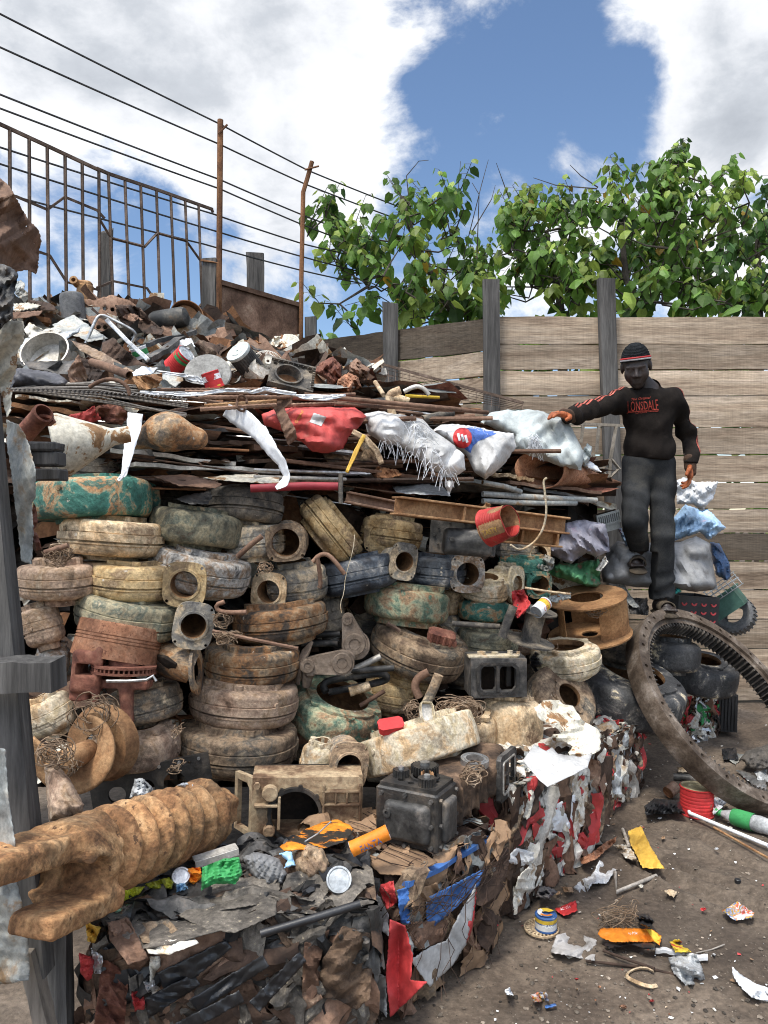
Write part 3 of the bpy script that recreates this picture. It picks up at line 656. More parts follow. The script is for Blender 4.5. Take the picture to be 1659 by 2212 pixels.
# ------------------------------------------------------------------ trees beyond the fence
LEAF=[(0,0,0),(0,.36,-.02),(0,.72,-.06),(0,1.12,-.2),(-.30,-.12,-.10),(-.52,.32,-.17),(-.33,.70,-.16),(.30,-.12,-.10),(.52,.32,-.17),(.33,.70,-.16)]
LEAFF=[(0,1,5,4),(1,2,6,5),(2,3,6),(1,0,7,8),(2,1,8,9),(3,2,9)]
def leaf(mb,base,yaw,droop,roll,size,mi,tint):
 Mx=Matrix.Translation(base)@Matrix.Rotation(yaw,4,'Z')@Matrix.Rotation(-droop,4,'X')@Matrix.Rotation(roll,4,'Y')@Matrix.Scale(size,4)
 mb.add(LEAF,LEAFF,mi,tint,Mx)
def tree(name,lab,trunk,blobs,nshoot,dk,seed,twigs=(),stray=(),lsize=.128):
 r=random.Random(seed)
 base=P(*trunk[0]);base0=Vector((base.x,base.y,0))
 rt=root(name,base0,lab,'tree','broad-leaved trees behind the fence')
 I=rt.matrix_world.inverted()
 tm,cm=MB(),MB();tm.M=I;cm.M=I
 pts=[base0]+[P(*p)for p in trunk]
 tm.tube(pts,[.06,.055]+[.05-.034*i/len(trunk)for i in range(1,len(trunk))],7)
 tops=pts[1:]
 shoots=[]
 for _ in range(nshoot):
  bu,bv,bd,ru,rv,rd=r.choices(blobs,[b[3]*b[4]for b in blobs])[0]
  while True:
   x,y,z=r.uniform(-1,1),r.uniform(-1,1),r.uniform(-1,1)
   if x*x+y*y+z*z<1:break
  shoots.append(P(bu+x*ru,bv+y*rv,bd+z*rd))
 shoots+=[P(*s)for s in stray]
 limbs=[]
 for sidx,sp in enumerate(shoots):
  src=min(tops+limbs[-40:],key=lambda q:(q-sp).length+.9*max(0,q.z-sp.z+.1))
  mid=src.lerp(sp,.5)+Vector((r.uniform(-.08,.08),r.uniform(-.08,.08),r.uniform(-.12,.05)))
  L=(sp-src).length
  if L<1.6:
   tm.tube([src,mid,sp],[.016 if L>.5 else .010,.009,.005],5)
  limbs+=[mid,sp]if L<1.6 else[]
  nl=r.randint(8,13);hd=r.uniform(0,6.28)
  ax_=Vector((math.cos(hd)*.45,math.sin(hd)*.45,r.uniform(.3,1.0))).normalized()
  Ls=r.uniform(.16,.42);tm.tube([sp,sp+ax_*Ls],[.006,.003],4)
  tone=r.random()
  for k in range(nl):
   t=(k+.5)/nl;p=sp+ax_*Ls*(t*1.1-.05)
   yaw=k*2.4+r.uniform(-.5,.5);pet=r.uniform(.04,.12)*(1.25-.6*t)
   out=Vector((-math.sin(yaw),math.cos(yaw),.25))*pet
   q=p+out
   tm.tube([p,q],.0022,3,cap=False)
   sz=lsize*r.uniform(.55,1.15)*(1.1-.45*t)
   mi=1 if(t>.75 and r.random()<.6)or tone>.8 else(2 if tone<.25+dk else 0)
   if r.random()<.018:mi=3
   leaf(cm,q,yaw,r.uniform(.55,1.35),r.uniform(-.5,.5),sz,mi,r.random())
 for tw in twigs:
  tm.tube([P(*p)for p in tw],[.008-.005*i/(len(tw)-1)for i in range(len(tw))],4)
 tm.obj('trunk',M['bark'],rt);cm.obj('crown',[M['leaf'],M['leaf_light'],M['leaf_dark'],M['leaf_yellow']],rt,smooth=0)
 return rt
tree('broadleaf_tree','leaning tree with sparse hanging leaves, leftmost beyond the fence, over the dark plank',[(1010,720,8.3),(955,640,8.2),(905,540,8.1),(878,470,8.0),(868,425,8.0)],[(880,470,8.0,75,60,.5),(965,440,8.0,45,40,.4),(760,560,7.9,65,60,.5),(860,580,8.0,110,70,.7),(980,600,8.3,90,100,.7),(900,670,8.2,120,40,.6),(800,520,8,60,50,.5)],74,-.1,11,twigs=[[(885,445,8),(878,380,8),(905,348,8),(926,346,8)],[(870,430,8),(840,388,8)],[(985,470,8),(995,348,8)],[(1000,560,8.1),(1040,400,8),(1055,345,8)],[(1020,500,8),(1062,430,8),(1070,400,8)],[(1100,430,8.1),(1072,352,8)],[(850,560,8),(770,590,7.9),(730,600,7.9)],[(860,640,8),(800,610,7.9),(740,615,7.9)],[(900,690,8),(820,640,7.9),(745,660,7.9)],[(1030,560,8.1),(1035,420,8),(1020,395,8)]],stray=[(703,455,7.8),(712,440,7.8),(676,487,7.8),(672,478,7.8),(712,540,7.8),(705,570,7.8),(690,655,7.7),(758,705,7.8),(775,690,7.8),(735,500,7.8),(745,520,7.8)])
tree('broadleaf_tree','bushy light green tree between the two middle fence posts',[(1215,720,8.4),(1208,640,8.4),(1190,560,8.4),(1180,500,8.4)],[(1160,440,8.3,45,45,.4),(1110,480,8.3,40,60,.4),(1200,500,8.4,100,60,.6),(1130,590,8.5,100,90,.7),(1240,600,8.4,90,90,.7),(1050,630,8.4,60,70,.5)],90,-.1,23,twigs=[[(1290,408,8.2),(1200,400,8.2),(1152,384,8.2)],[(1292,405,8.2),(1255,380,8.2),(1231,356,8.2)],[(1215,690,8.4),(1270,620,8.3),(1330,580,8.2)]])
tree('broadleaf_tree','largest tree, curved dark trunk rising behind the post by the man',[(1380,720,8.2),(1378,660,8.2),(1352,600,8.2),(1344,520,8.2),(1345,440,8.2)],[(1420,385,8.2,50,35,.4),(1400,420,8.2,90,45,.5),(1490,385,8.2,35,35,.4),(1575,405,8.2,45,35,.4),(1310,450,8.2,40,60,.4),(1420,520,8.2,150,60,.7),(1540,470,8.3,70,60,.5),(1370,610,8.3,120,80,.7),(1500,620,8.2,130,80,.6)],118,-.1,37,twigs=[[(1345,520,8.2),(1290,490,8.1),(1200,500,8.1),(1150,520,8.1)],[(1350,600,8.2),(1430,560,8.1),(1540,520,8.1),(1610,500,8.1)],[(1345,470,8.2),(1400,430,8.2),(1470,380,8.2)],[(1380,670,8.2),(1450,620,8.1),(1560,600,8.1)]],stray=[(1610,640,8.1),(1640,650,8.1),(1590,650,8.1)])
tree('broadleaf_tree','dark green tree at the far right beyond the fence',[(1640,720,9.3),(1640,620,9.3),(1635,500,9.3)],[(1650,440,9.2,60,45,.5),(1640,540,9.3,90,90,.7),(1600,640,9.4,120,60,.7),(1720,560,9.3,100,130,.7)],70,.3,41)
m=MB();r=random.Random(9)
for k in range(3400):
 x,z,y=r.uniform(-1.4,6.5),r.uniform(.1,3.55),r.uniform(7.6,9.0)+(.5 if k%2 else 0)
 if x>.1 and k%3==0:z=r.uniform(3.2,3.85+.28*math.sin(3.1*x)+.16*math.sin(7.3*x+1))
 leaf(m,Vector((x,y,z)),r.uniform(0,6.28),r.uniform(.4,1.4),r.uniform(-.5,.5),r.uniform(.10,.19),r.choice([0,0,1,1,2]),r.random())
tag(m.obj('undergrowth',[M['leaf'],M['leaf_light'],M['leaf_dark']],smooth=0),'leafy undergrowth glimpsed through the gaps of the plank fence',kind='stuff')
# ------------------------------------------------------------------ the heap: how far its face lies
def dep(u,v):
 b=3.1+.0012*max(0,u-300)
 d=b+.0004*min(660,max(0,1700-v))
 if v<1040:d+=.3*min(1,(1040-v)/180)
 if v<860:d+=(1.7-.0006*max(0,u-400))*min(1.1,(860-v)/210)
 return d
mo=MB();nu,nv=64,60;vs=[]  # backing surface added behind the scrap to block light
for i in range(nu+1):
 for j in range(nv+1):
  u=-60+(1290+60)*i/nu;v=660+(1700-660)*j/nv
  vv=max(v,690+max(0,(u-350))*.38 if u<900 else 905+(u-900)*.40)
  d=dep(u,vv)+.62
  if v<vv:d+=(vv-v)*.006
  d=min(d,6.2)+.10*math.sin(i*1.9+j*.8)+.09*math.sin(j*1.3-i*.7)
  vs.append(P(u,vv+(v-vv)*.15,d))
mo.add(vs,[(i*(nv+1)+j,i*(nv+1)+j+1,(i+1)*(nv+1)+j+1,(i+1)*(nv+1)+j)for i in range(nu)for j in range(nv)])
M['core']=mat('gap_shade',[(0,(.008,.006,.005)),(.6,(.028,.02,.014)),(1,(.055,.04,.028))],scale=4,bump=.6)  # near-black colour puts shade into heap gaps and behind openings
tag(mo.obj('dark_backing',M['core'],smooth=0),kind='stuff',label='near-black backing surface inside the heap, added to block light in its gaps')
# ------------------------------------------------------------------ cast pump housings
def rsq(w,h,bow=.10,n=9,corner=.36):
 """rounded square with bowed sides, like the outlet flanges"""
 out=[]
 for i in range(4*n):
  a=2*math.pi*i/(4*n)+.02
  c,s_=math.cos(a),math.sin(a);e=3.6
  k=(abs(c)**e+abs(s_)**e)**(-1/e)
  out.append((w/2*c*k,h/2*s_*k))
 return out
def flange_part(parent,I,u,v,d,w,h,yaw,tilt,pal,neck=.12,hole=.31,pitch=0,fill=None):
 ww,hh=w*d/F,h*d/F
 Mf=Matrix.Translation(P(u,v,d))@Matrix.Rotation(RAD(yaw),4,'Z')@Matrix.Rotation(RAD(tilt),4,'Y')@Matrix.Rotation(RAD(90+pitch),4,'X')
 m=MB();m.M=I@Mf
 r=hole*min(ww,hh)*1.02;t=.016
 k=.38
 m.prism(rsq(ww,hh),-t,0,0,None,[(0,0,r)]+[(sx*ww*k,sy*hh*k,.038*ww)for sx in(-1,1)for sy in(-1,1)])
 m.lathe([(r,-.001),(r,.006),(r*1.17,.006),(r*1.2,-.001)],28,0)
 m.lathe([(r*1.22,-t),(r*1.26,-t-.03),(r*1.5,-neck),(r*1.6,-neck-.04)],24,0)
 m.lathe([(r,.004),(r*.97,-t),(r*.98,-neck),(r*.8,-neck-.06),(r*.3,-neck-.12),(1e-4,-neck-.13)],24,1)
 if fill:
  m.mi=2
  for q in range(4):m.box((0,(q-1.5)*r*.3,-.05+.004*q),(r*1.1,r*.2,.02))
  m.box((0,0,-.06),(r*.3,r*1.3,.02))
 return m.obj('outlet_flange',[M[pal],M['bore'],M['redfoil']],parent)
def housing(lab,u,v,W,H,tilt=0,pitch=0,pal='tan',fl=None,spin=0,band=1,opn=0,collar=.56,ch=.14,sq=.27,spiral=.10,dd=0.0,yaw=0,name='pump_housing',cut=None,bch=None,group='cast pump housings stacked in the heap'):
 d=dep(u,v)+.14+dd
 R=W/2*d/F/(1-spiral*.35);Hh=H/2*d/F*.94
 Mx=pose(u,v,d,tilt,pitch,spin,yaw)
 rt=root(name,Mx,lab,'pump housing',group)
 I=Mx.inverted()
 rr=random.Random(int(u*13+v*7))
 c=R*collar;ri=c*.74;hz=Hh*(1+2*ch);hb=Hh*(1-.02)
 bz=Hh*(1+2*(ch if bch is None else bch));s=sq*2*Hh;s=min(s,R*.42);s2_=s;s=s*(.62 if band else 1)
 def outer():
  p=[]
  for k in range(7):
   a=math.pi/2*(1-k/6)
   p.append((R-s+s*math.cos(a),hb-s+s*math.sin(a)))
  if band:
   e=.034*R
   p+=[(R,.32*Hh),(R-.6*e,.30*Hh),(R-.6*e,.26*Hh),(R+e,.25*Hh),(R+e,-.16*Hh),(R-1.2*e,-.18*Hh),(R-1.2*e,-.26*Hh),(R+.5*e,-.27*Hh),(R+.5*e,-.36*Hh),(R-.1*e,-.40*Hh)]
  else:
   p+=[(R+.003,.02*Hh),(R+.003,-.02*Hh)]
  for k in range(7):
   a=-math.pi/2*k/6
   p.append((R-s2_+s2_*math.cos(a),-hb+s2_+s2_*math.sin(a)))
  return p
 m=MB();n=56;w=.012
 pro=[(ri,hz),(c,hz),(c*1.01,hb+.1*(hz-hb))]+outer()+[(c*1.01,-hb),(c*.98,-bz),(ri,-bz),(ri,-hb+w)]+[(R-s-w,-hb+w),(R-w*2,-.4*Hh),(R-w*2,.4*Hh),(R-s-w,hb-w),(ri,hb-w)]
 k=len(pro);vs,fs,mi=[],[],[]
 ks=[rr.uniform(0,6.28)for _ in range(4)]
 a0=rr.uniform(0,6.28)
 for i in range(n):
  a=2*math.pi*i/n
  sp=1-spiral*(((a-a0)/(2*math.pi))%1.0-.5 if(fl or spiral>.1)else 0)*.9
  wob=1+.006*math.sin(3*a+ks[0])+.004*math.sin(7*a+ks[1])
  for j_,(r,z)in enumerate(pro):
   q=(r-c)/(R-c)if r>c else 0
   r2=r*(1+(sp*wob-1)*min(1,max(0,q)))
   if j_ in(1,2)and math.cos(5*a+ks[3])>.3:r2*=1.045
   vs.append((r2*math.cos(a),r2*math.sin(a),z+.003*math.sin(2*a+ks[2])))
 for i in range(n):
  for j in range(k):
   if cut and cut[0]<=i<cut[1]:continue
   A,B=i*k,((i+1)%n)*k
   fs.append((A+j,B+j,B+(j+1)%k,A+(j+1)%k));mi.append(1 if j>=k-7 or j==k-1 else 0)
 m.v=[tuple(x)for x in vs];m.t=[.5]*len(vs);m.f=fs;m.m=mi
 # cast bosses and lugs round the collar
 for q in range(6):
  a=q*math.pi/3+ks[3]
  m.cyl(.011+.05*R,(hz-hb)*.96,8,Matrix.Translation((c*1.01*math.cos(a),c*1.01*math.sin(a),(hz+hb)/2-.001)),0)
 for q in range(3):
  a=rr.uniform(0,6.28);m.bolt((R*1.0*math.cos(a),R*1.0*math.sin(a),rr.uniform(-.5,.5)*Hh),(math.cos(a),math.sin(a),0),.012,.012,0)
 m.obj('casing',[M[pal],M['bore']],rt)
 if fl:
  fu,fv,fw,fh,fy,ft=fl[:6];fx=fl[6]if len(fl)>6 else{}
  fd=d-fx.get('dz',.10)
  p2=fx.get('pal',pal)
  flange_part(rt,I,fu,fv,fd,fw,fh,fy,ft,p2,fx.get('neck',.13),fx.get('hole',.31),fx.get('pitch',0),fx.get('fill'))
 return rt
Hs=[('dark housing half hidden above the big green one at upper left',175,1015,150,58,4,0,'dark',None,dict(dd=.1)),('large teal painted housing with rust orange patches, upper left of the stack',203,1082,246,88,-3,-3,'teal',None,dict(band=0,ch=.10,collar=.6,spiral=.16,dd=-.02)),('tan banded housing just under the teal one, flange edge-on at its left',240,1162,208,80,3,-4,'tan',(143,1150,88,92,-66,4,dict(dz=.06,neck=.10)),{}),('tan housing with dark blotches against the left wooden post, wire lying on top',128,1254,160,76,-1,0,'mauve',None,dict(ch=.2,dd=-.12)),('yellowish tan housing with a square flange facing out, left of the black and white one',288,1254,190,78,4,0,'yellow',(398,1263,93,98,4,4,dict(dz=.13)),dict(ch=.12)),('grey green banded housing resting on the terracotta pulley, flange turned to the right',278,1326,212,84,11,2,'greygreen',(418,1352,86,102,14,10,dict(dz=.13,pal='grey')),dict(ch=.1)),('olive green housing with cream scratches, third in the top row',424,1140,190,76,9,-5,'greygreen',None,dict(band=0,ch=.12,collar=.62)),('housing streaked black and white below the olive scratched one',432,1230,206,84,15,4,'white',None,dict(ch=.14,collar=.6)),('dark grey housing at the top of the stack under the loose sheets',528,1096,158,74,3,-6,'dark',None,dict(ch=.1)),('dark grey housing with a wide flange, a flat bar leaning on it',545,1172,130,72,-8,0,'grey',(617,1172,87,82,4,-6,dict(dz=.12,hole=.36,pal='brown')),{}),('grey tan housing with a broad flange on its left, wire wad on top',640,1260,124,82,-5,6,'grey',(580,1278,78,84,-8,6,dict(dz=.14,pal='tan')),{}),('orange brown banded housing, broad and low, in the middle of the stack',607,1342,192,72,-6,0,'orange',None,dict(ch=.16,collar=.72)),('dark curved housing behind the orange brown one',708,1332,70,78,-10,0,'dark',None,dict(dd=.12)),('yellow tan housing tipped up on its edge, leaning right',713,1146,158,64,51,-8,'yellow',None,dict(ch=.16,collar=.7,spiral=.06)),('tan housing with an end flange full of red plastic',848,1152,124,66,8,0,'yellow',(820,1154,68,84,-6,4,dict(dz=.13,fill=True,hole=.29)),{}),('blue black housing tilted up to the right with a pale flange at its end',772,1240,160,76,-11,0,'blue',(873,1213,62,82,22,10,dict(dz=.12,pal='grey',hole=.33)),dict(ch=.1)),('blue black housing with a whitish square flange facing out',935,1232,132,66,3,0,'blue',(1010,1240,76,82,6,2,dict(dz=.15,pal='white',hole=.32)),dict(ch=.1)),('faded green housing with a pale vertical stripe, under the blue black pair',880,1302,178,70,7,0,'green',None,dict(band=0,ch=.18,collar=.76)),('small tan housing behind the faded green one',962,1298,72,56,8,0,'tan',None,dict(dd=.14)),('cream housing with an open top, sitting on a teal one',1047,1272,100,42,3,12,'cream',None,dict(opn=1,collar=.72,ch=.2,dd=-.05)),('teal housing under the cream open-topped one',1045,1317,108,44,2,0,'teal',None,dict(band=0,dd=-.02,ch=.1)),('cream housing with its flange turned to the side, right of the cream open-topped one',1098,1250,62,60,0,0,'cream',(1117,1263,62,82,50,6,dict(dz=.12)),dict(dd=.02)),('teal housing with a teal flange facing out, beside the labelled food tin',1130,1222,100,48,2,10,'teal',(1166,1264,56,60,10,4,dict(dz=.14,hole=.36)),dict(opn=1,collar=.7,dd=.05)),('tan housing with a small flange by the grey sack',1115,1186,88,48,4,0,'grey',(1164,1198,54,56,12,6,dict(dz=.1,pal='tan',hole=.34)),dict(dd=.1)),('brown and white housing tilted to the right, its open top holding a brown casting',905,1400,200,82,17,10,'brown',None,dict(ch=.1,collar=.74,opn=1)),('grey tan housing right of the tilted open one',1052,1386,126,56,5,0,'greygreen',None,{}),('small brown housing under the rusted spool',1118,1390,70,44,6,0,'mauve',None,dict(dd=.1)),('grey housing wedged under the faded green one',962,1350,60,50,6,0,'grey',None,dict(dd=.15)),('broad housing in black and orange, resting on a mauve tan one',545,1430,194,74,3,0,'orange',None,dict(ch=.15,collar=.66)),('mauve tan banded housing with its flange edge-on at its left end, second from the bottom',530,1512,218,84,4,0,'mauve',(424,1512,74,98,-76,4,dict(dz=.04,neck=.09)),dict(ch=.14,collar=.72)),('broad brown housing with a tall collar at the bottom of the middle column',515,1606,242,84,3,0,'brown',None,dict(ch=.17,collar=.68)),('green and orange housing tipped right, its open top full of bent pipes',727,1540,188,86,19,16,'green',None,dict(band=0,ch=.06,collar=.8,spiral=.14)),('plain mauve brown housing beside the screw impeller',294,1612,178,76,-2,0,'mauve',None,dict(band=0,ch=.16,collar=.72)),('tan grey housing under the brake disc',312,1520,152,74,-10,0,'brown',None,dict(dd=.05,ch=.14)),('pale yellow housing wedged behind the left wooden post',108,1545,96,80,-24,0,'cream',None,dict(dd=-.15)),('tan casting with slanting fins behind the left wooden post',92,1352,78,88,-18,0,'mauve',None,dict(dd=-.14)),('silvery grey casting behind the wooden cross beam',112,1432,66,80,10,0,'white',None,dict(dd=-.06,band=0)),('broken cream metal casting with a flange, at the foot of the tilted green housing',690,1640,76,70,8,0,'cream',(754,1656,84,104,12,8,dict(dz=.14,pal='brown',hole=.31)),dict(dd=-.62,band=0)),('box-sectioned housing with crusted cream edges, sloping over the black engine',906,1606,252,82,-17,-15,'cream',None,dict(band=0,sq=.10,ch=.16,collar=.66,spiral=.04,dd=-.85)),('round tan housing crammed with rusty wire',1012,1582,118,92,2,10,'tan',None,dict(band=0,opn=1,collar=.7,ch=.1,dd=-.58)),('smooth egg-shaped tan housing, largest in the lower right',1102,1570,134,128,2,-8,'tan',None,dict(band=0,sq=.5,ch=.05,collar=.6,dd=-.60)),('brown housing tipped forward showing its round eye, above the torn cream sheet',1210,1515,150,66,36,44,'brown',None,dict(band=0,ch=.06,collar=.46,dd=-.36)),('cream tan housing with an open top below the big rusty impeller',1222,1425,142,58,-5,8,'cream',None,dict(opn=1,ch=.12,collar=.76,dd=-.25)),('black housing tipped right, largest behind the gear ring',1352,1490,236,92,13,12,'blackcream',None,dict(band=0,ch=.06,collar=.76,dd=.05)),('dark housing under the big rusty impeller',1335,1396,118,70,12,0,'dark',None,dict(dd=.2)),('black housing with flaking cream paint seen through the gear ring',1448,1414,118,66,4,0,'blackcream',None,dict(band=0,dd=.25)),('black and cream housing with an open eye, farthest right',1518,1456,138,66,3,12,'blackcream',None,dict(band=0,ch=.05,collar=.62,opn=1,dd=.45)),('yellowish housing behind the bent pipes',838,1500,104,66,12,0,'yellow',None,dict(dd=.1)),('mouse-grey housing glimpsed under the dented oil pan',1090,1160,70,46,0,0,'grey',None,dict(dd=.22)),('tan housing under the tilted open one, mostly hidden',862,1462,130,50,16,0,'yellow',None,dict(dd=.12)),]
for(lab,u,v,W,H,tl,pt,pal,fl,kw)in Hs:
 housing(lab,u,v,W,H,tl,pt+rng.uniform(-2,2),pal,fl,**kw)
# the ones deep in the gaps, which nothing tells apart
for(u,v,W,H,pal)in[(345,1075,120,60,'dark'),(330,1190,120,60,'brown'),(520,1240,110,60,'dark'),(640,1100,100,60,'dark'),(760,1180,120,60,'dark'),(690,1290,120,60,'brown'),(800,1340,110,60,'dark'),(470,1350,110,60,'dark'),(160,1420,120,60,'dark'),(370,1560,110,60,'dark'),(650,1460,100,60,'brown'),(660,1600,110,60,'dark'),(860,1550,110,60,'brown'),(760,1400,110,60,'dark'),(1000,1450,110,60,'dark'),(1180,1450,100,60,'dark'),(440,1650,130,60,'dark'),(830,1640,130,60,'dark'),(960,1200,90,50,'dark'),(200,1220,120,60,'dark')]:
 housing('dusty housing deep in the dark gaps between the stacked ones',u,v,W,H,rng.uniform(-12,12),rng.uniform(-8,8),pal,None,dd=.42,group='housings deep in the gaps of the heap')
# ------------------------------------------------------------------ coordinates read off enlargements of the photograph
ZF={'A':(0,603.5,.36375),'B':(548.6,713.2,.36375),'C':(1097.2,685.8,.3386),'D1':(0,1014.9,.28108),'D2':(411.5,1042.4,.28108),'D3':(768.1,1069.8,.28108),'D4':(0,1344.1,.28108),'D5':(384,1371.5,.28108),'D6':(768.1,1426.4,.28108),'D7':(1124.6,1207,.3221),'E1':(0,1618.4,.36375),'E2':(493.7,1673.3,.36375),'E3':(1042.3,1618.4,.3717),'G':(0,356.6,.35946),'H':(0,740.6,.33069),'K':(1042.3,905.2,.19841)}
def q(f,*pts):
 a,b,s=ZF[f];r=[(a+x*s,b+y*s)for x,y in pts]
 return r[0]if len(r)==1 else r
# ------------------------------------------------------------------ thin sheets, ribbons and stuffed bags
def fill_outline(out,sp,jag,seed,holes=()):
 from mathutils.geometry import delaunay_2d_cdt
 r=random.Random(seed);loop=[]
 for a,b in zip(out,out[1:]+out[:1]):
  L=math.hypot(b[0]-a[0],b[1]-a[1]);k=max(1,int(L/sp))
  for i in range(k):
   t=i/k;j=jag if 0<i else jag*.3
   loop.append((a[0]+(b[0]-a[0])*t+r.uniform(-j,j),a[1]+(b[1]-a[1])*t+r.uniform(-j,j)))
 A=np.array(loop);B=np.roll(A,-1,0)
 def sdist(p):
  p=np.asarray(p,float)[:,None];ab=(B-A)[None];ap=p-A[None]
  t=np.clip((ap*ab).sum(-1)/np.maximum((ab*ab).sum(-1),1e-9),0,1)
  dist=np.sqrt(((ap-t[...,None]*ab)**2).sum(-1)).min(1)
  ya,yb,xa,xb=A[None,:,1],B[None,:,1],A[None,:,0],B[None,:,0]
  py,px=p[...,1],p[...,0]
  cr_=((ya>py)!=(yb>py))&(px<(xb-xa)*(py-ya)/np.where(yb==ya,1e-9,yb-ya)+xa)
  return np.where(cr_.sum(1)%2==1,dist,-dist)
 x0,y0=A.min(0);x1,y1=A.max(0)
 gxx,gyy=np.meshgrid(np.arange(x0,x1,sp),np.arange(y0,y1,sp*.87),indexing='ij')
 gxx=gxx+(np.arange(gxx.shape[1])%2)[None]*sp*.5
 pts=np.stack([gxx.ravel(),gyy.ravel()],1)+np.random.default_rng(seed).uniform(-.12,.12,(gxx.size,2))*sp
 pts=pts[sdist(pts)>sp*.5]
 hl=[]
 for(hx,hy,hr)in holes:
  pts=pts[np.hypot(pts[:,0]-hx,pts[:,1]-hy)>hr*1.15]
  hl.append([(hx+hr*math.cos(k*.6283),hy+hr*math.sin(k*.6283))for k in range(10)])
 co=[Vector(p)for p in loop]+[Vector(p)for p in pts]
 ed=[(i,(i+1)%len(loop))for i in range(len(loop))]
 for h in hl:
  b=len(co);co+=[Vector(p)for p in h];ed+=[(b+i,b+(i+1)%10)for i in range(10)]
 res=delaunay_2d_cdt(co,ed,[],0,1e-5)
 cv=np.array([p[:]for p in res[0]]);fc=[f for f in res[2]if len(f)==3]
 cen=np.array([cv[list(f)].mean(0)for f in fc]);ok=sdist(cen)>0
 for(hx,hy,hr)in holes:ok&=np.hypot(cen[:,0]-hx,cen[:,1]-hy)>hr*.97
 fc=[f for f,k in zip(fc,ok)if k]
 return cv,fc,np.maximum(sdist(cv),0)
def orient(fc,cv):
 out=[]
 for f in fc:
  a,b,c=cv[f[0]],cv[f[1]],cv[f[2]]
  out.append(f if(b[0]-a[0])*(c[1]-a[1])-(b[1]-a[1])*(c[0]-a[0])<0 else(f[0],f[2],f[1]))
 return out
def unproj(cv,D):return np.stack([(cv[:,0]-CU)/F*D,D,EYE-(cv[:,1]-CV)/F*D],1)
def plane_d(cv,d0,gu,gv,c=None):
 c=cv.mean(0)if c is None else c
 return d0+gu*(cv[:,0]-c[0])/100+gv*(cv[:,1]-c[1])/100
SEED=[100]
def nseed():SEED[0]+=1;return SEED[0]
def sheet(name,lab,out,d,mt,amp=.03,gu=0,gv=-.3,sp=None,jag=1.2,freq=None,thick=.0022,cat=None,group=None,holes=(),parent=None,seed=None,d_is_dd=True,oct=4,bend=0,ret_mb=False):
 seed=seed or nseed()
 A=np.array(out);c=A.mean(0);ext=(A.max(0)-A.min(0)).max()
 sp=sp or max(2.6,ext/26)
 cv,fc,ds=fill_outline(list(out),sp,jag,seed,holes)
 base=d(cv[:,0],cv[:,1])if callable(d)else plane_d(cv,dep(*c)+d if d_is_dd else d,gu,gv,c)
 X,Y=(cv[:,0]-c[0])/100,(cv[:,1]-c[1])/100
 fr=freq or 100/ext*2.2
 D=base+amp*crease(X*fr,Y*fr,seed,oct,1.0)+bend*(X**2)
 V=unproj(cv,D)
 m=MB();m.v=[tuple(x)for x in V];m.t=[.5]*len(V);m.f=orient(fc,cv);m.m=[0]*len(m.f)
 if ret_mb:return m
 o=m.obj(name,M[mt]if isinstance(mt,str)else mt,parent,smooth=22)
 s=o.modifiers.new('thick','SOLIDIFY');s.thickness=thick;s.offset=0
 if not parent:tag(o,lab,cat or name.replace('_',' '),group)
 return o
def puff(name,lab,out,d,mt,T=.12,amp=.02,gu=0,gv=-.1,sp=None,jag=1.0,cat='sack',group=None,freq=None,seed=None,d_is_dd=True,power=.5,oct=4,mb=None,parent=None):
 seed=seed or nseed()
 A=np.array(out);c=A.mean(0);ext=(A.max(0)-A.min(0)).max();sp=sp or max(2.4,ext/34)
 D0=dep(*c)+d if d_is_dd else d
 cv,fc,ds=fill_outline(list(out),sp,jag,seed)
 hgt=(np.minimum(1,ds/max(ds.max()*.85,1e-6)));hgt=np.sqrt(np.maximum(0,1-(1-hgt)**2))**(power*2)
 base=plane_d(cv,D0,gu,gv,c)
 X,Y=(cv[:,0]-c[0])/100,(cv[:,1]-c[1])/100;fr=freq or 100/ext*4
 n=crease(X*fr,Y*fr,seed,oct,1.0)
 front=base-T*hgt+amp*n*np.minimum(1,.25+hgt);back=base+T*hgt*.9
 m=mb or MB();b0=len(m.v);nV=len(cv)
 f2=orient(fc,cv)
 m.v+=[tuple(x)for x in unproj(cv,front)]+[tuple(x)for x in unproj(cv,back)]
 m.t+=[.5]*(2*nV)
 m.f+=[tuple(i+b0 for i in f)for f in f2]+[tuple(i+b0+nV for i in reversed(f))for f in f2]
 m.m+=[m.mi]*(2*len(f2))
 # close the rim
 ec={}
 for f in f2:
  for a,b in zip(f,f[1:]+f[:1]):ec[(a,b)]=1
 for(a,b)in ec:
  if(b,a)not in ec:m.f.append((b+b0,a+b0,a+b0+nV,b+b0+nV));m.m.append(m.mi)
 if mb:return m
 o=m.obj(name,M[mt]if isinstance(mt,str)else mt,parent,smooth=60)
 if not parent:tag(o,lab,cat,group)
 return o
def on_surface(o,outline,lift=.004,sp=3,name='print',mt='red',parent=None):
 """a printed or stuck-on patch following an object's front, found by casting along sight lines"""
 me=o.data;bv=BVHTree.FromPolygons([o.matrix_world@v.co for v in me.vertices],[tuple(p.vertices)for p in me.polygons])
 cv,fc,ds=fill_outline(list(outline),sp,.2,nseed())
 V=[]
 for(u,v)in cv:
  h=bv.ray_cast(Vector((0,0,EYE)),ray_dir(u,v))
  V.append(h[0]-ray_dir(u,v)*lift if h[0]else None)
 ok=[i for i,p in enumerate(V)if p]
 if not ok:return None
 m=MB();mp_={i:k for k,i in enumerate(ok)}
 m.v=[V[i][:]for i in ok];m.t=[.5]*len(ok)
 m.f=[tuple(mp_[i]for i in f)for f in orient(fc,cv)if all(i in mp_ for i in f)]
 if not m.f:return None
 m.m=[0]*len(m.f)
 p=m.obj(name,M[mt],parent or o,smooth=60)
 if parent is None:p.matrix_parent_inverse=o.matrix_world.inverted()
 return p
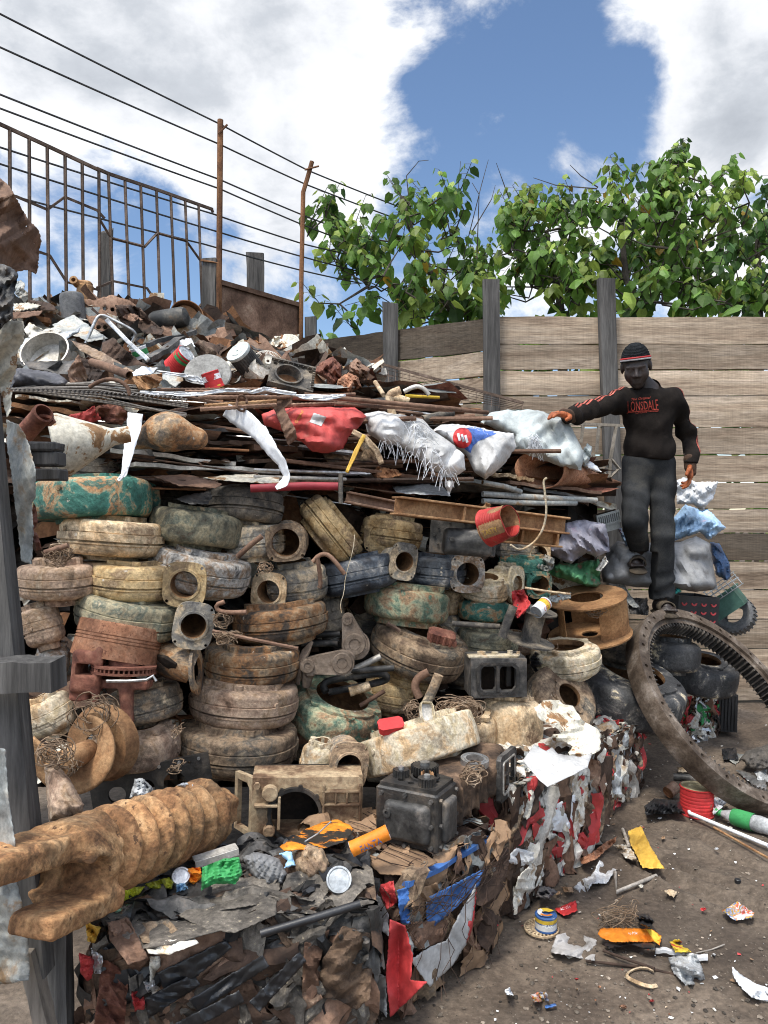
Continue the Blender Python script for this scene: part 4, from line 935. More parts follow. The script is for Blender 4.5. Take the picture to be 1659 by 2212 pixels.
def text_pts(txt,shear=0):
 cu=bpy.data.curves.new('t','FONT');cu.body=txt;cu.align_x='CENTER';cu.align_y='CENTER';cu.resolution_u=2;cu.shear=shear
 o=bpy.data.objects.new('t',cu);COL.objects.link(o)
 bpy.context.view_layer.update()
 me=bpy.data.meshes.new_from_object(o.evaluated_get(bpy.context.evaluated_depsgraph_get()))
 vs=[v.co.copy()for v in me.vertices];fs=[tuple(p.vertices)for p in me.polygons]
 bpy.data.objects.remove(o);bpy.data.curves.remove(cu);bpy.data.meshes.remove(me)
 return vs,fs
def lettering(o,txt,c,w,h,ang=0,mt='paper',lift=.003,name='lettering',warp=None,shear=0,bold=0.0):
 """letters laid on an object's front at pixel centre c, w x h pixels"""
 vs,fs=text_pts(txt,shear)
 # refine long edges so letters follow the cloth
 x0,x1=min(v.x for v in vs),max(v.x for v in vs);y0,y1=min(v.y for v in vs),max(v.y for v in vs)
 me=o.data;bv=BVHTree.FromPolygons([o.matrix_world@v.co for v in me.vertices],[tuple(p.vertices)for p in me.polygons])
 ca,sa=math.cos(RAD(ang)),math.sin(RAD(ang));V=[]
 for p in vs:
  x=((p.x-x0)/(x1-x0)-.5)*w;y=-((p.y-y0)/(y1-y0)-.5)*h
  if warp:x,y=warp(x/w,y/h,w,h)
  u,v=c[0]+x*ca-y*sa,c[1]+x*sa+y*ca
  hh=bv.ray_cast(Vector((0,0,EYE)),ray_dir(u,v))
  V.append(hh[0]-ray_dir(u,v)*lift if hh[0]else None)
 m=MB();ok={i:k for k,i in enumerate([i for i,p in enumerate(V)if p])}
 m.v=[V[i][:]for i in ok];m.t=[.5]*len(ok);m.f=[tuple(ok[i]for i in f)for f in fs if all(i in ok for i in f)];m.m=[0]*len(m.f)
 if not m.f:return None
 t=m.obj(name,M[mt],o,smooth=0);t.matrix_parent_inverse=o.matrix_world.inverted()
 return t
def ribbon(name,lab,pts,mt,cat='strip',crumple=.006,thick=.0016,lean=.0,group=None,parent=None):
 """pts: (u, v, d, width_px)"""
 m=MB();n=len(pts);fine=[]
 for a,b in zip(pts,pts[1:]):
  for k in range(6):fine.append([x+(y-x)*k/6 for x,y in zip(a,b)])
 fine.append(list(pts[-1]));r=random.Random(nseed());vs=[]
 for i,(u,v,d,w)in enumerate(fine):
  a,b=fine[max(0,i-1)],fine[min(len(fine)-1,i+1)]
  tx,ty=b[0]-a[0],b[1]-a[1];L=math.hypot(tx,ty)or 1;nx_,ny_=-ty/L,tx/L
  for k in range(5):
   s=(k/4-.5);e=r.uniform(-.04,.04)*w if k in(0,4)else 0
   vs.append(P(u+nx_*(s*w+e),v+ny_*(s*w+e),d+lean*s+r.uniform(-1,1)*crumple+.5*crumple*math.sin(k*2.2+i*.8)))
 m.add(vs,[(i*5+k,i*5+k+1,i*5+6+k,i*5+5+k)for i in range(len(fine)-1)for k in range(4)])
 o=m.obj(name,M[mt],parent,smooth=30)
 s=o.modifiers.new('thick','SOLIDIFY');s.thickness=thick
 if not parent:tag(o,lab,cat,group)
 return o
def pipe(name,lab,pts,rpx,mt,cat='pipe',n=10,group=None,hollow=False,rebar=False,smooth_path=0,dd=0.0):
 """pts: (u, v, d) — d None takes the face of the heap"""
 pp=[P(p[0],p[1],(p[2]if len(p)>2 and p[2]is not None else dep(p[0],p[1]))+dd)for p in pts]
 for _ in range(smooth_path):
  z=[pp[0]]
  for a,b in zip(pp,pp[1:]):z+=[a.lerp(b,.25),a.lerp(b,.75)]
  pp=z+[pp[-1]]
 r=rpx*pp[0].y/F
 m=MB()
 if rebar:
  L=sum((b-a).length for a,b in zip(pp,pp[1:]));k=int(min(160,L/.012));z,rr=[],[]
  tot=0
  for a,b in zip(pp,pp[1:]):
   kk=max(2,int(k*(b-a).length/L))
   for i in range(kk):z.append(a.lerp(b,i/kk));rr.append(r*(1.12 if len(z)%2 else .92))
  m.tube(z,rr,6)
 else:
  m.tube(pp,r,n,cap=not hollow)
  if hollow:
   m.mi=1;m.tube(pp,r*.82,n,cap=False)
   for e,t in((pp[0],pp[0]-pp[1]),(pp[-1],pp[-1]-pp[-2])):
    Q=Matrix.Translation(e)@t.to_track_quat('Z','Y').to_matrix().to_4x4()
    m.lathe([(r*.82,0),(r,0)],n,0,Q)
 return tag(m.obj(name,[M[mt],M['bore']],smooth=50),lab,cat,group)
def slab(name,lab,a,b,wpx,depth,mt,cat='bar',wave=.004,group=None,roll=0,thick=None,dd=0.0,amp=0):
 """a long flat piece seen nearly edge-on: from a to b (u, v[, d]), wpx thick in the picture, depth metres front to back"""
 A=P(a[0],a[1],(a[2]if len(a)>2 else dep(a[0],a[1]))+dd);B=P(b[0],b[1],(b[2]if len(b)>2 else dep(b[0],b[1]))+dd)
 t=wpx*A.y/F/2;m=MB();n=14;r=random.Random(nseed());vs=[]
 ax_=(B-A).normalized();bk=Vector((-ax_.y,ax_.x,0)).normalized();bk=bk if bk.y>0 else-bk
 bk=(bk+Vector((0,0,roll))).normalized();up=ax_.cross(bk);up=up if up.z>0 else-up
 ph=r.uniform(0,6)
 for i in range(n+1):
  s=i/n;p=A.lerp(B,s);w=wave*(math.sin(s*9+ph)+.6*math.sin(s*23+ph*2))
  for(o_,h_)in((0,-t),(depth,-t),(depth,t),(0,t)):
   vs.append(p+bk*(o_+r.uniform(-1,1)*(amp+.002))+up*(h_+w+r.uniform(-1,1)*amp*.5))
 m.add(vs,[(i*4+k,i*4+(k+1)%4,i*4+4+(k+1)%4,i*4+4+k)for i in range(n)for k in range(4)]+[(3,2,1,0),tuple(n*4+k for k in range(4))])
 return tag(m.obj(name,M[mt],smooth=25),lab,cat,group)
def wirewad(name,lab,u,v,d,ru,rv,k,mt='wire',seed=None,th=.0022,cat='wire'):
 r=random.Random(seed or nseed());m=MB();c=P(u,v,d);s=d/F
 for i in range(k):
  a,b=ru*s*r.uniform(.5,1.05),rv*s*r.uniform(.4,1.05)
  Q=Matrix.Translation(c+Vector((r.uniform(-.3,.3)*ru*s,r.uniform(-.06,.06),r.uniform(-.25,.25)*rv*s)))@Euler((r.uniform(-.5,.5),r.uniform(-.5,.5),r.uniform(-.6,.6))).to_matrix().to_4x4()
  a0=r.uniform(0,6.28);sw=r.uniform(3.5,6.2)
  m.tube([Q@Vector((a*math.cos(a0+sw*t/16),r.uniform(-.012,.012),b*math.sin(a0+sw*t/16)))for t in range(17)],th,4)
 return tag(m.obj(name,M[mt]),lab,cat)
def can(lab,u,v,d,L,Dm,tilt,pitch,yaw,body,ends='zinc',ribs=4,name='tin_can',txt=None,tmat='paper',band=None,cat='can',openend=False,crush=0.0,tsize=None,tpos=(0,0)):
 """L and Dm in pixels; the axis is the local Z"""
 r,h=Dm/2*d/F,L*d/F;Mx=pose(u,v,d,tilt,pitch,0,yaw)
 rt=root(name,Mx,lab,cat);I=Mx.inverted()
 pr=[(r*.97,-h/2),(r*1.03,-h/2+.002),(r*1.03,-h/2+.006),(r,-h/2+.010)]
 for k in range(ribs*4+1):
  z=-h/2+h*(.2+.6*k/(ribs*4))if ribs else 0
  pr.append((r*(1-.018*(k%4==2)),z))
 pr+=[(r,h/2-.010),(r*1.03,h/2-.006),(r*1.03,h/2-.002),(r*.97,h/2)]
 m=MB();m.lathe(pr,32)
 rr=random.Random(nseed())
 if crush:
  ph=[rr.uniform(0,6)for _ in range(6)]
  m.v=[(x*(1+crush*math.sin(2*math.atan2(y,x)+ph[0]+20*z)),y*(1+crush*math.sin(3*math.atan2(y,x)+ph[1])),z+crush*.3*x)for x,y,z in m.v]
 if band:
  for(z0,z1,mi)in band:
   k0=len(m.f)
   m.lathe([(r*1.008,-h/2+h*z0),(r*1.008,-h/2+h*z1)],32,mi)
 bo=m.obj('can_body',[M[body],M['paper'],M['green_paint'],M['yellow_paint'],M['blue_paint'],M['foil'],M['red']],rt,smooth=30)
 e=MB()
 for s in(-1,1):
  if openend and s==1:continue
  e.lathe([(1e-4,s*(h/2-.006)),(r*.5,s*(h/2-.006)),(r*.52,s*(h/2-.004)),(r*.78,s*(h/2-.004)),(r*.82,s*(h/2-.006)),(r*.95,s*(h/2-.005)),(r*.99,s*h/2)],28)
 e.obj('can_end',M[ends],rt)
 if openend:
  e=MB();e.lathe([(r*.985,h/2-.001),(r*.985,-h/2+.01),(1e-4,-h/2+.01)],28);e.obj('inside',M['rustorange'],rt)
 if txt:
  vs,fs=text_pts(txt);x0,x1=min(p.x for p in vs),max(p.x for p in vs);y0,y1=min(p.y for p in vs),max(p.y for p in vs)
  tw,th=tsize or(r*1.5,h*.3);V=[];kk=1.014+crush*1.1
  for p in vs:
   x=((p.x-x0)/(x1-x0)-.5)*tw;y=((p.y-y0)/(y1-y0)-.5)*th
   if tpos[0]=='v':x,y=y,x;a=-math.pi/2+tpos[1]-x/r;V.append((r*kk*math.cos(a),r*kk*math.sin(a),y))
   else:a=-math.pi/2+tpos[0]+x/r;V.append((r*kk*math.cos(a),r*kk*math.sin(a),y+tpos[1]))
  t=MB();t.add(V,fs);t.obj('lettering',M[tmat],bo,smooth=0)
 return rt
# ------------------------------------------------------------------ big single castings and machine parts
def drill_tool():
 a,b=np.array(P(202,1846,2.06)),np.array(P(446,1757,2.62));ax_=b-a;L=np.linalg.norm(ax_);ax_/=L
 e1=np.cross(ax_,[0,0,1.0]);e1/=np.linalg.norm(e1);e2=np.cross(e1,ax_)
 if e1[1]>0:e1,e2=-e1,e2
 def f(Pn):
  X,Y,Z=Pn[0]-a[0],Pn[1]-a[1],Pn[2]-a[2]
  s=X*ax_[0]+Y*ax_[1]+Z*ax_[2];p=X*e1[0]+Y*e1[1]+Z*e1[2];qv=X*e2[0]+Y*e2[1]+Z*e2[2]
  r=np.sqrt(p*p+qv*qv);phi=np.arctan2(qv,p)
  t=(s/L*7.2-phi/(2*math.pi))%1.0
  lob=np.maximum(0,1-np.abs(2*t-1)**2)**.55
  ln=.0018*sn((X,Y,Z),95,5,3)+.0045*np.maximum(0,sn((X,Y,Z),110,9,2)-.3)+.0015*sn((X,Y,Z),16,8,2)
  rad=.044+.074*lob
  d1=np.maximum((r-rad)*.75,np.maximum(-s-.015,s-L))
  hx=np.maximum.reduce([np.abs(np.cos(k*math.pi/3)*p+np.sin(k*math.pi/3)*qv)for k in range(3)])-.062
  d2=np.maximum(hx,np.maximum(L-.03-s,s-L-.115))
  d2b=np.maximum(r-.05,np.maximum(L-.05-s,s-L-.04))
  # fork: a rounded block with a wide slot, and a bore through it
  body=smax(r-.108,np.maximum(-s-.15,s+.012),.02)
  arm1=rboxl(p,qv,s,(-.01,.056,-.26),(.075,.034,.22),.018)
  arm2=rboxl(p,qv,s,(.05,-.090,-.14),(.066,.028,.14),.014)
  slot=rboxl(p,qv,s,(0,-.022,-.26),(.25,.040,.155),.03)
  fork=smin(smin(body,arm1,.03),arm2,.03)
  fork=smax(fork,-slot,.012)
  bore=np.sqrt((s+.105)**2+(qv+.018)**2)-.048
  fork=smax(fork,-np.maximum(bore,-p-.02),.008)
  return np.minimum(np.minimum(smin(d1,fork,.012),d2),d2b)+ln
 def rboxl(p,qv,s,c,h,r):
  x,y,z=np.abs(p-c[0])-h[0]+r,np.abs(qv-c[1])-h[1]+r,np.abs(s-c[2])-h[2]+r
  return np.sqrt(np.maximum(x,0)**2+np.maximum(y,0)**2+np.maximum(z,0)**2)+np.minimum(np.maximum(x,np.maximum(y,z)),0)-r
 pts=np.array([a-ax_*.42,b+ax_*.14]);lo=pts.min(0)-.16;hi=pts.max(0)+.16
 V,Fc=surfnet(f,lo,hi,.0052)
 m=MB();m.v=[tuple(x)for x in V];m.t=[.5]*len(V);m.f=Fc;m.m=[0]*len(Fc)
 return tag(m.obj('auger_shaft',M['clay'],smooth=60),'thick clay-caked steel screw shaft with a forked end, lying across the front left','auger')
drill_tool()
def ring_gear():
 C=Vector((1.9922,4.4366,.5188));a,b,R0=.6666,.7138,.6365
 n=Vector((math.sin(a)*math.cos(b),-math.cos(a)*math.cos(b),math.sin(b)))
 e1=n.cross(Vector((0,0,1))).normalized();e2=n.cross(e1)
 Q=Matrix((e1,e2,n)).transposed().to_4x4();Q.translation=C
 rt=root('ring_gear',Q,'huge steel ring gear with inner teeth leaning on the heap, under the man\'s foot','gear')
 Rf,Rt,T=R0-.062,R0-.072,.125;m=MB()
 # outer hoop with a bolted face
 out=[(R0*math.cos(2*math.pi*i/180),R0*math.sin(2*math.pi*i/180))for i in range(180)]
 inn=[(Rf*math.cos(2*math.pi*i/180),Rf*math.sin(2*math.pi*i/180))for i in range(180)]
 holes=[((R0+Rf)/2*math.cos(k*2*math.pi/48),(R0+Rf)/2*math.sin(k*2*math.pi/48),.0115)for k in range(48)]
 # face made per sector so each bolt hole is real
 for k in range(48):
  a0,a1=(k-.5)*2*math.pi/48,(k+.5)*2*math.pi/48
  arc=[(R0*math.cos(a0+(a1-a0)*t/5),R0*math.sin(a0+(a1-a0)*t/5))for t in range(6)]+[(Rf*math.cos(a1+(a0-a1)*t/5),Rf*math.sin(a1+(a0-a1)*t/5))for t in range(6)]
  q2=MB();q2.prism(arc,-.02,0,0,None,[holes[k]]if(k%3!=1 or k%5==0)else())
  # keep only the face and the hole wall
  m.add(q2.v,[f for f in q2.f if not(len(f)==4 and all(abs(math.hypot(q2.v[i][0],q2.v[i][1])-R0)<1e-5 for i in f))])
 m.lathe([(R0,0),(R0+.002,-.004),(R0+.001,-T+.01),(R0-.004,-T),(Rf,-T)],180)
 m.lathe([(Rf,0),(Rf-.001,-.018),(Rt-.02,-.022)],180)
 m.lathe([(Rt-.02,-T+.005),(Rf,-T)],180)
 m.obj('outer_ring',M['gearsteel'],rt,smooth=30)
 t=MB();nt=110;vs=[]
 for i in range(nt):
  for(da,rr)in((0,Rt),(.22,Rt),(.40,Rt-.040),(.58,Rt-.040),(.80,Rt)):
   an=2*math.pi*(i+da)/nt
   vs+=[(rr*math.cos(an),rr*math.sin(an),-.024),(rr*math.cos(an),rr*math.sin(an),-T+.004),((Rt+.004)*math.cos(an),(Rt+.004)*math.sin(an),-.022),((Rt+.004)*math.cos(an),(Rt+.004)*math.sin(an),-T+.004)]
 k=len(vs)//4;fs=[]
 for i in range(k):
  j=(i+1)%k
  fs+=[(i*4,j*4,j*4+1,i*4+1),(i*4,i*4+2,j*4+2,j*4),(i*4+1,j*4+1,j*4+3,i*4+3)]
 t.add(vs,fs);t.obj('tooth_band',M['geardark'],rt,smooth=0)
 return rt
M['gearsteel']=mat('gear_steel',[(0,(.04,.028,.02)),(.35,(.088,.064,.046)),(.62,(.145,.112,.085)),(.85,(.24,.20,.165)),(1,(.10,.055,.035))],scale=8,rough=.6,metal=.25,bump=.35,fine=70)
M['geardark']=mat('gear_teeth',[(0,(.03,.025,.022)),(.5,(.075,.066,.058)),(1,(.15,.13,.11))],scale=14,rough=.55,metal=.3,bump=.3)
ring_gear()
def fan_impeller():
 Mx=pose(1270,1332,dep(1270,1332)+.08,-9,10,20);s=Mx.translation.y/F
 rt=root('fan_impeller',Mx,'big rusty fan wheel of two discs joined by curved blades, beside the food tin','impeller')
 R1=86*s;h=84*s;m=MB()
 for zz,rin,rf in((h/2,.42,1.0),(-h/2,.2,1.04)):
  m.lathe([(R1*rin,zz),(R1*rf,zz),(R1*rf,zz+.009),(R1*rin,zz+.009)],56,closed=True)
 m.obj('disc',M['rustimp'],rt)
 bl=MB()
 for k in range(3):
  a0=k*math.pi*2/3+.35;pts=[(R1*(.62+.35*t/6),a0+1.05*(t/6))for t in range(7)];vs=[]
  for(r,a)in pts:
   for z in(-h/2+.004,h/2):vs.append((r*math.cos(a),r*math.sin(a),z))
   for z in(-h/2+.004,h/2):vs.append(((r-.002)*math.cos(a+.022),(r-.002)*math.sin(a+.022),z))
  bl.add(vs,[f for i in range(6)for f in((i*4,i*4+4,i*4+5,i*4+1),(i*4+2,i*4+3,i*4+7,i*4+6))]+[(0,1,3,2),(24,26,27,25)])
 bl.obj('blade',M['rustimp'],rt)
fan_impeller()
def ibeam(name,lab,a,b,hpx,mt,flange=.09,stiff=(),web=.008,da=0,ft=.011,yaw=0):
 A,B=P(*a),P(*b);h=hpx*A.y/F;ax_=(B-A).normalized();bk=Vector((-ax_.y,ax_.x,0)).normalized();bk=bk if bk.y>0 else-bk
 up=ax_.cross(bk);up=up if up.z>0 else-up
 Q=Matrix((ax_,bk,up)).transposed().to_4x4();Q.translation=A;L=(B-A).length
 m=MB();m.M=Q
 m.box((L/2,0,0),(L,web,h-ft*2));m.box((L/2,0,h/2-ft/2),(L,flange,ft),.003);m.box((L/2,0,-h/2+ft/2),(L+.006,flange,ft),.003)
 for s in stiff:m.box((L*s,-flange*.24,0),(.010,flange*.44,h-2*ft-.001))
 r=random.Random(3);m.v=[tuple(c+r.uniform(-.0012,.0012)for c in v)for v in m.v]
 return tag(m.obj(name,M[mt],smooth=0),lab,'steel beam')
ibeam('steel_beam','orange rusty I-beam end sticking out above the oil pan, white strap over it',(853,1092,3.62),(1220,1136,4.05),41,'rustorange',stiff=(.36,))
ibeam('steel_beam','second rusty beam, mostly hidden below the orange I-beam',(1010,1146,3.95),(1205,1164,4.2),40,'rustorange',stiff=(.55,.95))
ibeam('steel_channel','brown rusty channel running in under the sheets, left of the orange I-beam',(748,1074,3.75),(860,1096,3.82),26,'rustbrown',flange=.07)
def oil_pan():
 Mx=pose(1003,1165,3.82,4,0);rt=root('oil_pan',Mx,'dented dark grey oil pan with a bolted rim, under the orange I-beam','oil pan');I=Mx.inverted();s=3.82/F
 m=MB();m.box((0,.07,.012),(146*s,.02,82*s),.006)
 def f(Pn):
  X,Y,Z=Pn
  d=rbox(Pn,(.012,-.01,-.012),(.118,.085,.066),.03)
  d=smax(d,-ellip(Pn,(-.03,-.12,.035),(.10,.05,.03)),.03)
  return d+.003*sn(Pn,30,4,2)
 V,Fc=surfnet(f,(-.15,-.12,-.11),(.15,.10,.11),.006)
 m.addnp(V,Fc)
 for k in range(12):
  a=2*math.pi*k/12;m.bolt((math.cos(a)*64*s,.055,.012+math.sin(a)*36*s),(0,-1,0),.007,.012)
 m.bolt((-.07,-.10,.0),(0,-1,0),.013,.02)
 m.obj('pan',M['black'],rt)
 return rt
M['black']=mat('worn_black',[(0,(.012,.012,.012)),(.45,(.045,.043,.04)),(.7,(.11,.10,.09)),(1,(.19,.15,.11))],scale=9,rough=.5,bump=.35)
oil_pan()
def tan_gearbox():
 Mx=pose(664,1744,2.84,1.5,0,0,6);rt=root('gearbox_casing',Mx,'tan cast gearbox casing with a round opening and ribbed right side, behind the orange sheet','gearbox');s=2.86/F
 W,Hh=236*s,128*s
 m=MB()
 out=[(-W/2,-Hh/2),(W/2-.01,-Hh/2),(W/2,-Hh/2+.01),(W/2,Hh/2-.015),(W/2-.015,Hh/2),(-W/2,Hh/2)]
 Qf=Matrix.Rotation(RAD(90),4,'X');hx,hy,hr=-26*s,-14*s,51*s
 m.prism(out,-.02,0,0,Qf,[(hx,hy,hr)])
 m.box((0,.08,Hh/2-.006),(W,.12,.012));m.box((W/2-.006,.08,0),(.012,.12,Hh-.026));m.box((0,.08,-Hh/2+.006),(W,.12,.012))
 m.box((0,.145,0),(W,.012,Hh),mi=1)
 m.obj('casing',[M['castbrown'],M['core']],rt,smooth=0)
 r=MB()
 r.lathe([(hr,0),(hr,.014),(hr*1.14,.014),(hr*1.16,0)],40,0,Qf@Matrix.Translation((hx,hy,0)))
 for k in range(9):
  a=k*2*math.pi/9;r.cyl(.0095,.016,10,Qf@Matrix.Translation((hx+hr*1.15*math.cos(a),hy+hr*1.15*math.sin(a),.007)))
 r.obj('opening_rim',M['oily'],rt)
 g=MB()
 for(x,y,w,h)in((72,36,84,5),(72,8,84,5),(72,-40,84,6),(34,4,5,92),(112,4,5,92),(60,22,4,24),(84,22,4,24)):
  g.box((x*s,-.010,y*s),(w*s,.022,h*s),.002)
 for(x,y,rr)in((-80,34,17),(-80,-46,13),(20,-52,10)):g.cyl(rr*s,.03,16,Matrix.Translation((x*s,-.012,y*s))@Qf,bev=.004)
 g.bolt((-108*s,-.014,50*s),(0,-1,0),.012,.02)
 g.box((-60*s,-.012,-8*s),(6*s,.024,70*s),.002);g.box((-88*s,-.012,8*s),(50*s,.024,6*s),.002)
 g.obj('ribbing',M['castbrown'],rt,smooth=30)
 side=MB();ow=66*s
 Qs=Matrix.Translation((-W/2,0,0))@Matrix.Rotation(RAD(-52),4,'Z')@Qf
 so=[(-ow,-Hh/2+.004),(0,-Hh/2),(0,Hh/2),(-ow,Hh/2-.004)]
 hole=[(-ow*.84,-Hh*.40),(-ow*.16,-Hh*.42),(-ow*.16,Hh*.30),(-ow*.3,Hh*.38),(-ow*.84,Hh*.38)]
 side.prism(so,-.02,0,0,Qs,[hole])
 side.obj('side_plate',M['castbrown'],rt,smooth=0)
M['castbrown']=mat('cast_tan_oily',[(0,(.05,.03,.018)),(.3,(.14,.082,.048)),(.52,(.30,.21,.125)),(.75,(.42,.32,.2)),(1,(.2,.125,.075))],scale=6,bump=.6,rough=.75)
tan_gearbox()
def gear(m,c,r,h,nt,M0):
 pts=[]
 for i in range(nt):
  for da,rr in((0,.84),(.18,.84),(.32,1),(.62,1),(.78,.84)):
   a=2*math.pi*(i+da)/nt;pts.append((r*rr*math.cos(a),r*rr*math.sin(a)))
 m.prism(pts,0,h,0,M0@Matrix.Translation(c));m.cyl(r*.35,h*1.6,14,M0@Matrix.Translation((c[0],c[1],c[2]+h*.55)),1)
def engine_block():
# local frame: x along the left face towards the near corner, y back along the right face
 o3=P(945,1848,2.56);ex=Vector((.88,-.475,0));ey=Vector((.475,.88,0))
 Q=Matrix((ex,ey,Vector((0,0,1)))).transposed().to_4x4();Q.translation=o3
 rt=root('transmission_block',Q,'oily black transmission block with gears on top and a window frame at its right','transmission')
 h=.195;m=MB()
 m.box((-.118,.085,h/2),(.236,.17,h),.006)
 m.obj('casing',M['oily'],rt,smooth=0)
 cv=MB()
 def f(Pn):return rbox(Pn,(-.11,-.004,.092),(.084,.022,.066),.02)+.0015*sn(Pn,40,3,2)
 V,Fc=surfnet(f,(-.21,-.04,.01),(-.01,.03,.17),.005);cv.addnp(V,Fc)
 def f2(Pn):return rbox(Pn,(.003,.085,.095),(.016,.05,.07),.014)+.0015*sn(Pn,40,5,2)
 V,Fc=surfnet(f2,(-.02,.02,.01),(.03,.15,.18),.005);cv.addnp(V,Fc)
 cv.lathe([(.008,0),(.015,0),(.015,.012),(.008,.012)],16,0,Matrix.Translation((-.175,-.022,.12))@Matrix.Rotation(RAD(90),4,'X'),closed=True)
 for(x,z)in((-.21,.175),(-.12,.18),(-.022,.175),(-.022,.09),(-.022,.02),(-.12,.012),(-.21,.03)):cv.bolt((x,-.005,z),(0,-1,0),.008,.014)
 for(y,z)in((.02,.175),(.15,.175),(.15,.09),(.02,.09),(.02,.02),(.15,.02)):cv.bolt((.004,y,z),(1,0,0),.007,.012)
 cv.obj('cover_plate',M['black'],rt)
 tp=MB()
 out=[(-.225,.012),(-.012,.012),(-.012,.16),(-.06,.175),(-.225,.165)]
 tp.prism(out,h,h+.012,0,None,[(-.10,.115,.042),(-.165,.06,.014),(-.05,.10,.012),(-.12,.045,.012)])
 gear(tp,(-.182,.09,h+.012),.030,.026,15,Matrix.Identity(4));gear(tp,(-.062,.050,h+.012),.032,.028,16,Matrix.Identity(4));gear(tp,(-.12,.155,h+.014),.05,.03,26,Matrix.Identity(4))
 tp.lathe([(.043,h+.012),(.043,h+.02),(.052,h+.02),(.052,h+.012)],26,0,Matrix.Translation((-.10,.115,0)))
 tp.obj('gear_train',[M['oily'],M['steel']],rt,smooth=25)
 bd=MB()
 def f3(Pn):
  d=rbox(Pn,(-.115,.44,.10),(.105,.275,.082),.03)
  d=smin(d,rbox(Pn,(-.02,.55,.10),(.05,.075,.06),.02),.03)
  for k in range(4):d=smin(d,rbox(Pn,(-.006,.22+.08*k,.09),(.010,.006,.07),.004),.01)
  return d+.004*sn(Pn,22,8,3)+.003*np.maximum(0,sn(Pn,60,2,2))
 V,Fc=surfnet(f3,(-.25,.14,.0),(.06,.74,.215),.008);bd.addnp(V,Fc)
 bd.obj('gear_housing',M['oilybrown'],rt)
 fr=MB();Qw=Matrix.Translation((.045,.585,.102))@Matrix.Rotation(RAD(90),4,'Z')@Matrix.Rotation(RAD(90),4,'X')
 def win(w,hh,c=.02):return[(x*w/2,y*hh/2)for x,y in((-1,-.85),(-.85,-1),(.85,-1),(1,-.85),(1,.85),(.85,1),(-.85,1),(-1,.85))]
 fr.prism(win(.19,.18),-.018,0,0,Qw,[win(.142,.132)]+[(sx*.081,sy*.077,.006)for sx in(-1,1)for sy in(-1,1)])
 fr.prism(win(.142,.132),0,.005,1,Qw,[win(.13,.12)])
 fr.box((.03,.585,.105),(.02,.13,.010));fr.box((.03,.60,.10),(.02,.012,.118))
 fr.box((-.012,.585,.102),(.01,.135,.125),mi=2)
 fr.obj('window_frame',[M['black'],M['alu'],M['core']],rt,smooth=0)
M['oilybrown']=mat('oily_brown',[(0,(.02,.015,.012)),(.35,(.065,.042,.028)),(.65,(.15,.095,.06)),(1,(.22,.15,.095))],scale=9,bump=.8,rough=.8)
engine_block()
def window_gearbox():
 Mx=pose(1075,1466,3.52,0,0,0,4);s=3.52/F
 rt=root('valve_body',Mx,'black casting with two dark windows in a bolted frame, beside the tilted open housing','casting')
 m=MB();Qf=Matrix.Rotation(RAD(90),4,'X')
 w=[[(-6*s-x*1,y)for x,y in()]]
 def rw(cx,cy,ww,hh):return[(cx+x*ww/2,cy+y*hh/2)for x,y in((-1,-.7),(-.7,-1),(.7,-1),(1,-.7),(1,.7),(.7,1),(-.7,1),(-1,.7))]
 m.prism([(-58*s,-42*s),(64*s,-40*s),(64*s,42*s),(-58*s,44*s)],-.03,0,0,Qf,[rw(-20*s,0,32*s,52*s),rw(22*s,0,36*s,52*s)])
 m.box((3*s,.17,0),(120*s,.01,84*s),mi=2);m.box((3*s,.10,42*s),(122*s,.14,.01));m.box((-56*s,.10,0),(.012,.14,80*s));m.box((62*s,.10,0),(.012,.14,80*s))
 m.box((34*s,.10,0),(.03,.04,56*s),.006,mi=1)
 m.obj('casing',[M['black'],M['oily'],M['core']],rt,smooth=0)
 r=MB();r.prism(rw(0,0,92*s,70*s),.001,.009,0,Qf,[rw(0,0,80*s,58*s)]);r.box((0,-.006,0),(7*s,.010,56*s))
 for k in range(12):
  x,y=((k%6)-2.5)*15*s,(33 if k<6 else-33)*s;r.bolt((x,-.012,y),(0,-1,0),.005,.006)
 r.obj('window_frame',M['oily'],rt,smooth=0)
 b=MB()
 for(x,w_,h_)in((-30,24,10),(0,20,8),(34,16,12),(52,10,8)):b.cyl(w_*s*.4,h_*s*1.6,12,Matrix.Translation((x*s,.06,46*s)))
 b.box((-6*s,.05,45*s),(110*s,.06,6*s),.003)
 b.obj('fitting',M['cream'],rt)
window_gearbox()
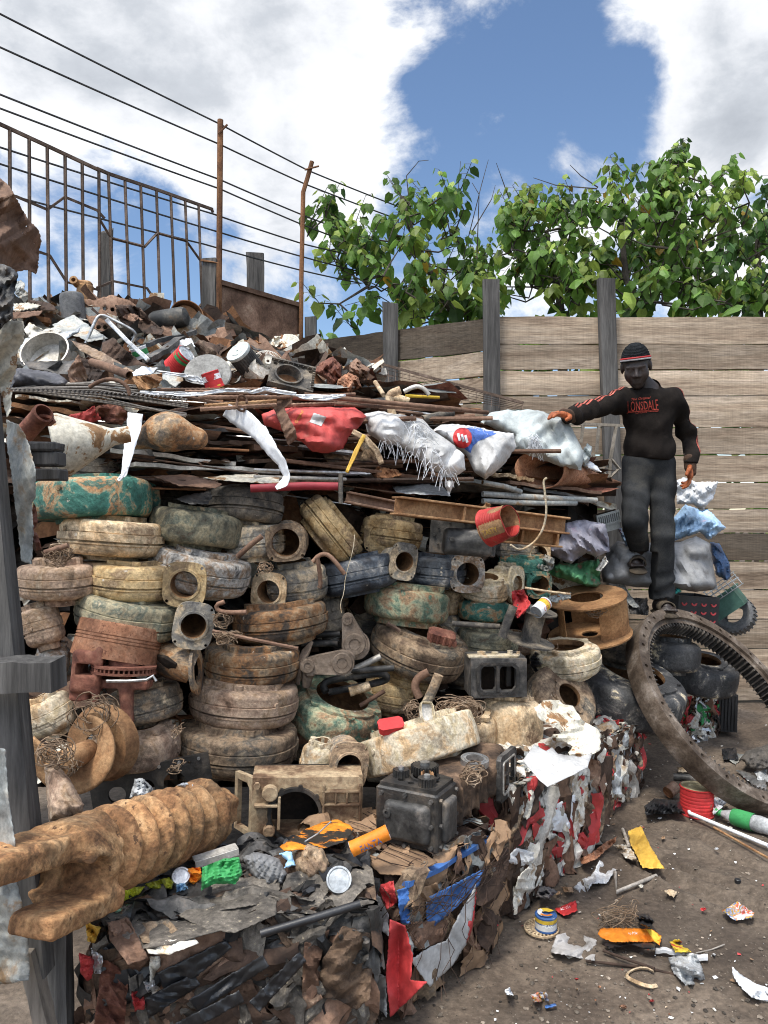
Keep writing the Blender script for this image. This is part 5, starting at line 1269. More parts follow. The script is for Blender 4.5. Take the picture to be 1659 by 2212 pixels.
def crank_arm():
 d=dep(720,1400)-.06;rt=root('crank_arm',P(720,1400,d),'brown jointed crank arms with round pivots, standing over the bent pipes','crank');I=rt.matrix_world.inverted()
 def link(pts,w0,w1,th,dd,mt,nm):
  (u0,v0),(u1,v1)=pts;s=d/F;a,b=Vector((u0,-v0)),Vector((u1,-v1));t=(b-a).normalized();nrm2=Vector((-t.y,t.x));out=[]
  for k in range(9):an=math.pi/2+math.pi*k/8;out.append(a+(t*math.cos(an)+nrm2*math.sin(an))*w0)
  for k in range(9):an=-math.pi/2+math.pi*k/8;out.append(b+(t*math.cos(an)+nrm2*math.sin(an))*w1)
  o2=[((p.x-CU)*s,(p.y+CV)*s+EYE)for p in out]
  m=MB();m.M=I@Matrix.Translation((0,d+dd,0))@Matrix.Rotation(RAD(90),4,'X')
  m.prism(o2,-th/2,th/2)
  for(u,v,w)in((u0,v0,w0),(u1,v1,w1)):
   c=((u-CU)*s,-(v-CV)*s+EYE)
   m.lathe([(w*s*.45,th/2),(w*s*.45,th/2+.012),(w*s*.8,th/2+.012),(w*s*.86,th/2)],20,0,Matrix.Translation((c[0],c[1],0)))
   m.cyl(w*s*.43,.012,16,Matrix.Translation((c[0],c[1],th/2+.002)))
  m.obj(nm,M[mt],rt,smooth=30)
 link((q('D5',(1010,215)),q('D5',(1270,195))),17,26,.045,-.05,'dustbrown','arm')
 link((q('D2',(1205,1060)),q('D2',(1260,1250))),13,28,.05,.05,'dustbrown','arm')
 m=MB();m.M=I;c=P(*q('D2',(1270,1250)),d+.1);m.cyl(32*d/F,.03,28,Matrix.Translation(c)@Matrix.Rotation(RAD(78),4,'X')@Matrix.Rotation(RAD(20),4,'Y'),bev=.004)
 a,b=P(*q('D5',(1270,190)),d-.02),P(*q('D5',(1380,120)),d+.1);m.tube([a,b],[.035,.03],14)
 m.obj('pivot_flange',M['dustbrown'],rt)
 e=MB();e.M=I
 e.tube([P(*q('D5',p),d-.03)for p in((985,230),(1000,300),(985,400))],[.022,.03,.02],8);e.box(I@P(*q('D5',(1020,275)),d-.07)if False else P(*q('D5',(1020,275)),d-.05),(.05,.05,.06),.012)
 e.tube([P(*q('D5',p),d-.05)for p in((925,380),(930,220),(985,130),(1035,50))],[.012,.022,.026,.008],6,flat=.35)
 e.obj('lug',M['dustbrown'],rt)
M['dustbrown']=mat('dusty_brown',[(0,(.10,.07,.05)),(.5,(.21,.16,.12)),(1,(.31,.25,.2))],scale=9,bump=.3)
crank_arm()
dp_=dep(780,1450)-.03
for lab,pts,r,mt in(('black bent tube making a long hairpin, lying in the tilted green housing',[(1140,440),(1110,390),(1160,345),(1560,290),(1615,320),(1590,360),(1160,440)],8,'black'),('short pale pipe offcut pointing up to the right, over the bent tubes',[(1280,300),(1560,165)],7,'alu'),('black tube running behind the bent hairpin to the right',[(1290,275),(1660,255)],7,'black'),('short split tan pipe lying across the hairpin tube',[(1320,440),(1475,390)],10,'tan'),('flat rusty bar sticking out of the tilted green housing',[(1400,545),(1590,430)],5,'rustbrown')):
 pipe('bent_pipe',lab,[(*q('D5',p),dp_+.02*i)for i,p in enumerate(pts)],r,mt,smooth_path=2 if len(pts)>2 else 0,hollow=len(pts)==2)
for lab,pts,r in(('black shaft lying behind the crank, upper of two',[(850,1170),(1150,1165)],7),('black shaft lying behind the crank, lower of two',[(850,1240),(1130,1235)],7)):
 pipe('steel_shaft',lab,[(*q('D2',p),dp_+.12)for p in pts],r,'black')
pipe('bent_pipe','grey bent pipe with yellow paint, jutting down beside the red plastic bag',[(*q('D3',p),3.75)for p in((1215,850),(1170,960),(1125,1090))],10,'dark',smooth_path=1,hollow=True)
pipe('bent_pipe','dark pipe lying flat under the teal housing',[(*q('D3',p),3.8)for p in((740,985),(960,1000),(1110,1010))],6,'dark')
pipe('bent_pipe','rusty elbow pipe hooked over the brown pipe stubs',[(*q('D6',p),3.42)for p in((490,285),(450,200),(480,130),(560,90))],9,'rustbrown',smooth_path=2)
pipe('pipe_stub','brown pipe stub leaning left of the window casting',[(*q('D6',p),3.38)for p in((545,330),(600,210),(640,110))],11,'brown')
def pulley():
 Mx=pose(256,1386,dep(256,1386)+.06,10,-12);s=Mx.translation.y/F;r,h=91*s,76*s
 rt=root('brake_drum',Mx,'terracotta rusted drum with three grooves, open below, under the grey green housing','drum')
 m=MB();pr=[(r*.97,h/2),(r*.985,h/2-.006)]
 for z in(.14,.05,-.04):pr+=[(r*.985,h*(z+.02)),(r*.965,h*(z+.012)),(r*.965,h*(z-.012)),(r*.985,h*(z-.02))]
 pr+=[(r,-h/2),(r*.96,-h/2),(r*.93,h/2-.02),(.02,h/2-.02),(.02,h/2),(r*.97,h/2)]
 m.lathe(pr,56);m.cyl(.045,.10,14,Matrix.Translation((.0,0,-.02)));m.box((.02,-.03,-.03),(.03,.06,.10),.006)
 m.obj('shell',M['terra'],rt)
pulley()
def disc_brake():
 Mx=pose(268,1445,dep(250,1450)-.02,3,-6);s=Mx.translation.y/F;r=68*s
 rt=root('brake_disc',Mx,'rusty red ventilated brake disc with its caliper, under the terracotta drum','brake disc');m=MB()
 for z in(.012,-.012):m.lathe([(r*.55,z-.0045),(r,z-.0045),(r,z+.0045),(r*.55,z+.0045)],44,closed=True)
 for k in range(40):a=k*2*math.pi/40;m.box((0,0,0),(r*.38,.007,.017),0,None,Matrix.Rotation(a,4,'Z')@Matrix.Translation((r*.78,0,0)))
 m.cyl(r*.5,.05,24,Matrix.Translation((0,0,.02)))
 m.obj('rotor',M['redrust'],rt)
 def f(Pn):
  d=rbox(Pn,(-r*.98,-.05,-.01),(.055,.05,.085),.018);d=smin(d,rbox(Pn,(-r*1.15,-.02,-.03),(.04,.06,.10),.012),.012)
  d=smax(d,-rbox(Pn,(-r*.7,-.04,0),(.07,.14,.022),.004),.005);d=smin(d,capsule(Pn,(-r*.6,-.08,.075),(-r*.6,-.08,-.12),.018,.015),.01)
  d=smin(d,capsule(Pn,(.03,-.06,-.05),(.06,-.08,-.19),.030,.024),.012);d=smin(d,rbox(Pn,(0,-.02,-.055),(.12,.05,.018),.008),.01)
  return d+.002*sn(Pn,60,6,2)
 V,Fc=surfnet(f,(-.27,-.16,-.24),(.2,.1,.13),.0058);c=MB();c.addnp(V,Fc);c.obj('caliper',M['redrust'],rt)
 sp_=MB();sp_.tube([(-.02,-.14,-.035),(.06,-.15,-.03),(.13,-.12,-.025),(.15,-.10,-.01),(.165,-.10,-.03)],.006,6);sp_.obj('splash_plate',M['steel'],rt)
disc_brake()
def elbow():
 Mx=pose(392,1440,dep(392,1440)+.02,8,0,0,0);rt=root('pipe_elbow',Mx,'rust brown pipe elbow with a jagged hole and a flange at its right','pipe elbow');s=Mx.translation.y/F
 m=MB();pts=[(-.11,.05,.02),(-.05,0,.02),(.0,-.02,.015),(.05,-.01,0)]
 m.tube(pts,[.066,.072,.07,.066],20,cap=False);m.mi=1;m.tube(pts,[.062,.067,.065,.061],20,cap=False)
 m.mi=1;m.tube([(-.10,-.03,.025),(-.04,-.086,.03),(.0,-.09,.02)],[.028,.04,.02],9,flat=.4)
 m.mi=0;m.lathe([(.06,0),(.105,0),(.105,.014),(.06,.014)],30,0,Matrix.Translation((.06,-.005,-.01))@Matrix.Rotation(RAD(78),4,'Y'),closed=True)
 m.obj('elbow_body',[M['orange'],M['core']],rt)
elbow()
def screw_impeller():
 Mx=pose(172,1630,2.86,18,0,0,-14);rt=root('pump_impeller',Mx,'rusty orange impeller with a big curved vane, by the left wooden post','impeller');m=MB();n=40;vs=[]
 # a spiral vane on a hub
 for i in range(n+1):
  t=i/n;a=RAD(-200+330*t);R1=.145-.02*t
  for j in range(9):
   w=j/8;r=.030+(R1-.03)*w;y=-.11+.20*t+.035*(1-w)**2
   vs.append((r*math.cos(a),y,r*math.sin(a)))
 m.add(vs,[(i*9+j,i*9+9+j,i*9+10+j,i*9+1+j)for i in range(n)for j in range(8)])
 o=m.obj('vane',M['rustorange'],rt);sm_=o.modifiers.new('thick','SOLIDIFY');sm_.thickness=.012;sm_.offset=0
 h=MB();h.lathe([(.016,.06),(.04,.06),(.046,-.13),(.016,-.13)],24,0,Matrix.Rotation(RAD(-90),4,'X'),closed=True)
 h.lathe([(.05,0),(.13,.0),(.15,-.05),(.15,-.062),(.13,-.014),(.05,-.014)],36,0,Matrix.Translation((0,.10,0))@Matrix.Rotation(RAD(90),4,'X'),closed=True);h.obj('hub',M['rustorange'],rt)
screw_impeller()
# spool, bearing, chain
Mx=pose(1152,1352,3.95,12,8);s_=3.95/F;rt=root('steel_spool',Mx,'small rusty spool with wide end plates, left of the big fan wheel','spool');m=MB()
m.lathe([(.02,36*s_),(44*s_,36*s_),(44*s_,33*s_),(22*s_,31*s_),(20*s_,0),(22*s_,-31*s_),(54*s_,-33*s_),(54*s_,-36*s_),(.02,-36*s_)],36);m.obj('spool_body',M['dark'],rt)
Mx=pose(*q('D6',(915,775)),2.93,3,6);rt=root('ball_bearing',Mx,'steel bearing ring lying on the black transmission block','bearing');m=MB()
m.lathe([(.034,-.012),(.034,.012),(.04,.012),(.041,.008),(.046,.008),(.047,.012),(.054,.012),(.054,-.012)],32,closed=True);m.obj('bearing_ring',M['steel'],rt)
Mx=pose(*q('D6',(550,880)),2.70,6,20);rt=root('brass_ring',Mx,'small copper-coloured cup ring on top of the transmission block','ring');m=MB()
m.lathe([(.012,-.008),(.018,.006),(.023,.006),(.022,-.008)],20,closed=True);m.obj('ring_body',M['rustorange'],rt)
Mx=pose(*q('D3',(660,1085)),3.60,14,20);rt=root('small_casting',Mx,'reddish brown ribbed casting lying in the open tilted housing','casting');m=MB();m.box((0,0,0),(.13,.07,.06),.012)
for k in range(4):m.box((-.045+.03*k,-.036,0),(.012,.01,.05),.003)
m.cyl(.012,.03,10,Matrix.Translation((.065,-.02,-.01))@Matrix.Rotation(RAD(90),4,'X'));m.obj('casting_body',M['redrust'],rt)
pipe('chain','short length of rusty roller chain on the tilted housing',[(*q('D3',p),3.5)for p in((245,985),(320,1030),(360,1060))],5,'rustdark',cat='chain',rebar=True)
for lab,f_,pts,d,r in(('bent rusty rod hooked over the blue black housing','D2',[(940,610),(985,560),(1040,545),(1100,590),(1185,705)],3.32,5),('short hooked rebar hanging left of the blue black housing','D2',[(975,580),(995,700),(1000,790),(985,815)],3.30,5),('thin rusty rebar lying above the black and orange housing','D2',[(170,1140),(480,1205),(850,1280)],3.10,4),('flat bar leaning on the wide-flanged dark housing','D2',[(550,410),(460,480),(360,570)],3.24,6),('dark hooked rod left of the orange brown housing','D2',[(260,915),(195,940),(210,985),(290,1000),(430,995)],3.12,5),('rusty rod stuck in the flange of the upper left housing','D1',[(345,635),(440,605),(525,580)],2.95,6)):
 pipe('rusty_rod',lab,[(*q(f_,p),d)for p in pts],r,'rustbrown',cat='rod',smooth_path=1 if len(pts)>3 else 0,rebar='rebar' in lab)
for lab,f_,c,d,ru,rv,k in(('tangled rusty wire wad on the upper left housings','D1',(430,660),2.98,30,22,16),('coil of tan wire between the brake disc and the impeller','D4',(760,700),2.95,46,38,13),('loops of grey wire against the left wooden post','D4',(400,1010),2.62,38,30,20),('coil of grey wire beside the orange brown housing','D2',(240,1050),3.14,22,17,9),('small knot of rusty wire under the orange brown housing','D2',(280,1190),3.10,26,10,14),('wad of pale wire on the broad left flange','D2',(575,655),3.16,16,10,9),('big bundle of rusty wire in the round tan housing','D6',(800,380),3.30,50,24,34),('loose rusty wire by the red lunch tin','D6',(450,400),3.2,18,24,14),('knotted rusty wire on the transmission block','D6',(900,870),2.78,26,13,13),('wire loops in the cream open housing at right','D3',(1500,1150),4.2,10,14,6),('wire tangle inside the big fan wheel','D7',(500,360),4.35,22,10,9),('wire loops hanging from the impeller','D4',(520,1130),2.74,24,22,8),('wire twist at the collar of the mauve housing','D4',(1370,830),2.98,10,9,8),('pale wire clip in the gap right of the impeller','D4',(1360,1110),3.0,14,7,6)):
 wirewad('wire_wad',lab,*q(f_,c),d,ru,rv,k)
can('orange drinks can lying on the blue bale beside the transmission',*q('E2',(838,392)),2.42,88,33,68,0,8,'orange_paint',ribs=0,txt='FANTA',tmat='blue_paint',crush=.05,tpos=('v',.15),tsize=(.07,.022),cat='drinks can',name='drinks_can')
can('round food tin with a cream and red label lying by the teal flange',*q('D3',(1425,862)),3.86,40,29,62,-18,22,'paper',ribs=0,txt='Ideal',tmat='red',band=[(.55,.85,3),(.86,.95,6)],cat='food tin',name='food_tin',tpos=('v',0),tsize=(.05,.03))
# ------------------------------------------------------------------ left foreground: the timber frame and what hangs on it
m=MB();a,b=P(-75,640,1.98),P(66,2100,1.98);timber(m,a,b,84*1.98/F,.06,10,.0018,.0)
tag(m.obj('timber_post',M['woodgrey'],smooth=0),'big grey timber post leaning at the left edge of the photo','post')
m=MB();L=P(-90,1456,1.86);Rr=P(126,1456,1.86);h=31*1.86/F;vs=[]
for i in range(9):
 t=i/8;p=L.lerp(Rr,t)
 for(y,z)in((-.045,-1),(.045,-1),(.045,1),(-.045,1)):
  vs.append((p.x+(rng.uniform(-.006,.008)if i==8 else 0),p.y+y,p.z+z*h*(1+.08*math.sin(i*1.7))+rng.uniform(-.002,.002)))
m.add(vs,[(i*4+k,i*4+(k+1)%4,i*4+4+(k+1)%4,i*4+4+k)for i in range(8)for k in range(4)]+[(3,2,1,0),(32,33,34,35)])
tag(m.obj('timber_beam',M['woodgrey'],smooth=0),'short grey timber beam end sticking out across the big leaning post','beam')
sheet('rusty_sheet','ragged brown sheet hanging in at the top of the left edge',q('G',(-60,40),(0,80),(60,130),(120,240),(170,330),(230,390),(248,450),(235,520),(225,630),(215,655),(170,630),(100,640),(60,610),(-60,570)),1.9,'rustbrown',.05,gu=.12,gv=.02,sp=3.0,d_is_dd=False,cat='metal sheet',holes=[(*q('G',(158,368)),1.6),(*q('G',(205,470)),1.2),(*q('G',(136,408)),1.2)])
puff('dark_bundle','black rag bundle tucked under the ragged brown sheet',q('G',(-60,570),(0,585),(60,590),(100,620),(110,660),(85,780),(75,920),(25,960),(-40,1050)),2.0,'oily',.05,.03,d_is_dd=False,cat='bundle')
sheet('bent_sheet','cream and rust metal flap bent round the top of the leaning post',q('G',(-40,900),(20,930),(140,940),(145,1050),(105,1120),(98,1240),(50,1345),(72,1365),(62,1480),(40,1515),(0,1330),(-40,1130)),2.02,'creamrust',.03,gu=-.1,gv=0,sp=3.2,d_is_dd=False,cat='metal sheet',jag=1.5)
sheet('bent_sheet','blue grey zinc sheet with rust streaks hanging beside the leaning post',q('G',(40,1530),(110,1560),(150,1620),(180,1700),(215,1840),(213,1990),(190,2040),(200,2212),(188,2400),(130,2380),(100,2100),(70,1850),(45,1700)),2.06,'zincold',.022,gu=-.14,gv=0,sp=3.2,d_is_dd=False,cat='metal sheet')
sheet('bent_sheet','narrow reddish torn strip at the edge of the hanging zinc sheet',q('D1',(262,250),(275,300),(290,400),(262,470),(300,520),(318,615),(280,620),(245,480),(230,380)),2.12,'redrust',.02,gv=0,sp=3,d_is_dd=False,cat='metal strip')
for i,(x0,x1,y0,y1,dd)in enumerate(((150,362,1668,1720,0),(190,372,1728,1808,.01),(205,386,1828,1896,0))):
 a,b=q('G',(x0,(y0+y1)/2)),q('G',(x1,(y0+y1)/2));d=2.14+dd;m=MB()
 m.box(((P(*a,d)+P(*b,d))/2)[:],((b[0]-a[0])*d/F,.07,(y1-y0)*.35946*d/F),.004)
 m.v=[(x+rng.uniform(-.002,.002),y,z+rng.uniform(-.002,.002))for x,y,z in m.v]
 tag(m.obj('plank_end',M['woodgrey'],smooth=0),('topmost','middle','lowest')[i]+' of three stacked grey plank ends by the cream funnel','plank end','stacked plank ends')
Mx=pose(*q('G',(330,1690)),2.75,78,-12,0,8);rt=root('metal_funnel',Mx,'cream rusty metal funnel lying behind the grey plank ends','funnel');m=MB()
m.lathe([(.030,.26),(.032,.20),(.115,.03),(.118,0),(.124,-.004),(.112,0),(.108,.03),(.028,.20)],40);m.obj('cone',M['creamrust'],rt)
Mx=pose(*q('G',(185,1575)),2.35,64,0,0,-38);s_=2.35/F;rt=root('pipe_stub',Mx,'purplish rusty threaded pipe stub with a wire handle, above the plank ends','pipe');m=MB()
r_=21*s_;m.lathe([(r_*.8,-.075),(r_,-.08),(r_,.07),(r_*1.05,.07),(r_*1.05,.085),(r_*.85,.088),(r_*.82,.07),(r_*.8,-.075)],28)
m.M=Matrix.Rotation(RAD(180),4,'Y');m.obj('pipe_body',M['redrust'],rt)
Mh=rt.matrix_world.inverted();m=MB();m.M=Mh
m.tube([P(*q('G',p),2.33)for p in((200,1535),(215,1515),(260,1508),(310,1520),(325,1540),(300,1558),(262,1555))],.0075,6);m.obj('handle',M['redrust'],rt)
sheet('zinc_sheet','curved grey zinc sheet standing at the lower left corner',q('E1',(-40,-20),(30,0),(50,300),(90,560),(95,700),(-40,760)),1.80,'zincold',.015,gu=-.1,gv=0,sp=5,d_is_dd=False,cat='metal sheet')
sheet('zinc_sheet','rust stained zinc sheet below the fork of the screw shaft',q('E1',(-40,760),(95,760),(150,1000),(180,1300),(170,1370),(60,1390),(-40,1400)),1.86,'zincold',.02,gv=0,sp=5,d_is_dd=False,cat='metal sheet')
for nm,pts,w,lab in(('timber_post',((310,820),(330,1700)),40,'dark timber upright behind the rust stained zinc sheet'),('timber_brace',((165,1180),(290,1720)),30,'slanting pale plank brace at the lower left corner')):
 m=MB();d=2.12 if nm=='timber_post' else 1.95
 timber(m,P(*q('E1',pts[0]),d),P(*q('E1',pts[1]),d),w*d/F*(1.7 if nm=='timber_post' else 1),.05,6,.002,0)
 tag(m.obj(nm,M['woodgrey']if nm=='timber_post' else M['wood'],smooth=0),lab,'timber')
# ------------------------------------------------------------------ crushed bales along the foot of the heap
def on_top(z):return lambda u,v:(EYE-z)*F/np.maximum(np.asarray(v)-CV,60)
def on_face(O,A,off=.02):
 def f(u,v):
  k=(np.asarray(u)-CU)/F
  t=(k*O[1]-O[0])/(A[0]-k*A[1]);return O[1]+A[1]*t-off
 return f
def bale(lab,O,A,lenA,lenB,h,pal,core,seed,npatch=70,size=(.06,.2),push=.03,group='crushed scrap bales at the foot of the heap',streak=.5):
 A=Vector((A[0],A[1],0)).normalized();B=Vector((-A.y,A.x,0));O3=Vector((O[0],O[1],0))
 Q=Matrix((A,B,Vector((0,0,1)))).transposed().to_4x4();Q.translation=O3
 rt=root('scrap_bale',Q,lab,'scrap bale',group);r=random.Random(seed);rn=np.random.default_rng(seed)
 m=MB();mats=[core]+pal
 faces=[((0,0,0),(1,0,0),(0,0,1),lenA,h,(0,-1,0)),((lenA,0,0),(0,1,0),(0,0,1),lenB,h,(1,0,0)),((0,lenB,0),(0,-1,0),(0,0,1),lenB,h,(-1,0,0)),((0,0,h),(1,0,0),(0,1,0),lenA,lenB,(0,0,1))]
 for fi,(o,ux,uy,Lx,Ly,nn)in enumerate(faces):
  nx_,ny_=max(4,int(Lx/.02)),max(4,int(Ly/.02));S_,T_=np.meshgrid(np.linspace(0,1,nx_+1),np.linspace(0,1,ny_+1),indexing='ij')
  e=np.minimum(np.minimum(S_,1-S_)*Lx,np.minimum(T_,1-T_)*Ly);ramp=np.clip(e/.05,0,1)
  dz=(.016*crease(S_*Lx*6,T_*Ly*6,seed+fi,4,1.0))*ramp-.03*(1-ramp)**2
  V=np.array(o)[None,None]+S_[...,None]*Lx*np.array(ux)+T_[...,None]*Ly*np.array(uy)+(dz-.03)[...,None]*np.array(nn)
  m.add([tuple(x)for x in V.reshape(-1,3)],[(i*(ny_+1)+j,(i+1)*(ny_+1)+j,(i+1)*(ny_+1)+j+1,i*(ny_+1)+j+1)for i in range(nx_)for j in range(ny_)],0)
  k=int(npatch*Lx*Ly/(lenA*h))
  if fi in(1,2):k=int(k*.7)
  for _ in range(k):
   w,hh=r.uniform(*size)*.5,r.uniform(*size)*1.7;cx,cy=r.uniform(.0,1.0)*Lx,r.uniform(.0,1.0)*Ly
   if r.random()<.2:w*=2
   an=r.gauss(0,.28)if r.random()>streak else RAD(r.uniform(-75,-50));an=r.uniform(0,3)if fi==3 else an
   n=9;G_,H_=np.meshgrid(np.linspace(-.5,.5,n),np.linspace(-.5,.5,n),indexing='ij')
   gx_=G_*w*(1+.35*np.sin(H_*7+r.uniform(0,6)))+rn.normal(size=G_.shape)*.004+.02*np.sin(H_*5+r.uniform(0,6));hy=H_*hh+rn.normal(size=G_.shape)*.006
   px,py=cx+gx_*math.cos(an)-hy*math.sin(an),cy+gx_*math.sin(an)+hy*math.cos(an)
   px=np.clip(px,-.02,Lx+.02);py=np.clip(py,-.0,Ly+.015)
   dz=r.uniform(-.03,push*.3)+.014*crease(gx_*14,hy*14,r.randrange(9999),3,1.0)+r.uniform(-.2,.8)*min(w,.06)*(1-4*G_**2)+(G_*r.uniform(-1,1)*.6+H_*r.uniform(-1,1)*.5)*push
   V=np.array(o)[None,None]+px[...,None]*np.array(ux)+py[...,None]*np.array(uy)+dz[...,None]*np.array(nn)
   m.add([tuple(x)for x in V.reshape(-1,3)],[(i*n+j,(i+1)*n+j,(i+1)*n+j+1,i*n+j+1)for i in range(n-1)for j in range(n-1)],r.randrange(1,len(mats)))
 m.obj('pressed_body',[M[x]for x in mats],rt,smooth=25)
 return rt
def child_sheet(rt,name,out,dfun,mt,amp=.015,sp=None,lab=None,**k):
 o=sheet(name,'',out,dfun,mt,amp,sp=sp,parent=rt,**k);o.matrix_parent_inverse=rt.matrix_world.inverted()
 if lab:o['label']=lab
 return o
# the black one in front
O1,A1,H1=(-.80,2.12),(1,.12),.45
b1=bale('big bale of crushed black plastic and oily metal, nearest, under the screw shaft',O1,A1,.77,.5,H1,['blackplastic','oily','dustytop','black','rustdark','oilybrown','dustytop','rustbrown'],'oily',5,120,(.05,.22),.045,streak=.6)
f1=on_face(O1,(.993,.119),.045)
for i,pts in enumerate((((930,1330),(1340,1130),(1380,1180),(1000,1480)),((860,1480),(1150,1330),(1190,1400),(880,1600)),((1120,1490),(1560,1220),(1600,1290),(1180,1560)),((1480,1500),(1780,1200),(1820,1260),(1540,1560)),((1000,1650),(1420,1430),(1450,1500),(1080,1700)))):
 child_sheet(b1,'plastic_slat',q('E1',*pts),on_face(O1,(.993,.119),.06+.008*i),'blackplastic',.012,sp=4)
for pts,mt,nm in((((600,1240),(700,1290),(760,1400),(740,1632),(560,1632),(590,1400)),'redrust','brown_panel'),(((640,1030),(740,1005),(890,1240),(830,1320),(770,1300)),'rustbrown','bent_plate'),(((890,1230),(950,1230),(960,1400),(950,1540),(890,1560)),'dirtywhite','white_scrap'),(((780,1440),(850,1430),(860,1540),(800,1560)),'redfoil','red_scrap'),(((470,1210),(560,1240),(540,1400),(480,1330)),'redfoil','crushed_can'),(((540,1180),(610,1230),(600,1330),(560,1330)),'foil','crushed_can'),(((510,1030),(600,1060),(560,1150),(520,1140)),'mustard','crushed_can'),(((850,1380),(910,1360),(930,1430),(880,1450)),'foil','crushed_can')):
 child_sheet(b1,nm,q('E1',*pts),f1,mt,.03,sp=4)
for pts,mt in((((620,1000),(680,900),(840,940),(850,1180),(840,1330),(760,1400),(640,1330),(520,1330),(560,1100)),'oilybrown'),(((430,1420),(560,1330),(520,1180),(600,920),(450,1000)),'rustbrown'),(((650,930),(800,920),(840,960),(830,1100),(760,1130),(690,1100)),'black')):
 child_sheet(b1,'dirty_panel',q('E2',*pts),f1,mt,.04,sp=5)
for pts,mt,nm in((((760,880),(900,860),(1150,940),(1500,800),(1640,850),(1640,980),(1400,1090),(1230,1070),(1000,960)),'dustytop','dirt_covered_sheet'),(((740,900),(1000,870),(1300,780),(1660,740),(1660,900),(1300,960),(900,1000)),'dustytop','dirt_covered_sheet'),(((620,1010),(900,960),(1150,1010),(1300,1080),(1000,1160),(760,1200)),'dustytop','dirt_covered_sheet'),(((640,1010),(760,1000),(880,1240),(760,1280),(650,1130)),'rustbrown','bent_plate'),(((780,1040),(1000,1010),(1080,1100),(1000,1160),(850,1150)),'brown','dirt_covered_sheet'),(((860,1150),(1150,1120),(1180,1150),(1000,1220),(880,1210)),'dirtywhite','pale_scrap')):
 child_sheet(b1,nm,q('E1',*pts),on_top(H1+.02),mt,.02,sp=5)
pipe('black_pipe','black pipe lying along the top front edge of the nearest bale',[(*q('E2',(190,945)),2.10),(*q('E2',(480,860)),2.13),(*q('E2',(780,768)),2.17)],9,'blackplastic')
# trash lying on it
puff('leather_scrap','grey leather boot scrap lying on the nearest bale',q('E2',(80,490),(150,460),(220,470),(300,500),(350,590),(330,650),(240,670),(170,640),(120,570)),2.40,'baggrey',.05,.02,d_is_dd=False,cat='scrap leather')
puff('leather_scrap','folded dark leather flap left of the pale tin disc',q('E2',(390,740),(470,670),(540,660),(570,710),(540,790),(450,830)),2.34,'rustdark',.03,.015,d_is_dd=False,cat='scrap leather')
puff('leather_scrap','dusty brown lump behind the blue peg on the bale',q('E2',(390,470),(470,410),(560,440),(600,530),(570,640),(480,670),(400,600)),2.42,'brown',.05,.015,d_is_dd=False,cat='scrap')
Mx=pose(*q('E2',(655,625)),2.30,8,58);rt=root('food_tin',Mx,'round pale tin half buried in dust at the corner of the two front bales','tin');m=MB();r_=27*2.3/F*1.0
m.lathe([(1e-4,.012),(r_*.8,.010),(r_*.86,.014),(r_,.014),(r_,-.05),(1e-4,-.05)],32);m.obj('tin_body',M['zinc'],rt)
M['orangeblack']=mat('scuffed_orange',[(0,(.02,.018,.015)),(.36,(.03,.025,.02)),(.42,(.62,.2,.02)),(.9,(.74,.28,.03)),(1,(.2,.1,.05))],scale=7,rough=.5,bump=.2)
M['skyblue']=M['paleblue']
paint('palegreen',(.36,.58,.36));paint('yellowgreen',(.55,.55,.05));M['silver']=M['bagwhite']
sheet('orange_sheet','orange painted sheet with black scuffs, in front of the gearbox casing',q('E2',(305,430),(450,330),(570,280),(650,268),(720,300),(745,330),(690,400),(560,440),(420,445),(330,450)),2.56,'orangeblack',.02,gv=-.5,d_is_dd=False,cat='metal sheet')
pipe('thin_wire','stiff pale wire lying across the orange sheet',[(*q('E2',p),2.50)for p in((370,455),(450,400),(530,350),(610,278))],1.6,'zinc',cat='wire')
for pts,mt,lab,nm in((((300,470),(345,455),(375,460),(385,500),(398,540),(330,555),(350,510)),'skyblue','bright blue plastic peg on the dusty bale','plastic_peg'),):puff(nm,lab,q('E2',*pts),2.33,mt,.012,.004,d_is_dd=False,cat='plastic peg')
for pts,mt,lab,nm,cat in((((1195,840),(1200,700),(1330,650),(1420,640),(1440,740),(1400,800),(1270,800)),'green_paint','crushed green carton beside the screw shaft','crushed_carton','carton'),(((530,960),(560,890),(640,880),(700,920),(830,910),(850,950),(790,1000),(640,985),(590,1060)),'palegreen','pale green crushed drinks can under the screw shaft','crushed_can','crushed can'),(((650,890),(760,820),(860,815),(830,860),(720,910)),'yellowgreen','flattened yellow can under the screw shaft','crushed_can','crushed can'),(((860,800),(1000,760),(1030,780),(1020,830),(890,830)),'yellowgreen','folded yellow wrapper beside the flat can end','crushed_can','crushed can'),(((1100,710),(1190,700),(1200,760),(1150,810),(1110,770)),'orange_paint','crushed orange and silver can by the white bracket','crushed_can','crushed can'),(((1040,800),(1100,790),(1120,830),(1050,850)),'skyblue','small crushed blue can below the flat can end','crushed_can','crushed can')):
 puff(nm,lab,q('E1',*pts),2.32-(pts[0][1]-700)*.0004,mt,.018,.02,d_is_dd=False,cat=cat)
Mx=pose(*q('E1',(1075,755)),2.30,14,40);rt=root('can_end',Mx,'flat silver can end beside the screw shaft','can');m=MB();m.lathe([(1e-4,.002),(.02,.002),(.022,.006),(.026,.006),(.028,.0),(.026,-.02),(1e-4,-.02)],26);m.obj('crushed_body',M['foil'],rt)
m=MB();a,b=P(*q('E1',(1160,690)),2.36),P(*q('E1',(1418,608)),2.42);m.M=Matrix.Translation((a+b)/2)@(b-a).to_track_quat('X','Z').to_matrix().to_4x4();m.box((0,0,0),((b-a).length,.006,.022),.001);m.box((0,.02,.011),((b-a).length,.04,.003))
tag(m.obj('metal_bracket',M['alu'],smooth=0),'pale flat metal bracket lying beside the green carton','bracket')
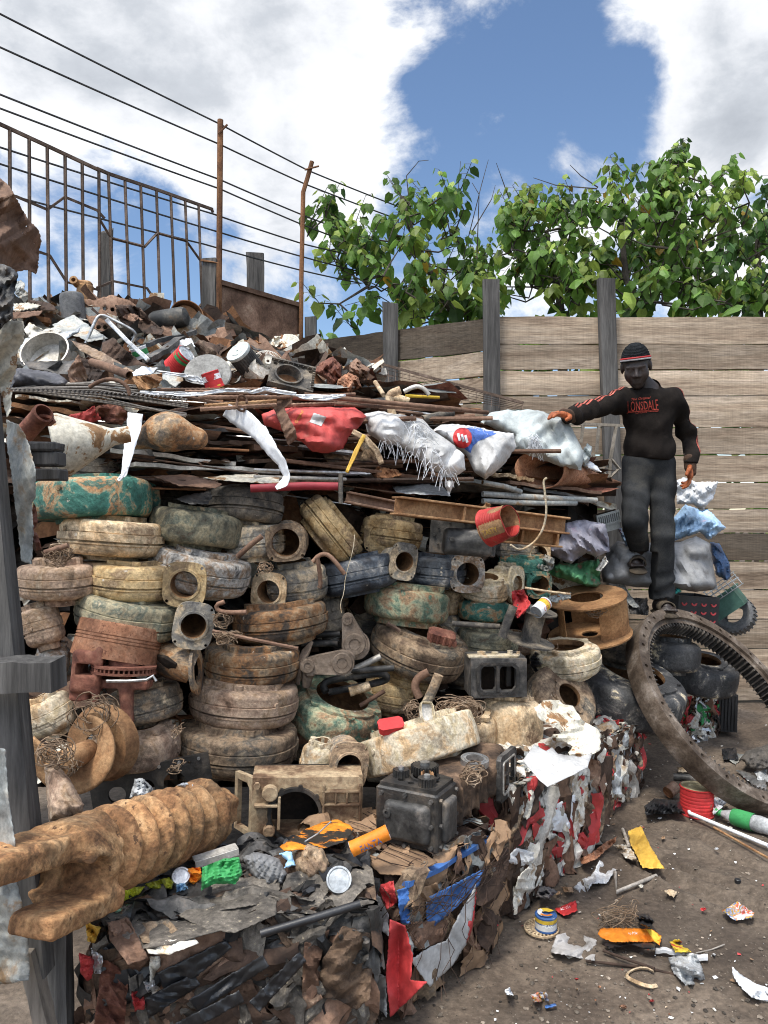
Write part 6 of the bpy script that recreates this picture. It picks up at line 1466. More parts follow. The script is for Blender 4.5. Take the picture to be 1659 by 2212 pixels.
puff('clear_bag','greyish clear plastic bag stuffed behind the screw shaft',q('E1',(770,290),(800,175),(845,170),(900,220),(920,260),(870,300)),2.72,'clear',.04,.03,d_is_dd=False,cat='plastic bag')
puff('clear_bag','scrap of clear plastic lying on the far end of the screw shaft',q('E1',(1050,215),(1090,198),(1150,205),(1220,250),(1215,275),(1120,240)),2.52,'clear',.015,.012,d_is_dd=False,cat='plastic scrap')
# the blue one
O2,A2,H2=(.045,2.42),(.69,.72),.445
b2=bale('bale of blue, red and silver sheet bound in rusty wire, under the transmission block',O2,A2,.56,.5,H2,['cardbrown','cardbrown','zincold','rustbrown','rustdark','cardbrown','brown'],'rustdark',8,46,(.05,.16),.012)
A2n=Vector((.69,.72)).normalized();f2=on_face(O2,A2n,.05);fl2=on_face(O2,(-A2n.y,A2n.x),.05)
for pts,mt,ff,nm in((((1175,735),(1515,560),(1490,650),(1330,810),(1215,905),(1175,870)),'blue_paint',f2,'blue_sheet'),(((1470,650),(1450,830),(1410,1010),(1330,1130),(1195,1260),(1080,1100),(1200,1020),(1290,990),(1370,830)),'silver',f2,'silver_sheet'),(((1090,690),(1240,640),(1260,720),(1170,760),(1150,860),(1090,830)),'cardbrown',f2,'brown_sheet'),(((1070,880),(1310,860),(1280,990),(1130,1040),(1070,960)),'rustbrown',f2,'brown_sheet'),(((1460,650),(1475,700),(1450,900),(1410,1010),(1425,830)),'redfoil',f2,'red_sheet'),(((960,860),(1050,900),(1095,1080),(1080,1220),(1180,1230),(1100,1310),(960,1440),(935,1200)),'redfoil',lambda u,v:np.minimum(f2(u,v),fl2(u,v)),'red_sheet'),(((600,480),(660,480),(740,560),(730,620),(620,560)),'redfoil',on_top(H2+.01),'red_sheet'),(((880,660),(980,630),(1000,760),(940,800)),'redfoil',fl2,'red_sheet'),(((800,630),(870,680),(950,830),(950,960),(860,880),(840,760)),'silver',fl2,'silver_sheet'),(((1000,690),(1070,660),(1078,890),(1025,880)),'blue_paint',f2,'blue_sheet'),(((750,700),(830,760),(850,1000),(800,980)),'redfoil',fl2,'red_sheet'),(((850,1160),(935,1200),(940,1440),(860,1350)),'silver',fl2,'silver_sheet'),(((1060,930),(1100,1010),(1090,1100),(1060,1080)),'silver',f2,'silver_sheet')):
 child_sheet(b2,nm,q('E2',*pts),ff,mt,.02,sp=4.2)
o=slab('edge_rail','',(*q('E2',(1070,660)),2.40),(*q('E2',(1640,350)),2.86),11,.03,'blue_paint',wave=.003);o.parent=b2;o.matrix_parent_inverse=b2.matrix_world.inverted()
for kk in('category','label'):
 if kk in o:del o[kk]
w=MB();r=random.Random(4);I=b2.matrix_world.inverted();w.M=I
def onb2(s,t,out):return Vector((O2[0],O2[1],0))+Vector((A2n.x,A2n.y,0))*s+Vector((0,0,t))+Vector((A2n.y,-A2n.x,0))*out
def onl2(s,t,out):return Vector((O2[0],O2[1],0))+Vector((-A2n.y,A2n.x,0))*s+Vector((0,0,t))+Vector((-A2n.x,-A2n.y,0))*out
for k in range(13):
 fn=onb2 if k%3 else onl2;s0=r.uniform(0,.55 if k%3 else .45);x=r.uniform(-.1,.1);n=12
 w.tube([fn(s0+x*i/n+.02*math.sin(i*1.1+k),.03+.41*i/n,.035+.02+.012*math.sin(i*1.7+k*2))for i in range(n+1)],.0014,4)
for k in range(9):
 s0=r.uniform(0,.5);w.tube([onb2(-.02+.06*i,.34+.06*math.sin(i*.9+k)*r.uniform(.3,1),.055)for i in range(10)],.0014,4)
for k in range(14):
 w.tube([Vector((O2[0],O2[1],H2+.018))+Vector((A2n.x,A2n.y,0))*(.04+.035*k+r.uniform(-.01,.01))+Vector((-A2n.y,A2n.x,0))*(.42*i/6)+Vector((0,0,r.uniform(-.004,.006)))for i in range(7)],.0016,4)
w.obj('binding_wire',M['rustdark'],b2)
child_sheet(b2,'dirt_patch',q('E2',(830,530),(980,400),(1120,440),(1240,520),(1060,600),(900,590)),on_top(H2+.008),'cardbrown',.008,sp=5)
# the white, red and brown ones running away to the right
b3=bale('crumpled bale of white, red and brown sheet below the torn cream metal',(.50,3.06),(.62,.78),.85,.55,.50,['dirtywhite','rustbrown','rustdark','dirtywhite','brown','oilybrown','rustbrown','zincold','dirtywhite','redfoil','rustdark','alu'],'rustdark',12,210,(.05,.20),.05,streak=.15)
A3n=Vector((.62,.78)).normalized();f3=on_face((.50,3.06),A3n,.07)
for pts,mt,nm in((((310,400),(420,330),(540,250),(530,430),(490,490),(400,470)),'whitesheet','white_sheet'),(((120,650),(200,570),(300,600),(300,640),(230,680)),'whitesheet','white_sheet'),(((290,420),(330,300),(350,380),(385,460),(320,580),(300,600)),'redfoil','red_sheet'),(((60,650),(90,520),(135,620),(80,690)),'redfoil','red_sheet'),(((180,840),(210,740),(300,650),(360,660),(330,780),(240,880)),'dirtywhite','bent_bumper'),(((380,470),(470,520),(500,560),(430,570),(370,510)),'dirtywhite','bent_bumper'),(((560,490),(600,480),(620,540),(580,580),(555,540)),'redfoil','red_sheet'),(((560,260),(600,300),(590,440),(555,460)),'dirtywhite','white_sheet'),(((670,40),(760,40),(745,250),(740,440),(690,440)),'rustdark','ribbed_plate')):
 child_sheet(b3,nm,q('E3',*pts),f3,mt,.03,sp=4)
b4=bale('smaller bale of white and grey sheet behind the crumpled one, left of the red tin',(1.06,3.93),(.62,.78),.66,.5,.39,['dirtywhite','zincold','dirtywhite','rustbrown','rustdark','alu','brown','zinc','rustdark','redfoil'],'rustdark',15,170,(.05,.16),.05,streak=.1)
b5=bale('far small bale of pressed mixed cans beyond the ring gear',(2.08,5.30),(.86,.5),.34,.3,.40,['dirtywhite','rustbrown','redfoil','foil','rustdark','green_paint'],'rustdark',19,90,(.03,.10),.03)
sheet('white_sheet','crumpled white sheet lying on the bale below the torn cream metal',q('D7',(15,1355),(90,1245),(170,1290),(210,1265),(250,1310),(400,1330),(480,1300),(450,1400),(330,1460),(180,1530),(120,1480)),3.02,'bagwhite',.08,gu=.1,gv=-.45,d_is_dd=False,cat='metal sheet',jag=.6,freq=.9)
sheet('torn_sheet','torn cream painted metal panel flaking to rust, in front of the round-eyed housing',q('D7',(90,1000),(150,950),(260,945),(300,980),(350,985),(410,1080),(500,1130),(540,1180),(530,1290),(480,1310),(430,1340),(350,1350),(320,1300),(350,1260),(300,1230),(220,1220),(215,1180),(270,1170),(225,1110),(170,1100),(130,1080)),3.42,'creamrust',.05,gu=.1,gv=-.2,d_is_dd=False,cat='metal sheet',jag=2)
# ------------------------------------------------------------------ loose scrap filling the heap between the pieces one can tell apart
def scrap_fill():
 g=MB();r=random.Random(77)
 for k in range(1500):
  zone=r.random()
  if zone<.50:u,v=r.uniform(-20,1230),r.uniform(840,1060);lay=1
  elif zone<.85:u=r.uniform(-30,800);v=r.uniform(655+max(0,u-330)*.32,850);lay=0
  else:u,v=r.uniform(60,1300),r.uniform(1050,1680);lay=2
  if lay==1 and u>900:v=max(v,900+(u-900)*.36)
  d=dep(u,v)+(r.uniform(.18,.6)if lay!=2 else r.uniform(.35,.6));c=P(u,v,min(d,6.1))
  w,h=(r.uniform(.15,.7),r.uniform(.05,.25))if lay==1 else(r.uniform(.06,.36),r.uniform(.04,.22))
  Mx=Matrix.Translation(c)@Euler((r.uniform(-.5,.3)if lay==1 else r.uniform(-1.3,1.3),r.uniform(-.12,.14)if lay==1 else r.uniform(-.8,.8),r.uniform(-.5,.5))).to_matrix().to_4x4()
  n1,n2=6,4;X,Y=np.meshgrid(np.linspace(-.5,.5,n1),np.linspace(-.5,.5,n2),indexing='ij')
  Z=.25*min(w,h)*crease(X*2,Y*2,k+500,2,1.0)*.6+r.uniform(-.5,.5)*h*X**2
  jx=np.random.default_rng(k).normal(size=X.shape)*.05
  V=np.stack([(X+jx)*w,(Y+jx[::-1])*h,Z],-1).reshape(-1,3)
  mi=r.choices(range(9),[5,3.4,3,5.5,2.2,2.6,.5,0,3.5]if lay==0 else[8,5,3,2,1.3,.8,.7,0,3])[0]
  g.add([tuple(x)for x in V],[(i*n2+j,(i+1)*n2+j,(i+1)*n2+j+1,i*n2+j+1)for i in range(n1-1)for j in range(n2-1)],mi,None,Mx)
 for k in range(90):
  u,v=r.uniform(-20,1180),r.uniform(850,1055)
  if u>900:v=max(v,905+(u-900)*.36)
  d=dep(u,v)+r.uniform(.05,.35);p=P(u,v,d);L=min(r.uniform(.2,.8),max(.06,(1235-u)/F*d));a=r.uniform(-.06,.16)
  g.mi=r.choice([0,1,1,2,7]);g.tube([p,p+Vector((L*math.cos(a),r.uniform(-.1,.1),-L*math.sin(a)))],r.uniform(.003,.014),5)
 o=g.obj('scrap_metal',[M[x]for x in('rustdark','rustbrown','rust','zincold','creamrust','dirtywhite','redrust','steel','black')],smooth=20)
 tag(o,'jumble of small rusty sheet offcuts and rods packed between the larger scrap',kind='stuff')
scrap_fill()
def sh(f,pts,d,mt,name,lab,amp=.03,gv=-.35,cat='metal sheet',**k):return sheet(name,lab,q(f,*pts),d,mt,amp,gv=gv,cat=cat,**k)
# top of the heap, left to right
sh('G',((80,835),(175,828),(250,845),(205,862),(150,870),(90,885)),-.1,'creamrust','scrap_sheet','cream edged flap on top of the left stack of flaps',.02)
sh('G',((180,812),(300,826),(336,858),(330,878),(250,872),(200,850)),-.05,'rustdark','scrap_sheet','dark ragged sheet poking out against the sky at left',.03)
sh('G',((76,885),(160,880),(255,876),(235,905),(150,918),(80,925)),-.12,'rustbrown','scrap_sheet','brown flap under the cream edged one at upper left',.02)
sh('G',((90,700),(125,690),(150,715),(145,745),(180,780),(120,800),(90,770)),0,'zincold','scrap_sheet','small grey zinc point sticking up at the far left against the sky',.03)
sh('A',((310,270),(435,210),(640,350),(520,372),(470,340),(360,330)),-.05,'zincold','scrap_sheet','pale grey roof sheet bent into a ridge behind the tube frame',.02,gv=-.6)
sh('A',((140,300),(175,255),(260,300),(330,285),(370,310),(300,340),(170,345)),-.1,'dirtywhite','scrap_sheet','crumpled whitish sheet left of the bent roof sheet',.05)
sh('A',((105,405),(150,350),(330,330),(440,300),(480,278),(465,320),(380,360),(290,405),(160,432)),-.22,'zinc','scrap_sheet','light galvanised sheet lying over the aluminium basin',.04)
Mx=pose(*q('A',(280,450)),dep(*q('A',(280,450)))-.12,-4,62);s_=Mx.translation.y/F;rt=root('basin',Mx,'dull aluminium basin tipped on its side at the left of the heap','basin');m=MB();r_=50*s_
m.lathe([(1e-4,-.06),(r_*.86,-.06),(r_*.92,-.05),(r_,.03),(r_*1.05,.035),(r_*1.05,.04),(r_*.98,.04),(r_*.9,-.045),(1e-4,-.052)],44);m.obj('bowl',M['alu'],rt)
puff('crushed_box','dark bluish crushed metal box at the left edge of the heap',q('A',(55,560),(110,525),(280,545),(350,560),(400,600),(398,640),(300,648),(60,645)),-.10,'darkblue',.09,.05,cat='crushed box',freq=1.2)
sh('A',((465,445),(500,520),(527,605),(495,645),(418,640),(402,545)),-.14,'rustbrown','rusty_flap','upright brown rusty flap, left one of a pair',.03,gv=.05)
sh('A',((468,450),(530,480),(612,550),(590,605),(545,625),(500,640),(520,590)),-.10,'rustdark','rusty_flap','dark curved flap right of the upright brown one',.03,gv=-.1,bend=.3)
sh('A',((605,378),(672,345),(760,430),(835,490),(905,520),(850,545),(720,515),(612,480)),-.1,'rustdark','bent_sheet','black bent sheet standing in the middle of the upper heap',.03,gv=-.1)
sh('A',((420,362),(520,392),(640,450),(800,550),(760,552),(600,485),(470,420)),-.18,'mauve','scrap_sheet','long purplish strip slanting down left of the green tin',.02)
sh('A',((100,490),(300,485),(470,480),(420,520),(400,600),(300,550),(150,525)),-.03,'black','scrap_sheet','black sheet under the aluminium basin',.03)
o=sh('A',((505,115),(560,125),(660,92),(760,120),(862,190),(855,285),(745,335),(640,325),(560,290),(512,225)),.15,'rustbrown','door_panel','rusty inner door panel with holes, high on the heap under the grille',.03,gv=-.1,cat='car door panel',holes=[(*q('A',c),r)for c,r in(((625,170),6),((668,180),4.5),((585,285),5),((625,285),5),((705,270),5),((790,230),5),((560,190),4))])
pts=q('A',(540,150),(600,130),(690,115),(780,150),(830,200));o2=pipe('x','',[(*p,dep(*p)+.22)for p in pts],7,'rust');o2.name='pressed_rib';o2.parent=o
del o2['category']
sh('A',((685,152),(770,150),(830,168),(905,250),(975,300),(960,330),(860,325),(780,310),(700,232)),-.02,'rustdark','crumpled_sheet','black crumpled sheets spilling below the door panel',.12,gv=-.2)
sh('A',((720,200),(800,205),(850,240),(780,250),(730,230)),-.12,'rustbrown','crumpled_sheet','brown torn edge among the black crumpled sheets',.05)
Mx=pose(*q('A',(1010,236)),dep(*q('A',(1010,236)))+.1,84,0,0,-10);s_=Mx.translation.y/F;rt=root('air_tank',Mx,'black drum lying on its side just below the grille','drum');m=MB();r_,h_=22*s_,41*s_
m.lathe([(1e-4,h_),(r_*.5,h_*.98),(r_*.86,h_*.88),(r_,h_*.7),(r_,-h_*.8),(r_*.9,-h_*.92),(r_*.85,-h_),(1e-4,-h_)],32);m.obj('shell',M['worn'],rt)
Mx=pose(*q('A',(1100,240)),dep(*q('A',(1080,240)))+.25,0,80,0,25);s_=Mx.translation.y/F;rt=root('wheel_rim',Mx,'rusty wheel rim standing behind the black drum','wheel rim');m=MB();r_=36*s_
m.lathe([(r_*.3,.02),(r_*.8,.03),(r_*.86,-.06),(r_,-.07),(r_,.07),(r_*.95,.07),(r_*.92,.0)],36);m.obj('rim_body',M['rust'],rt)
Mx=pose(*q('A',(432,168)),dep(*q('A',(432,168)))+.05,-5,4);s_=Mx.translation.y/F;rt=root('canister',Mx,'grey round-topped canister standing at the top left of the heap','canister');m=MB();r_,h_=26*s_,33*s_
m.lathe([(1e-4,h_),(r_*.55,h_*.985),(r_*.85,h_*.90),(r_*.95,h_*.76),(r_*.98,h_*.4),(r_*1.04,-h_),(1e-4,-h_)],32);m.obj('shell',M['worngrey'],rt)
Mx=pose(*q('A',(485,100)),dep(*q('A',(485,100)))+.25,6,0);s_=Mx.translation.y/F;rt=root('plastic_housing',Mx,'orange brown plastic unit with a round socket behind the grey canister','plastic unit');m=MB();m.box((.02,0,0),(.11,.08,.20),.02);m.lathe([(.016,-.05),(.026,-.05),(.03,.03),(.016,.03)],18,0,Matrix.Translation((-.04,-.05,.09))@Matrix.Rotation(RAD(80),4,'X'),closed=True);m.box((.0,0,.09),(.13,.07,.05),.015);m.obj('unit_body',M['rustorange'],rt)
m_=q('A',(510,380),(555,270),(578,222),(612,211),(660,234),(770,290),(806,318),(800,350),(762,402));pipe('tube_frame','bent bright steel tube frame standing on the heap',[(*p,dep(*q('A',(650,330)))-.12+.012*i)for i,p in enumerate(m_)],3.6,'steel',cat='tube frame',smooth_path=2)
ribbon('steel_strip','flat steel bar leaning through the bent tube frame',[(*q('A',(630,236)),4.15,9),(*q('A',(760,370)),4.0,9),(*q('A',(880,478)),3.85,10)],'steel',crumple=.002,thick=.006,cat='steel bar')
for a,b,w,lab in(((868,388),(1172,312),9,'black channel bar, upper of two crossing below the drum'),((905,482),(1110,345),11,'black channel bar, lower one leaning on the red striped can')):
 slab('black_channel',lab,(*q('A',a),dep(*q('A',a))-.1),(*q('A',b),dep(*q('A',b))-.05),w,.05,'black')
can('white and green tin half hidden behind the flat steel bar',*q('A',(832,436)),dep(*q('A',(832,436)))-.05,26,34,-18,20,0,'paper',ribs=2,band=[(.3,.75,2)],cat='tin',name='tin_can')
sh('A',((965,395),(1040,365),(1135,350),(1160,400),(1100,420),(1030,450)),-.02,'whitesheet','white_sheet','small bluish white sheet between the black channel and the red striped can',.02,gv=-.2)
can('red ribbed can with a green band lying on the upper heap',*q('A',(1066,482)),dep(*q('A',(1066,482)))-.14,50,42,56,14,-12,'red',ribs=6,band=[(.62,.76,2),(.86,.92,2)],cat='tin',name='tin_can',crush=.02)
sh('A',((1120,402),(1190,360),(1330,400),(1275,470),(1180,456),(1150,420)),.05,'rustdark','rusty_flap','dark brown flap standing behind the big pale disc',.04,gv=-.05,bend=.3)
sh('A',((1395,390),(1440,362),(1520,360),(1580,400),(1592,445),(1480,440),(1420,430)),.12,'rust','rusty_disc','half buried rusty disc behind the air filter',.02,gv=-.05)
Mx=pose(*q('A',(1470,500)),dep(*q('A',(1470,500)))-.02,128,-18,0,34);s_=Mx.translation.y/F;rt=root('air_filter',Mx,'round pleated air filter with a pale end cap, at the right of the upper heap','filter');m=MB();r_,h_=27*s_,34*s_;m.mi=1
n_=60;m.add([(r_*(.96 if i%2 else 1.0)*math.cos(2*math.pi*i/n_),r_*(.96 if i%2 else 1.0)*math.sin(2*math.pi*i/n_),z)for i in range(n_)for z in(-h_,h_)],[(2*i,2*((i+1)%n_),2*((i+1)%n_)+1,2*i+1)for i in range(n_)],1)
m.obj('pleats',[M['zinc'],M['black']],rt,smooth=0);m=MB()
m.lathe([(1e-4,-h_-.006),(r_*.1,-h_-.006),(r_*.12,-h_-.012),(r_*.5,-h_-.012),(r_*.55,-h_-.008),(r_*1.02,-h_-.010),(r_*1.06,-h_),(r_*1.02,-h_+.01)],36);m.lathe([(1e-4,h_),(r_*1.04,h_),(r_*1.04,h_-.01)],36);m.obj('end_cap',M['zincpale'],rt)
c_=q('A',(1590,492));Mx=pose(*c_,dep(*c_)-.02,0,72,0,14);s_=Mx.translation.y/F;rt=root('fan_guard',Mx,'whitish wire fan guard beside the air filter','fan guard');m=MB();r_=34*s_
for k in range(44):a=k*2*math.pi/44;m.tube([(r_*.2*math.cos(a),r_*.2*math.sin(a),.012),(r_*.7*math.cos(a+.12),r_*.7*math.sin(a+.12),.008),(r_*math.cos(a+.2),r_*math.sin(a+.2),-.03)],.0014,3)
m.lathe([(r_*.1,.016),(r_*.22,.016),(r_*.22,.008),(r_*.1,.008)],20,closed=True);m.tube([(r_*math.cos(k*.2094),r_*math.sin(k*.2094),-.03)for k in range(30)],.003,5,closed=True);m.obj('wire_guard',M['dirtywhite'],rt)
c_=q('A',(1235,560));Mx=pose(*c_,dep(*c_)-.10,0,66,0,8);s_=Mx.translation.y/F;rt=root('round_lid',Mx,'big round pale grey lid with dark smudges leaning in the upper heap','lid');m=MB();r_=50*s_
m.lathe([(1e-4,.012),(r_*.3,.013),(r_*.6,.014),(r_*.62,.010),(r_*.96,.008),(r_,0),(r_*.97,-.012),(1e-4,-.012)],48);m.obj('disc',M['lidgrey'],rt)
can('red and white tin with a torn yellow base, in front of the big pale lid',*q('A',(1262,600)),dep(*q('A',(1262,600)))-.26,38,40,-18,12,0,'red',ribs=1,txt='GINO',band=[(.0,.18,3),(.5,.8,1)],tmat='red',cat='tin',name='tin_can',crush=.05,tpos=(0,.012),tsize=(.06,.02))
sh('A',((770,572),(805,540),(840,518),(940,526),(900,560),(830,572)),-.25,'whitesheet','white_sheet','white folded sheet above the rebar stack',.02)
ribbon('white_strip','narrow curled white strip running from the folded sheet to the red and white tin',[(*q('A',(930,545)),3.7,5),(*q('A',(1090,572)),3.7,9),(*q('A',(1170,592)),3.7,12),(*q('A',(1212,620)),3.7,4)],'whitesheet')
sh('A',((940,545),(1080,570),(1090,600),(1040,640),(985,600),(900,566)),-.2,'zincold','scrap_sheet','smooth grey curved sheet under the narrow white strip',.015,bend=.1)
sh('A',((780,578),(880,570),(962,556),(965,590),(935,640),(900,650),(825,662),(800,620)),-.3,'rustorange','rusty_flap','orange rusty flap folded over above the rebar ends',.05,gv=-.1)
pipe('rolled_tube','rusty rolled sheet tube pointing right in the upper heap',[(*q('A',(545,492)),3.78),(*q('A',(640,520)),3.66),(*q('A',(768,570)),3.55)],9,'rustbrown',hollow=True,cat='rolled sheet')
pipe('bent_hose','brown bent rod arching over the wire mesh',[(*q('A',p),3.45)for p in((530,640),(580,610),(640,590),(710,600),(760,640),(770,690))],4.5,'rustbrown',smooth_path=2,cat='rod')
# bundle of wire mesh seen edge-on
m=MB();r=random.Random(8)
for k in range(17):
 y=r.random();a,b=q('A',(60+r.uniform(0,40),645+20*y)),q('A',(1120-240*abs(y-.6)*r.random(),640+175*y+10));d0,d1=3.38+.5*(1-y),3.34+.45*(1-y)
 c2=((a[0]+b[0])/2,(a[1]+b[1])/2-r.uniform(2,16));m.tube([P(*a,d0),P(a[0]*.75+c2[0]*.25,a[1]*.75+c2[1]*.25-2,d0),P(*c2,(d0+d1)/2),P(*b,d1)],.0042,5)
for k in range(38):
 u=30+370*k/38;m.tube([P(u,841+.12*max(0,u-110)*.6,3.36),P(u+9,839+.03*u,3.85)],.0035,4)
tag(m.obj('wire_mesh',M['meshsteel']),'grey welded wire mesh panels lying flat above the grey sheets at left','wire mesh')
for i,(a,b)in enumerate((((830,672),(1215,752)),((1060,690),(1350,745)),((930,655),(1660,652)),((1100,668),(1660,672)),((1180,700),(1660,700)),((1215,752),(1660,722)),((1190,772),(1660,745)))):
 a,b=q('A',a),q('A',b);d0=3.42+.06*(6-i)
 pipe('rebar',('longest orange rebar slanting forward over the stack','brown rebar second from the front on the left of the stack','hindmost rebar of the flat stack','rebar just in front of the hindmost one','middle rebar of the flat stack','rebar meeting the slanting orange one at its end','front rebar of the flat stack, with a ring on it')[i],[(*a,d0),(*b,d0+.02)],4.6 if i!=2 else 3.6,'rustorange' if i in(0,5)else 'rustbrown',cat='rebar',group='rebar stacked flat on the heap',rebar=True)
for i,(a,b,w)in enumerate((((0,405),(600,380),4),((0,455),(560,435),5),((400,395),(1390,490),5),((300,380),(1250,470),4),((480,440),(1180,478),4),((100,395),(900,450),4))):
 a,b=q('B',a),q('B',b);pipe('long_rod',('thin upper rod above the red bag','front ribbed rod resting on the red bag','long dark rod running right to the white sack','rod behind the long dark one','short rod over the frayed sack','middle rod crossing above the red bag')[i],[(*a,3.62+.05*i),(*b,3.95+.05*i)],w,'rustbrown',cat='rod',group='long rods lying across the sacks',rebar=i==1)
m=MB();c_=P(*q('A',(1435,735)),3.40);m.tube([c_+Vector((.022*math.cos(k*.35),.01*math.sin(k),.034*math.sin(k*.35)))for k in range(17)],.006,6);tag(m.obj('steel_ring',M['rustbrown']),'small bent steel ring standing on the front rebar','ring')
ribbon('white_strip','long white strip lying along the rebar stack below the red and white tin',[(*q('A',(830,668)),3.40,5),(*q('A',(1000,680)),3.40,9),(*q('A',(1200,682)),3.42,9),(*q('A',(1350,655)),3.45,8),(*q('A',(1500,668)),3.48,8),(*q('B',(60,350)),3.5,9),(*q('B',(250,380)),3.5,8)],'whitesheet')
ribbon('white_strip','white ribbon end draped at the right over the rods above the red bag',[(*q('B',(240,385)),3.5,4),(*q('B',(330,400)),3.5,13),(*q('B',(450,400)),3.5,12),(*q('B',(545,385)),3.52,4)],'whitesheet')
ribbon('hanging_strip','tattered white strip hanging down at left onto the teal housing',[(*q('A',(805,795)),3.30,34),(*q('A',(795,880)),3.26,31),(*q('A',(770,990)),3.2,25),(*q('A',(748,1100)),3.16,17),(*q('A',(735,1160)),3.14,12),(*q('A',(700,1194)),3.1,6)],'whitesheet',crumple=.005)
ribbon('hanging_strip','long white strip curling down in the middle, from the rods to the grey bars',[(*q('A',(1340,775)),3.5,30),(*q('A',(1440,830)),3.42,42),(*q('A',(1540,910)),3.36,36),(*q('A',(1610,1010)),3.32,27),(*q('B',(165,790)),3.3,19),(*q('B',(195,870)),3.3,14),(*q('B',(180,905)),3.3,18),(*q('B',(130,938)),3.28,8)],'whitesheet',crumple=.004,lean=.05)
sh('B',((80,358),(230,370),(228,430),(180,462),(215,530),(250,600),(256,640),(205,690),(172,600),(140,520),(108,440)),-.3,'rustbrown','bent_plate','rusty bent plate hanging over the red bag',.03,gv=-.05)
sh('A',((320,830),(510,782),(560,750),(600,830),(500,872),(330,872)),-.08,'bagred','red_sheet','crushed red painted panel at left under the wire mesh',.04,gv=-.15)
sh('A',((500,790),(590,750),(690,735),(770,800),(725,868),(610,840)),-.10,'redrust','red_sheet','folded dark red panel beside the crushed red painted one',.07,gv=-.15)
sh('A',((420,960),(500,908),(640,918),(600,1000),(510,992)),-.05,'zincold','crumpled_sheet','crumpled grey canvas scrap below the red panels',.08,gv=-.2)
def horn():
 a,b,c=P(*q('A',(820,950)),3.42),P(*q('A',(1000,910)),3.36),P(*q('A',(1170,945)),3.40)
 f=lambda Pn:smin(smin(capsule(Pn,a,b,.045,.075),capsule(Pn,b,c,.078,.05),.04),ellip(Pn,P(*q('A',(985,880)),3.36),(.07,.06,.05)),.05)+.003*sn(Pn,25,3,3)
 V,Fc=surfnet(f,np.min([a,b,c],0)-.13,np.max([a,b,c],0)+.13,.008);m=MB();m.addnp(V,Fc);tag(m.obj('horn_casting',M['orange'],smooth=60),'horn-shaped brown and tan casting between the two white hanging strips','casting')
horn()
for f_,a,b,w,dp2,mt,lab in(('A',(655,1008),(1400,1100),9,.10,'alu','pale aluminium channel, upper of two at left centre'),('A',(805,1098),(1660,1140),9,.12,'alu','pale aluminium channel, lower of two, ending in a rusty patch'),('A',(520,1030),(640,990),14,.12,'woodgrey','short grey board end behind the aluminium channels'),('A',(1200,895),(1660,900),9,.2,'black','black flat bar in the dark gap under the red bag'),('A',(1190,960),(1660,985),8,.2,'rustdark','dark sheet edge above the aluminium channels'),('A',(60,740),(500,800),10,.3,'rust','long dark rust sheet edge under the wire mesh at left'),('A',(90,690),(420,730),5,.3,'creamrust','curled tan sheet edge at far left under the wire mesh'),('A',(310,880),(800,860),5,.3,'zincold','thin grey sheet edge below the red panels'),('B',(0,690),(260,705),12,.2,'rustbrown','rolled brown sheet edge below the red bag'),('B',(0,770),(520,800),8,.3,'rustdark','dark sheet edge below the red bag'),('B',(0,895),(560,895),9,.3,'brown','flat grey brown bar under the two bright rods'),('B',(1200,880),(1560,940),8,.2,'zincold','grey strip under the frayed sack tail'),('K',(100,600),(375,622),8,.05,'tan','tan square tube end below the emblem sack'),('K',(300,690),(1300,800),7,.12,'rustbrown','long brown bar under the split tube'),('K',(380,640),(560,660),7,.1,'tan','second tan bar end right of the square tube'),('K',(450,755),(1240,870),6,.3,'black','black sheet edge under the long brown bar'),('B',(560,890),(1080,905),5,.3,'rustdark','dark torn roofing edge left of the sack tail')):
 slab('metal_bar',lab,(*q(f_,a),dep(*q(f_,a))+.02),(*q(f_,b),dep(*q(f_,b))+.02),w,dp2,mt,amp=.006 if mt in('rustdark','creamrust','rust')else .001,cat='metal bar')
for f_,pts,r_,mt,lab,kk in(('B',((0,830),(545,848)),4,'steel','bright round bar, upper of two behind the long white strip',{}),('B',((0,872),(545,886)),4.5,'alu','bright round bar, lower of two behind the long white strip',{}),('B',((190,775),(700,838),(1050,885)),4.5,'rustbrown','long rebar reaching to the frayed sack',dict(rebar=True)),('B',((1000,530),(1180,490)),9,'dark','grey pipe stub behind the frayed sack',dict(hollow=True)),('K',((0,690),(250,735),(420,795)),6,'zincold','grey pipe ending below the emblem sack',dict(hollow=True)),('B',((855,660),(835,560),(800,400),(815,375),(870,355)),9,'tan','dirty white bent pipe standing in front of the frayed sack',dict(smooth_path=1)),('B',((830,395),(920,425)),9,'tan','stubby brown pipe behind the standing bent pipe',dict(hollow=True)),('B',((720,310),(770,385)),5,'tan','short tan pipe poking up behind the rods',{}),('B',((890,365),(960,330),(1010,345),(1040,385)),5,'alu','pale bent hose arching over the rods',dict(smooth_path=2)),('B',((900,390),(1100,400)),3.5,'yellow_paint','yellow rod lying near the fence',{}),('B',((0,355),(95,400),(120,380)),4,'zinc','thin bright tube in front of the open frame',{})):
 dcen=dep(*q(f_,pts[0]))-.06;pipe('pipe',lab,[(*q(f_,p),dep(*q(f_,p))-.06 if len(pts)<4 else dcen-.08)for p in pts],r_,mt,**kk)
pipe('red_jack','red hydraulic strut with a steel end fitting under the bright bars',[(*q('B',(-20,940)),3.42),(*q('B',(300,925)),3.44),(*q('B',(500,928)),3.45)],9,'jackred',cat='strut')
pipe('strut_fitting','vertical steel end pin of the red strut',[(*q('B',(515,850)),3.42),(*q('B',(515,880)),3.42),(*q('B',(516,1030)),3.42)],5,'dark',cat='pin')
M['yellowrust']=M['mustard']
ribbon('yellow_bar','yellow painted flat bar leaning below the red bag',[(*q('B',(655,622)),3.55,9),(*q('B',(600,730)),3.52,9),(*q('B',(552,845)),3.5,7)],'yellowrust',cat='bar',thick=.005,crumple=.002)
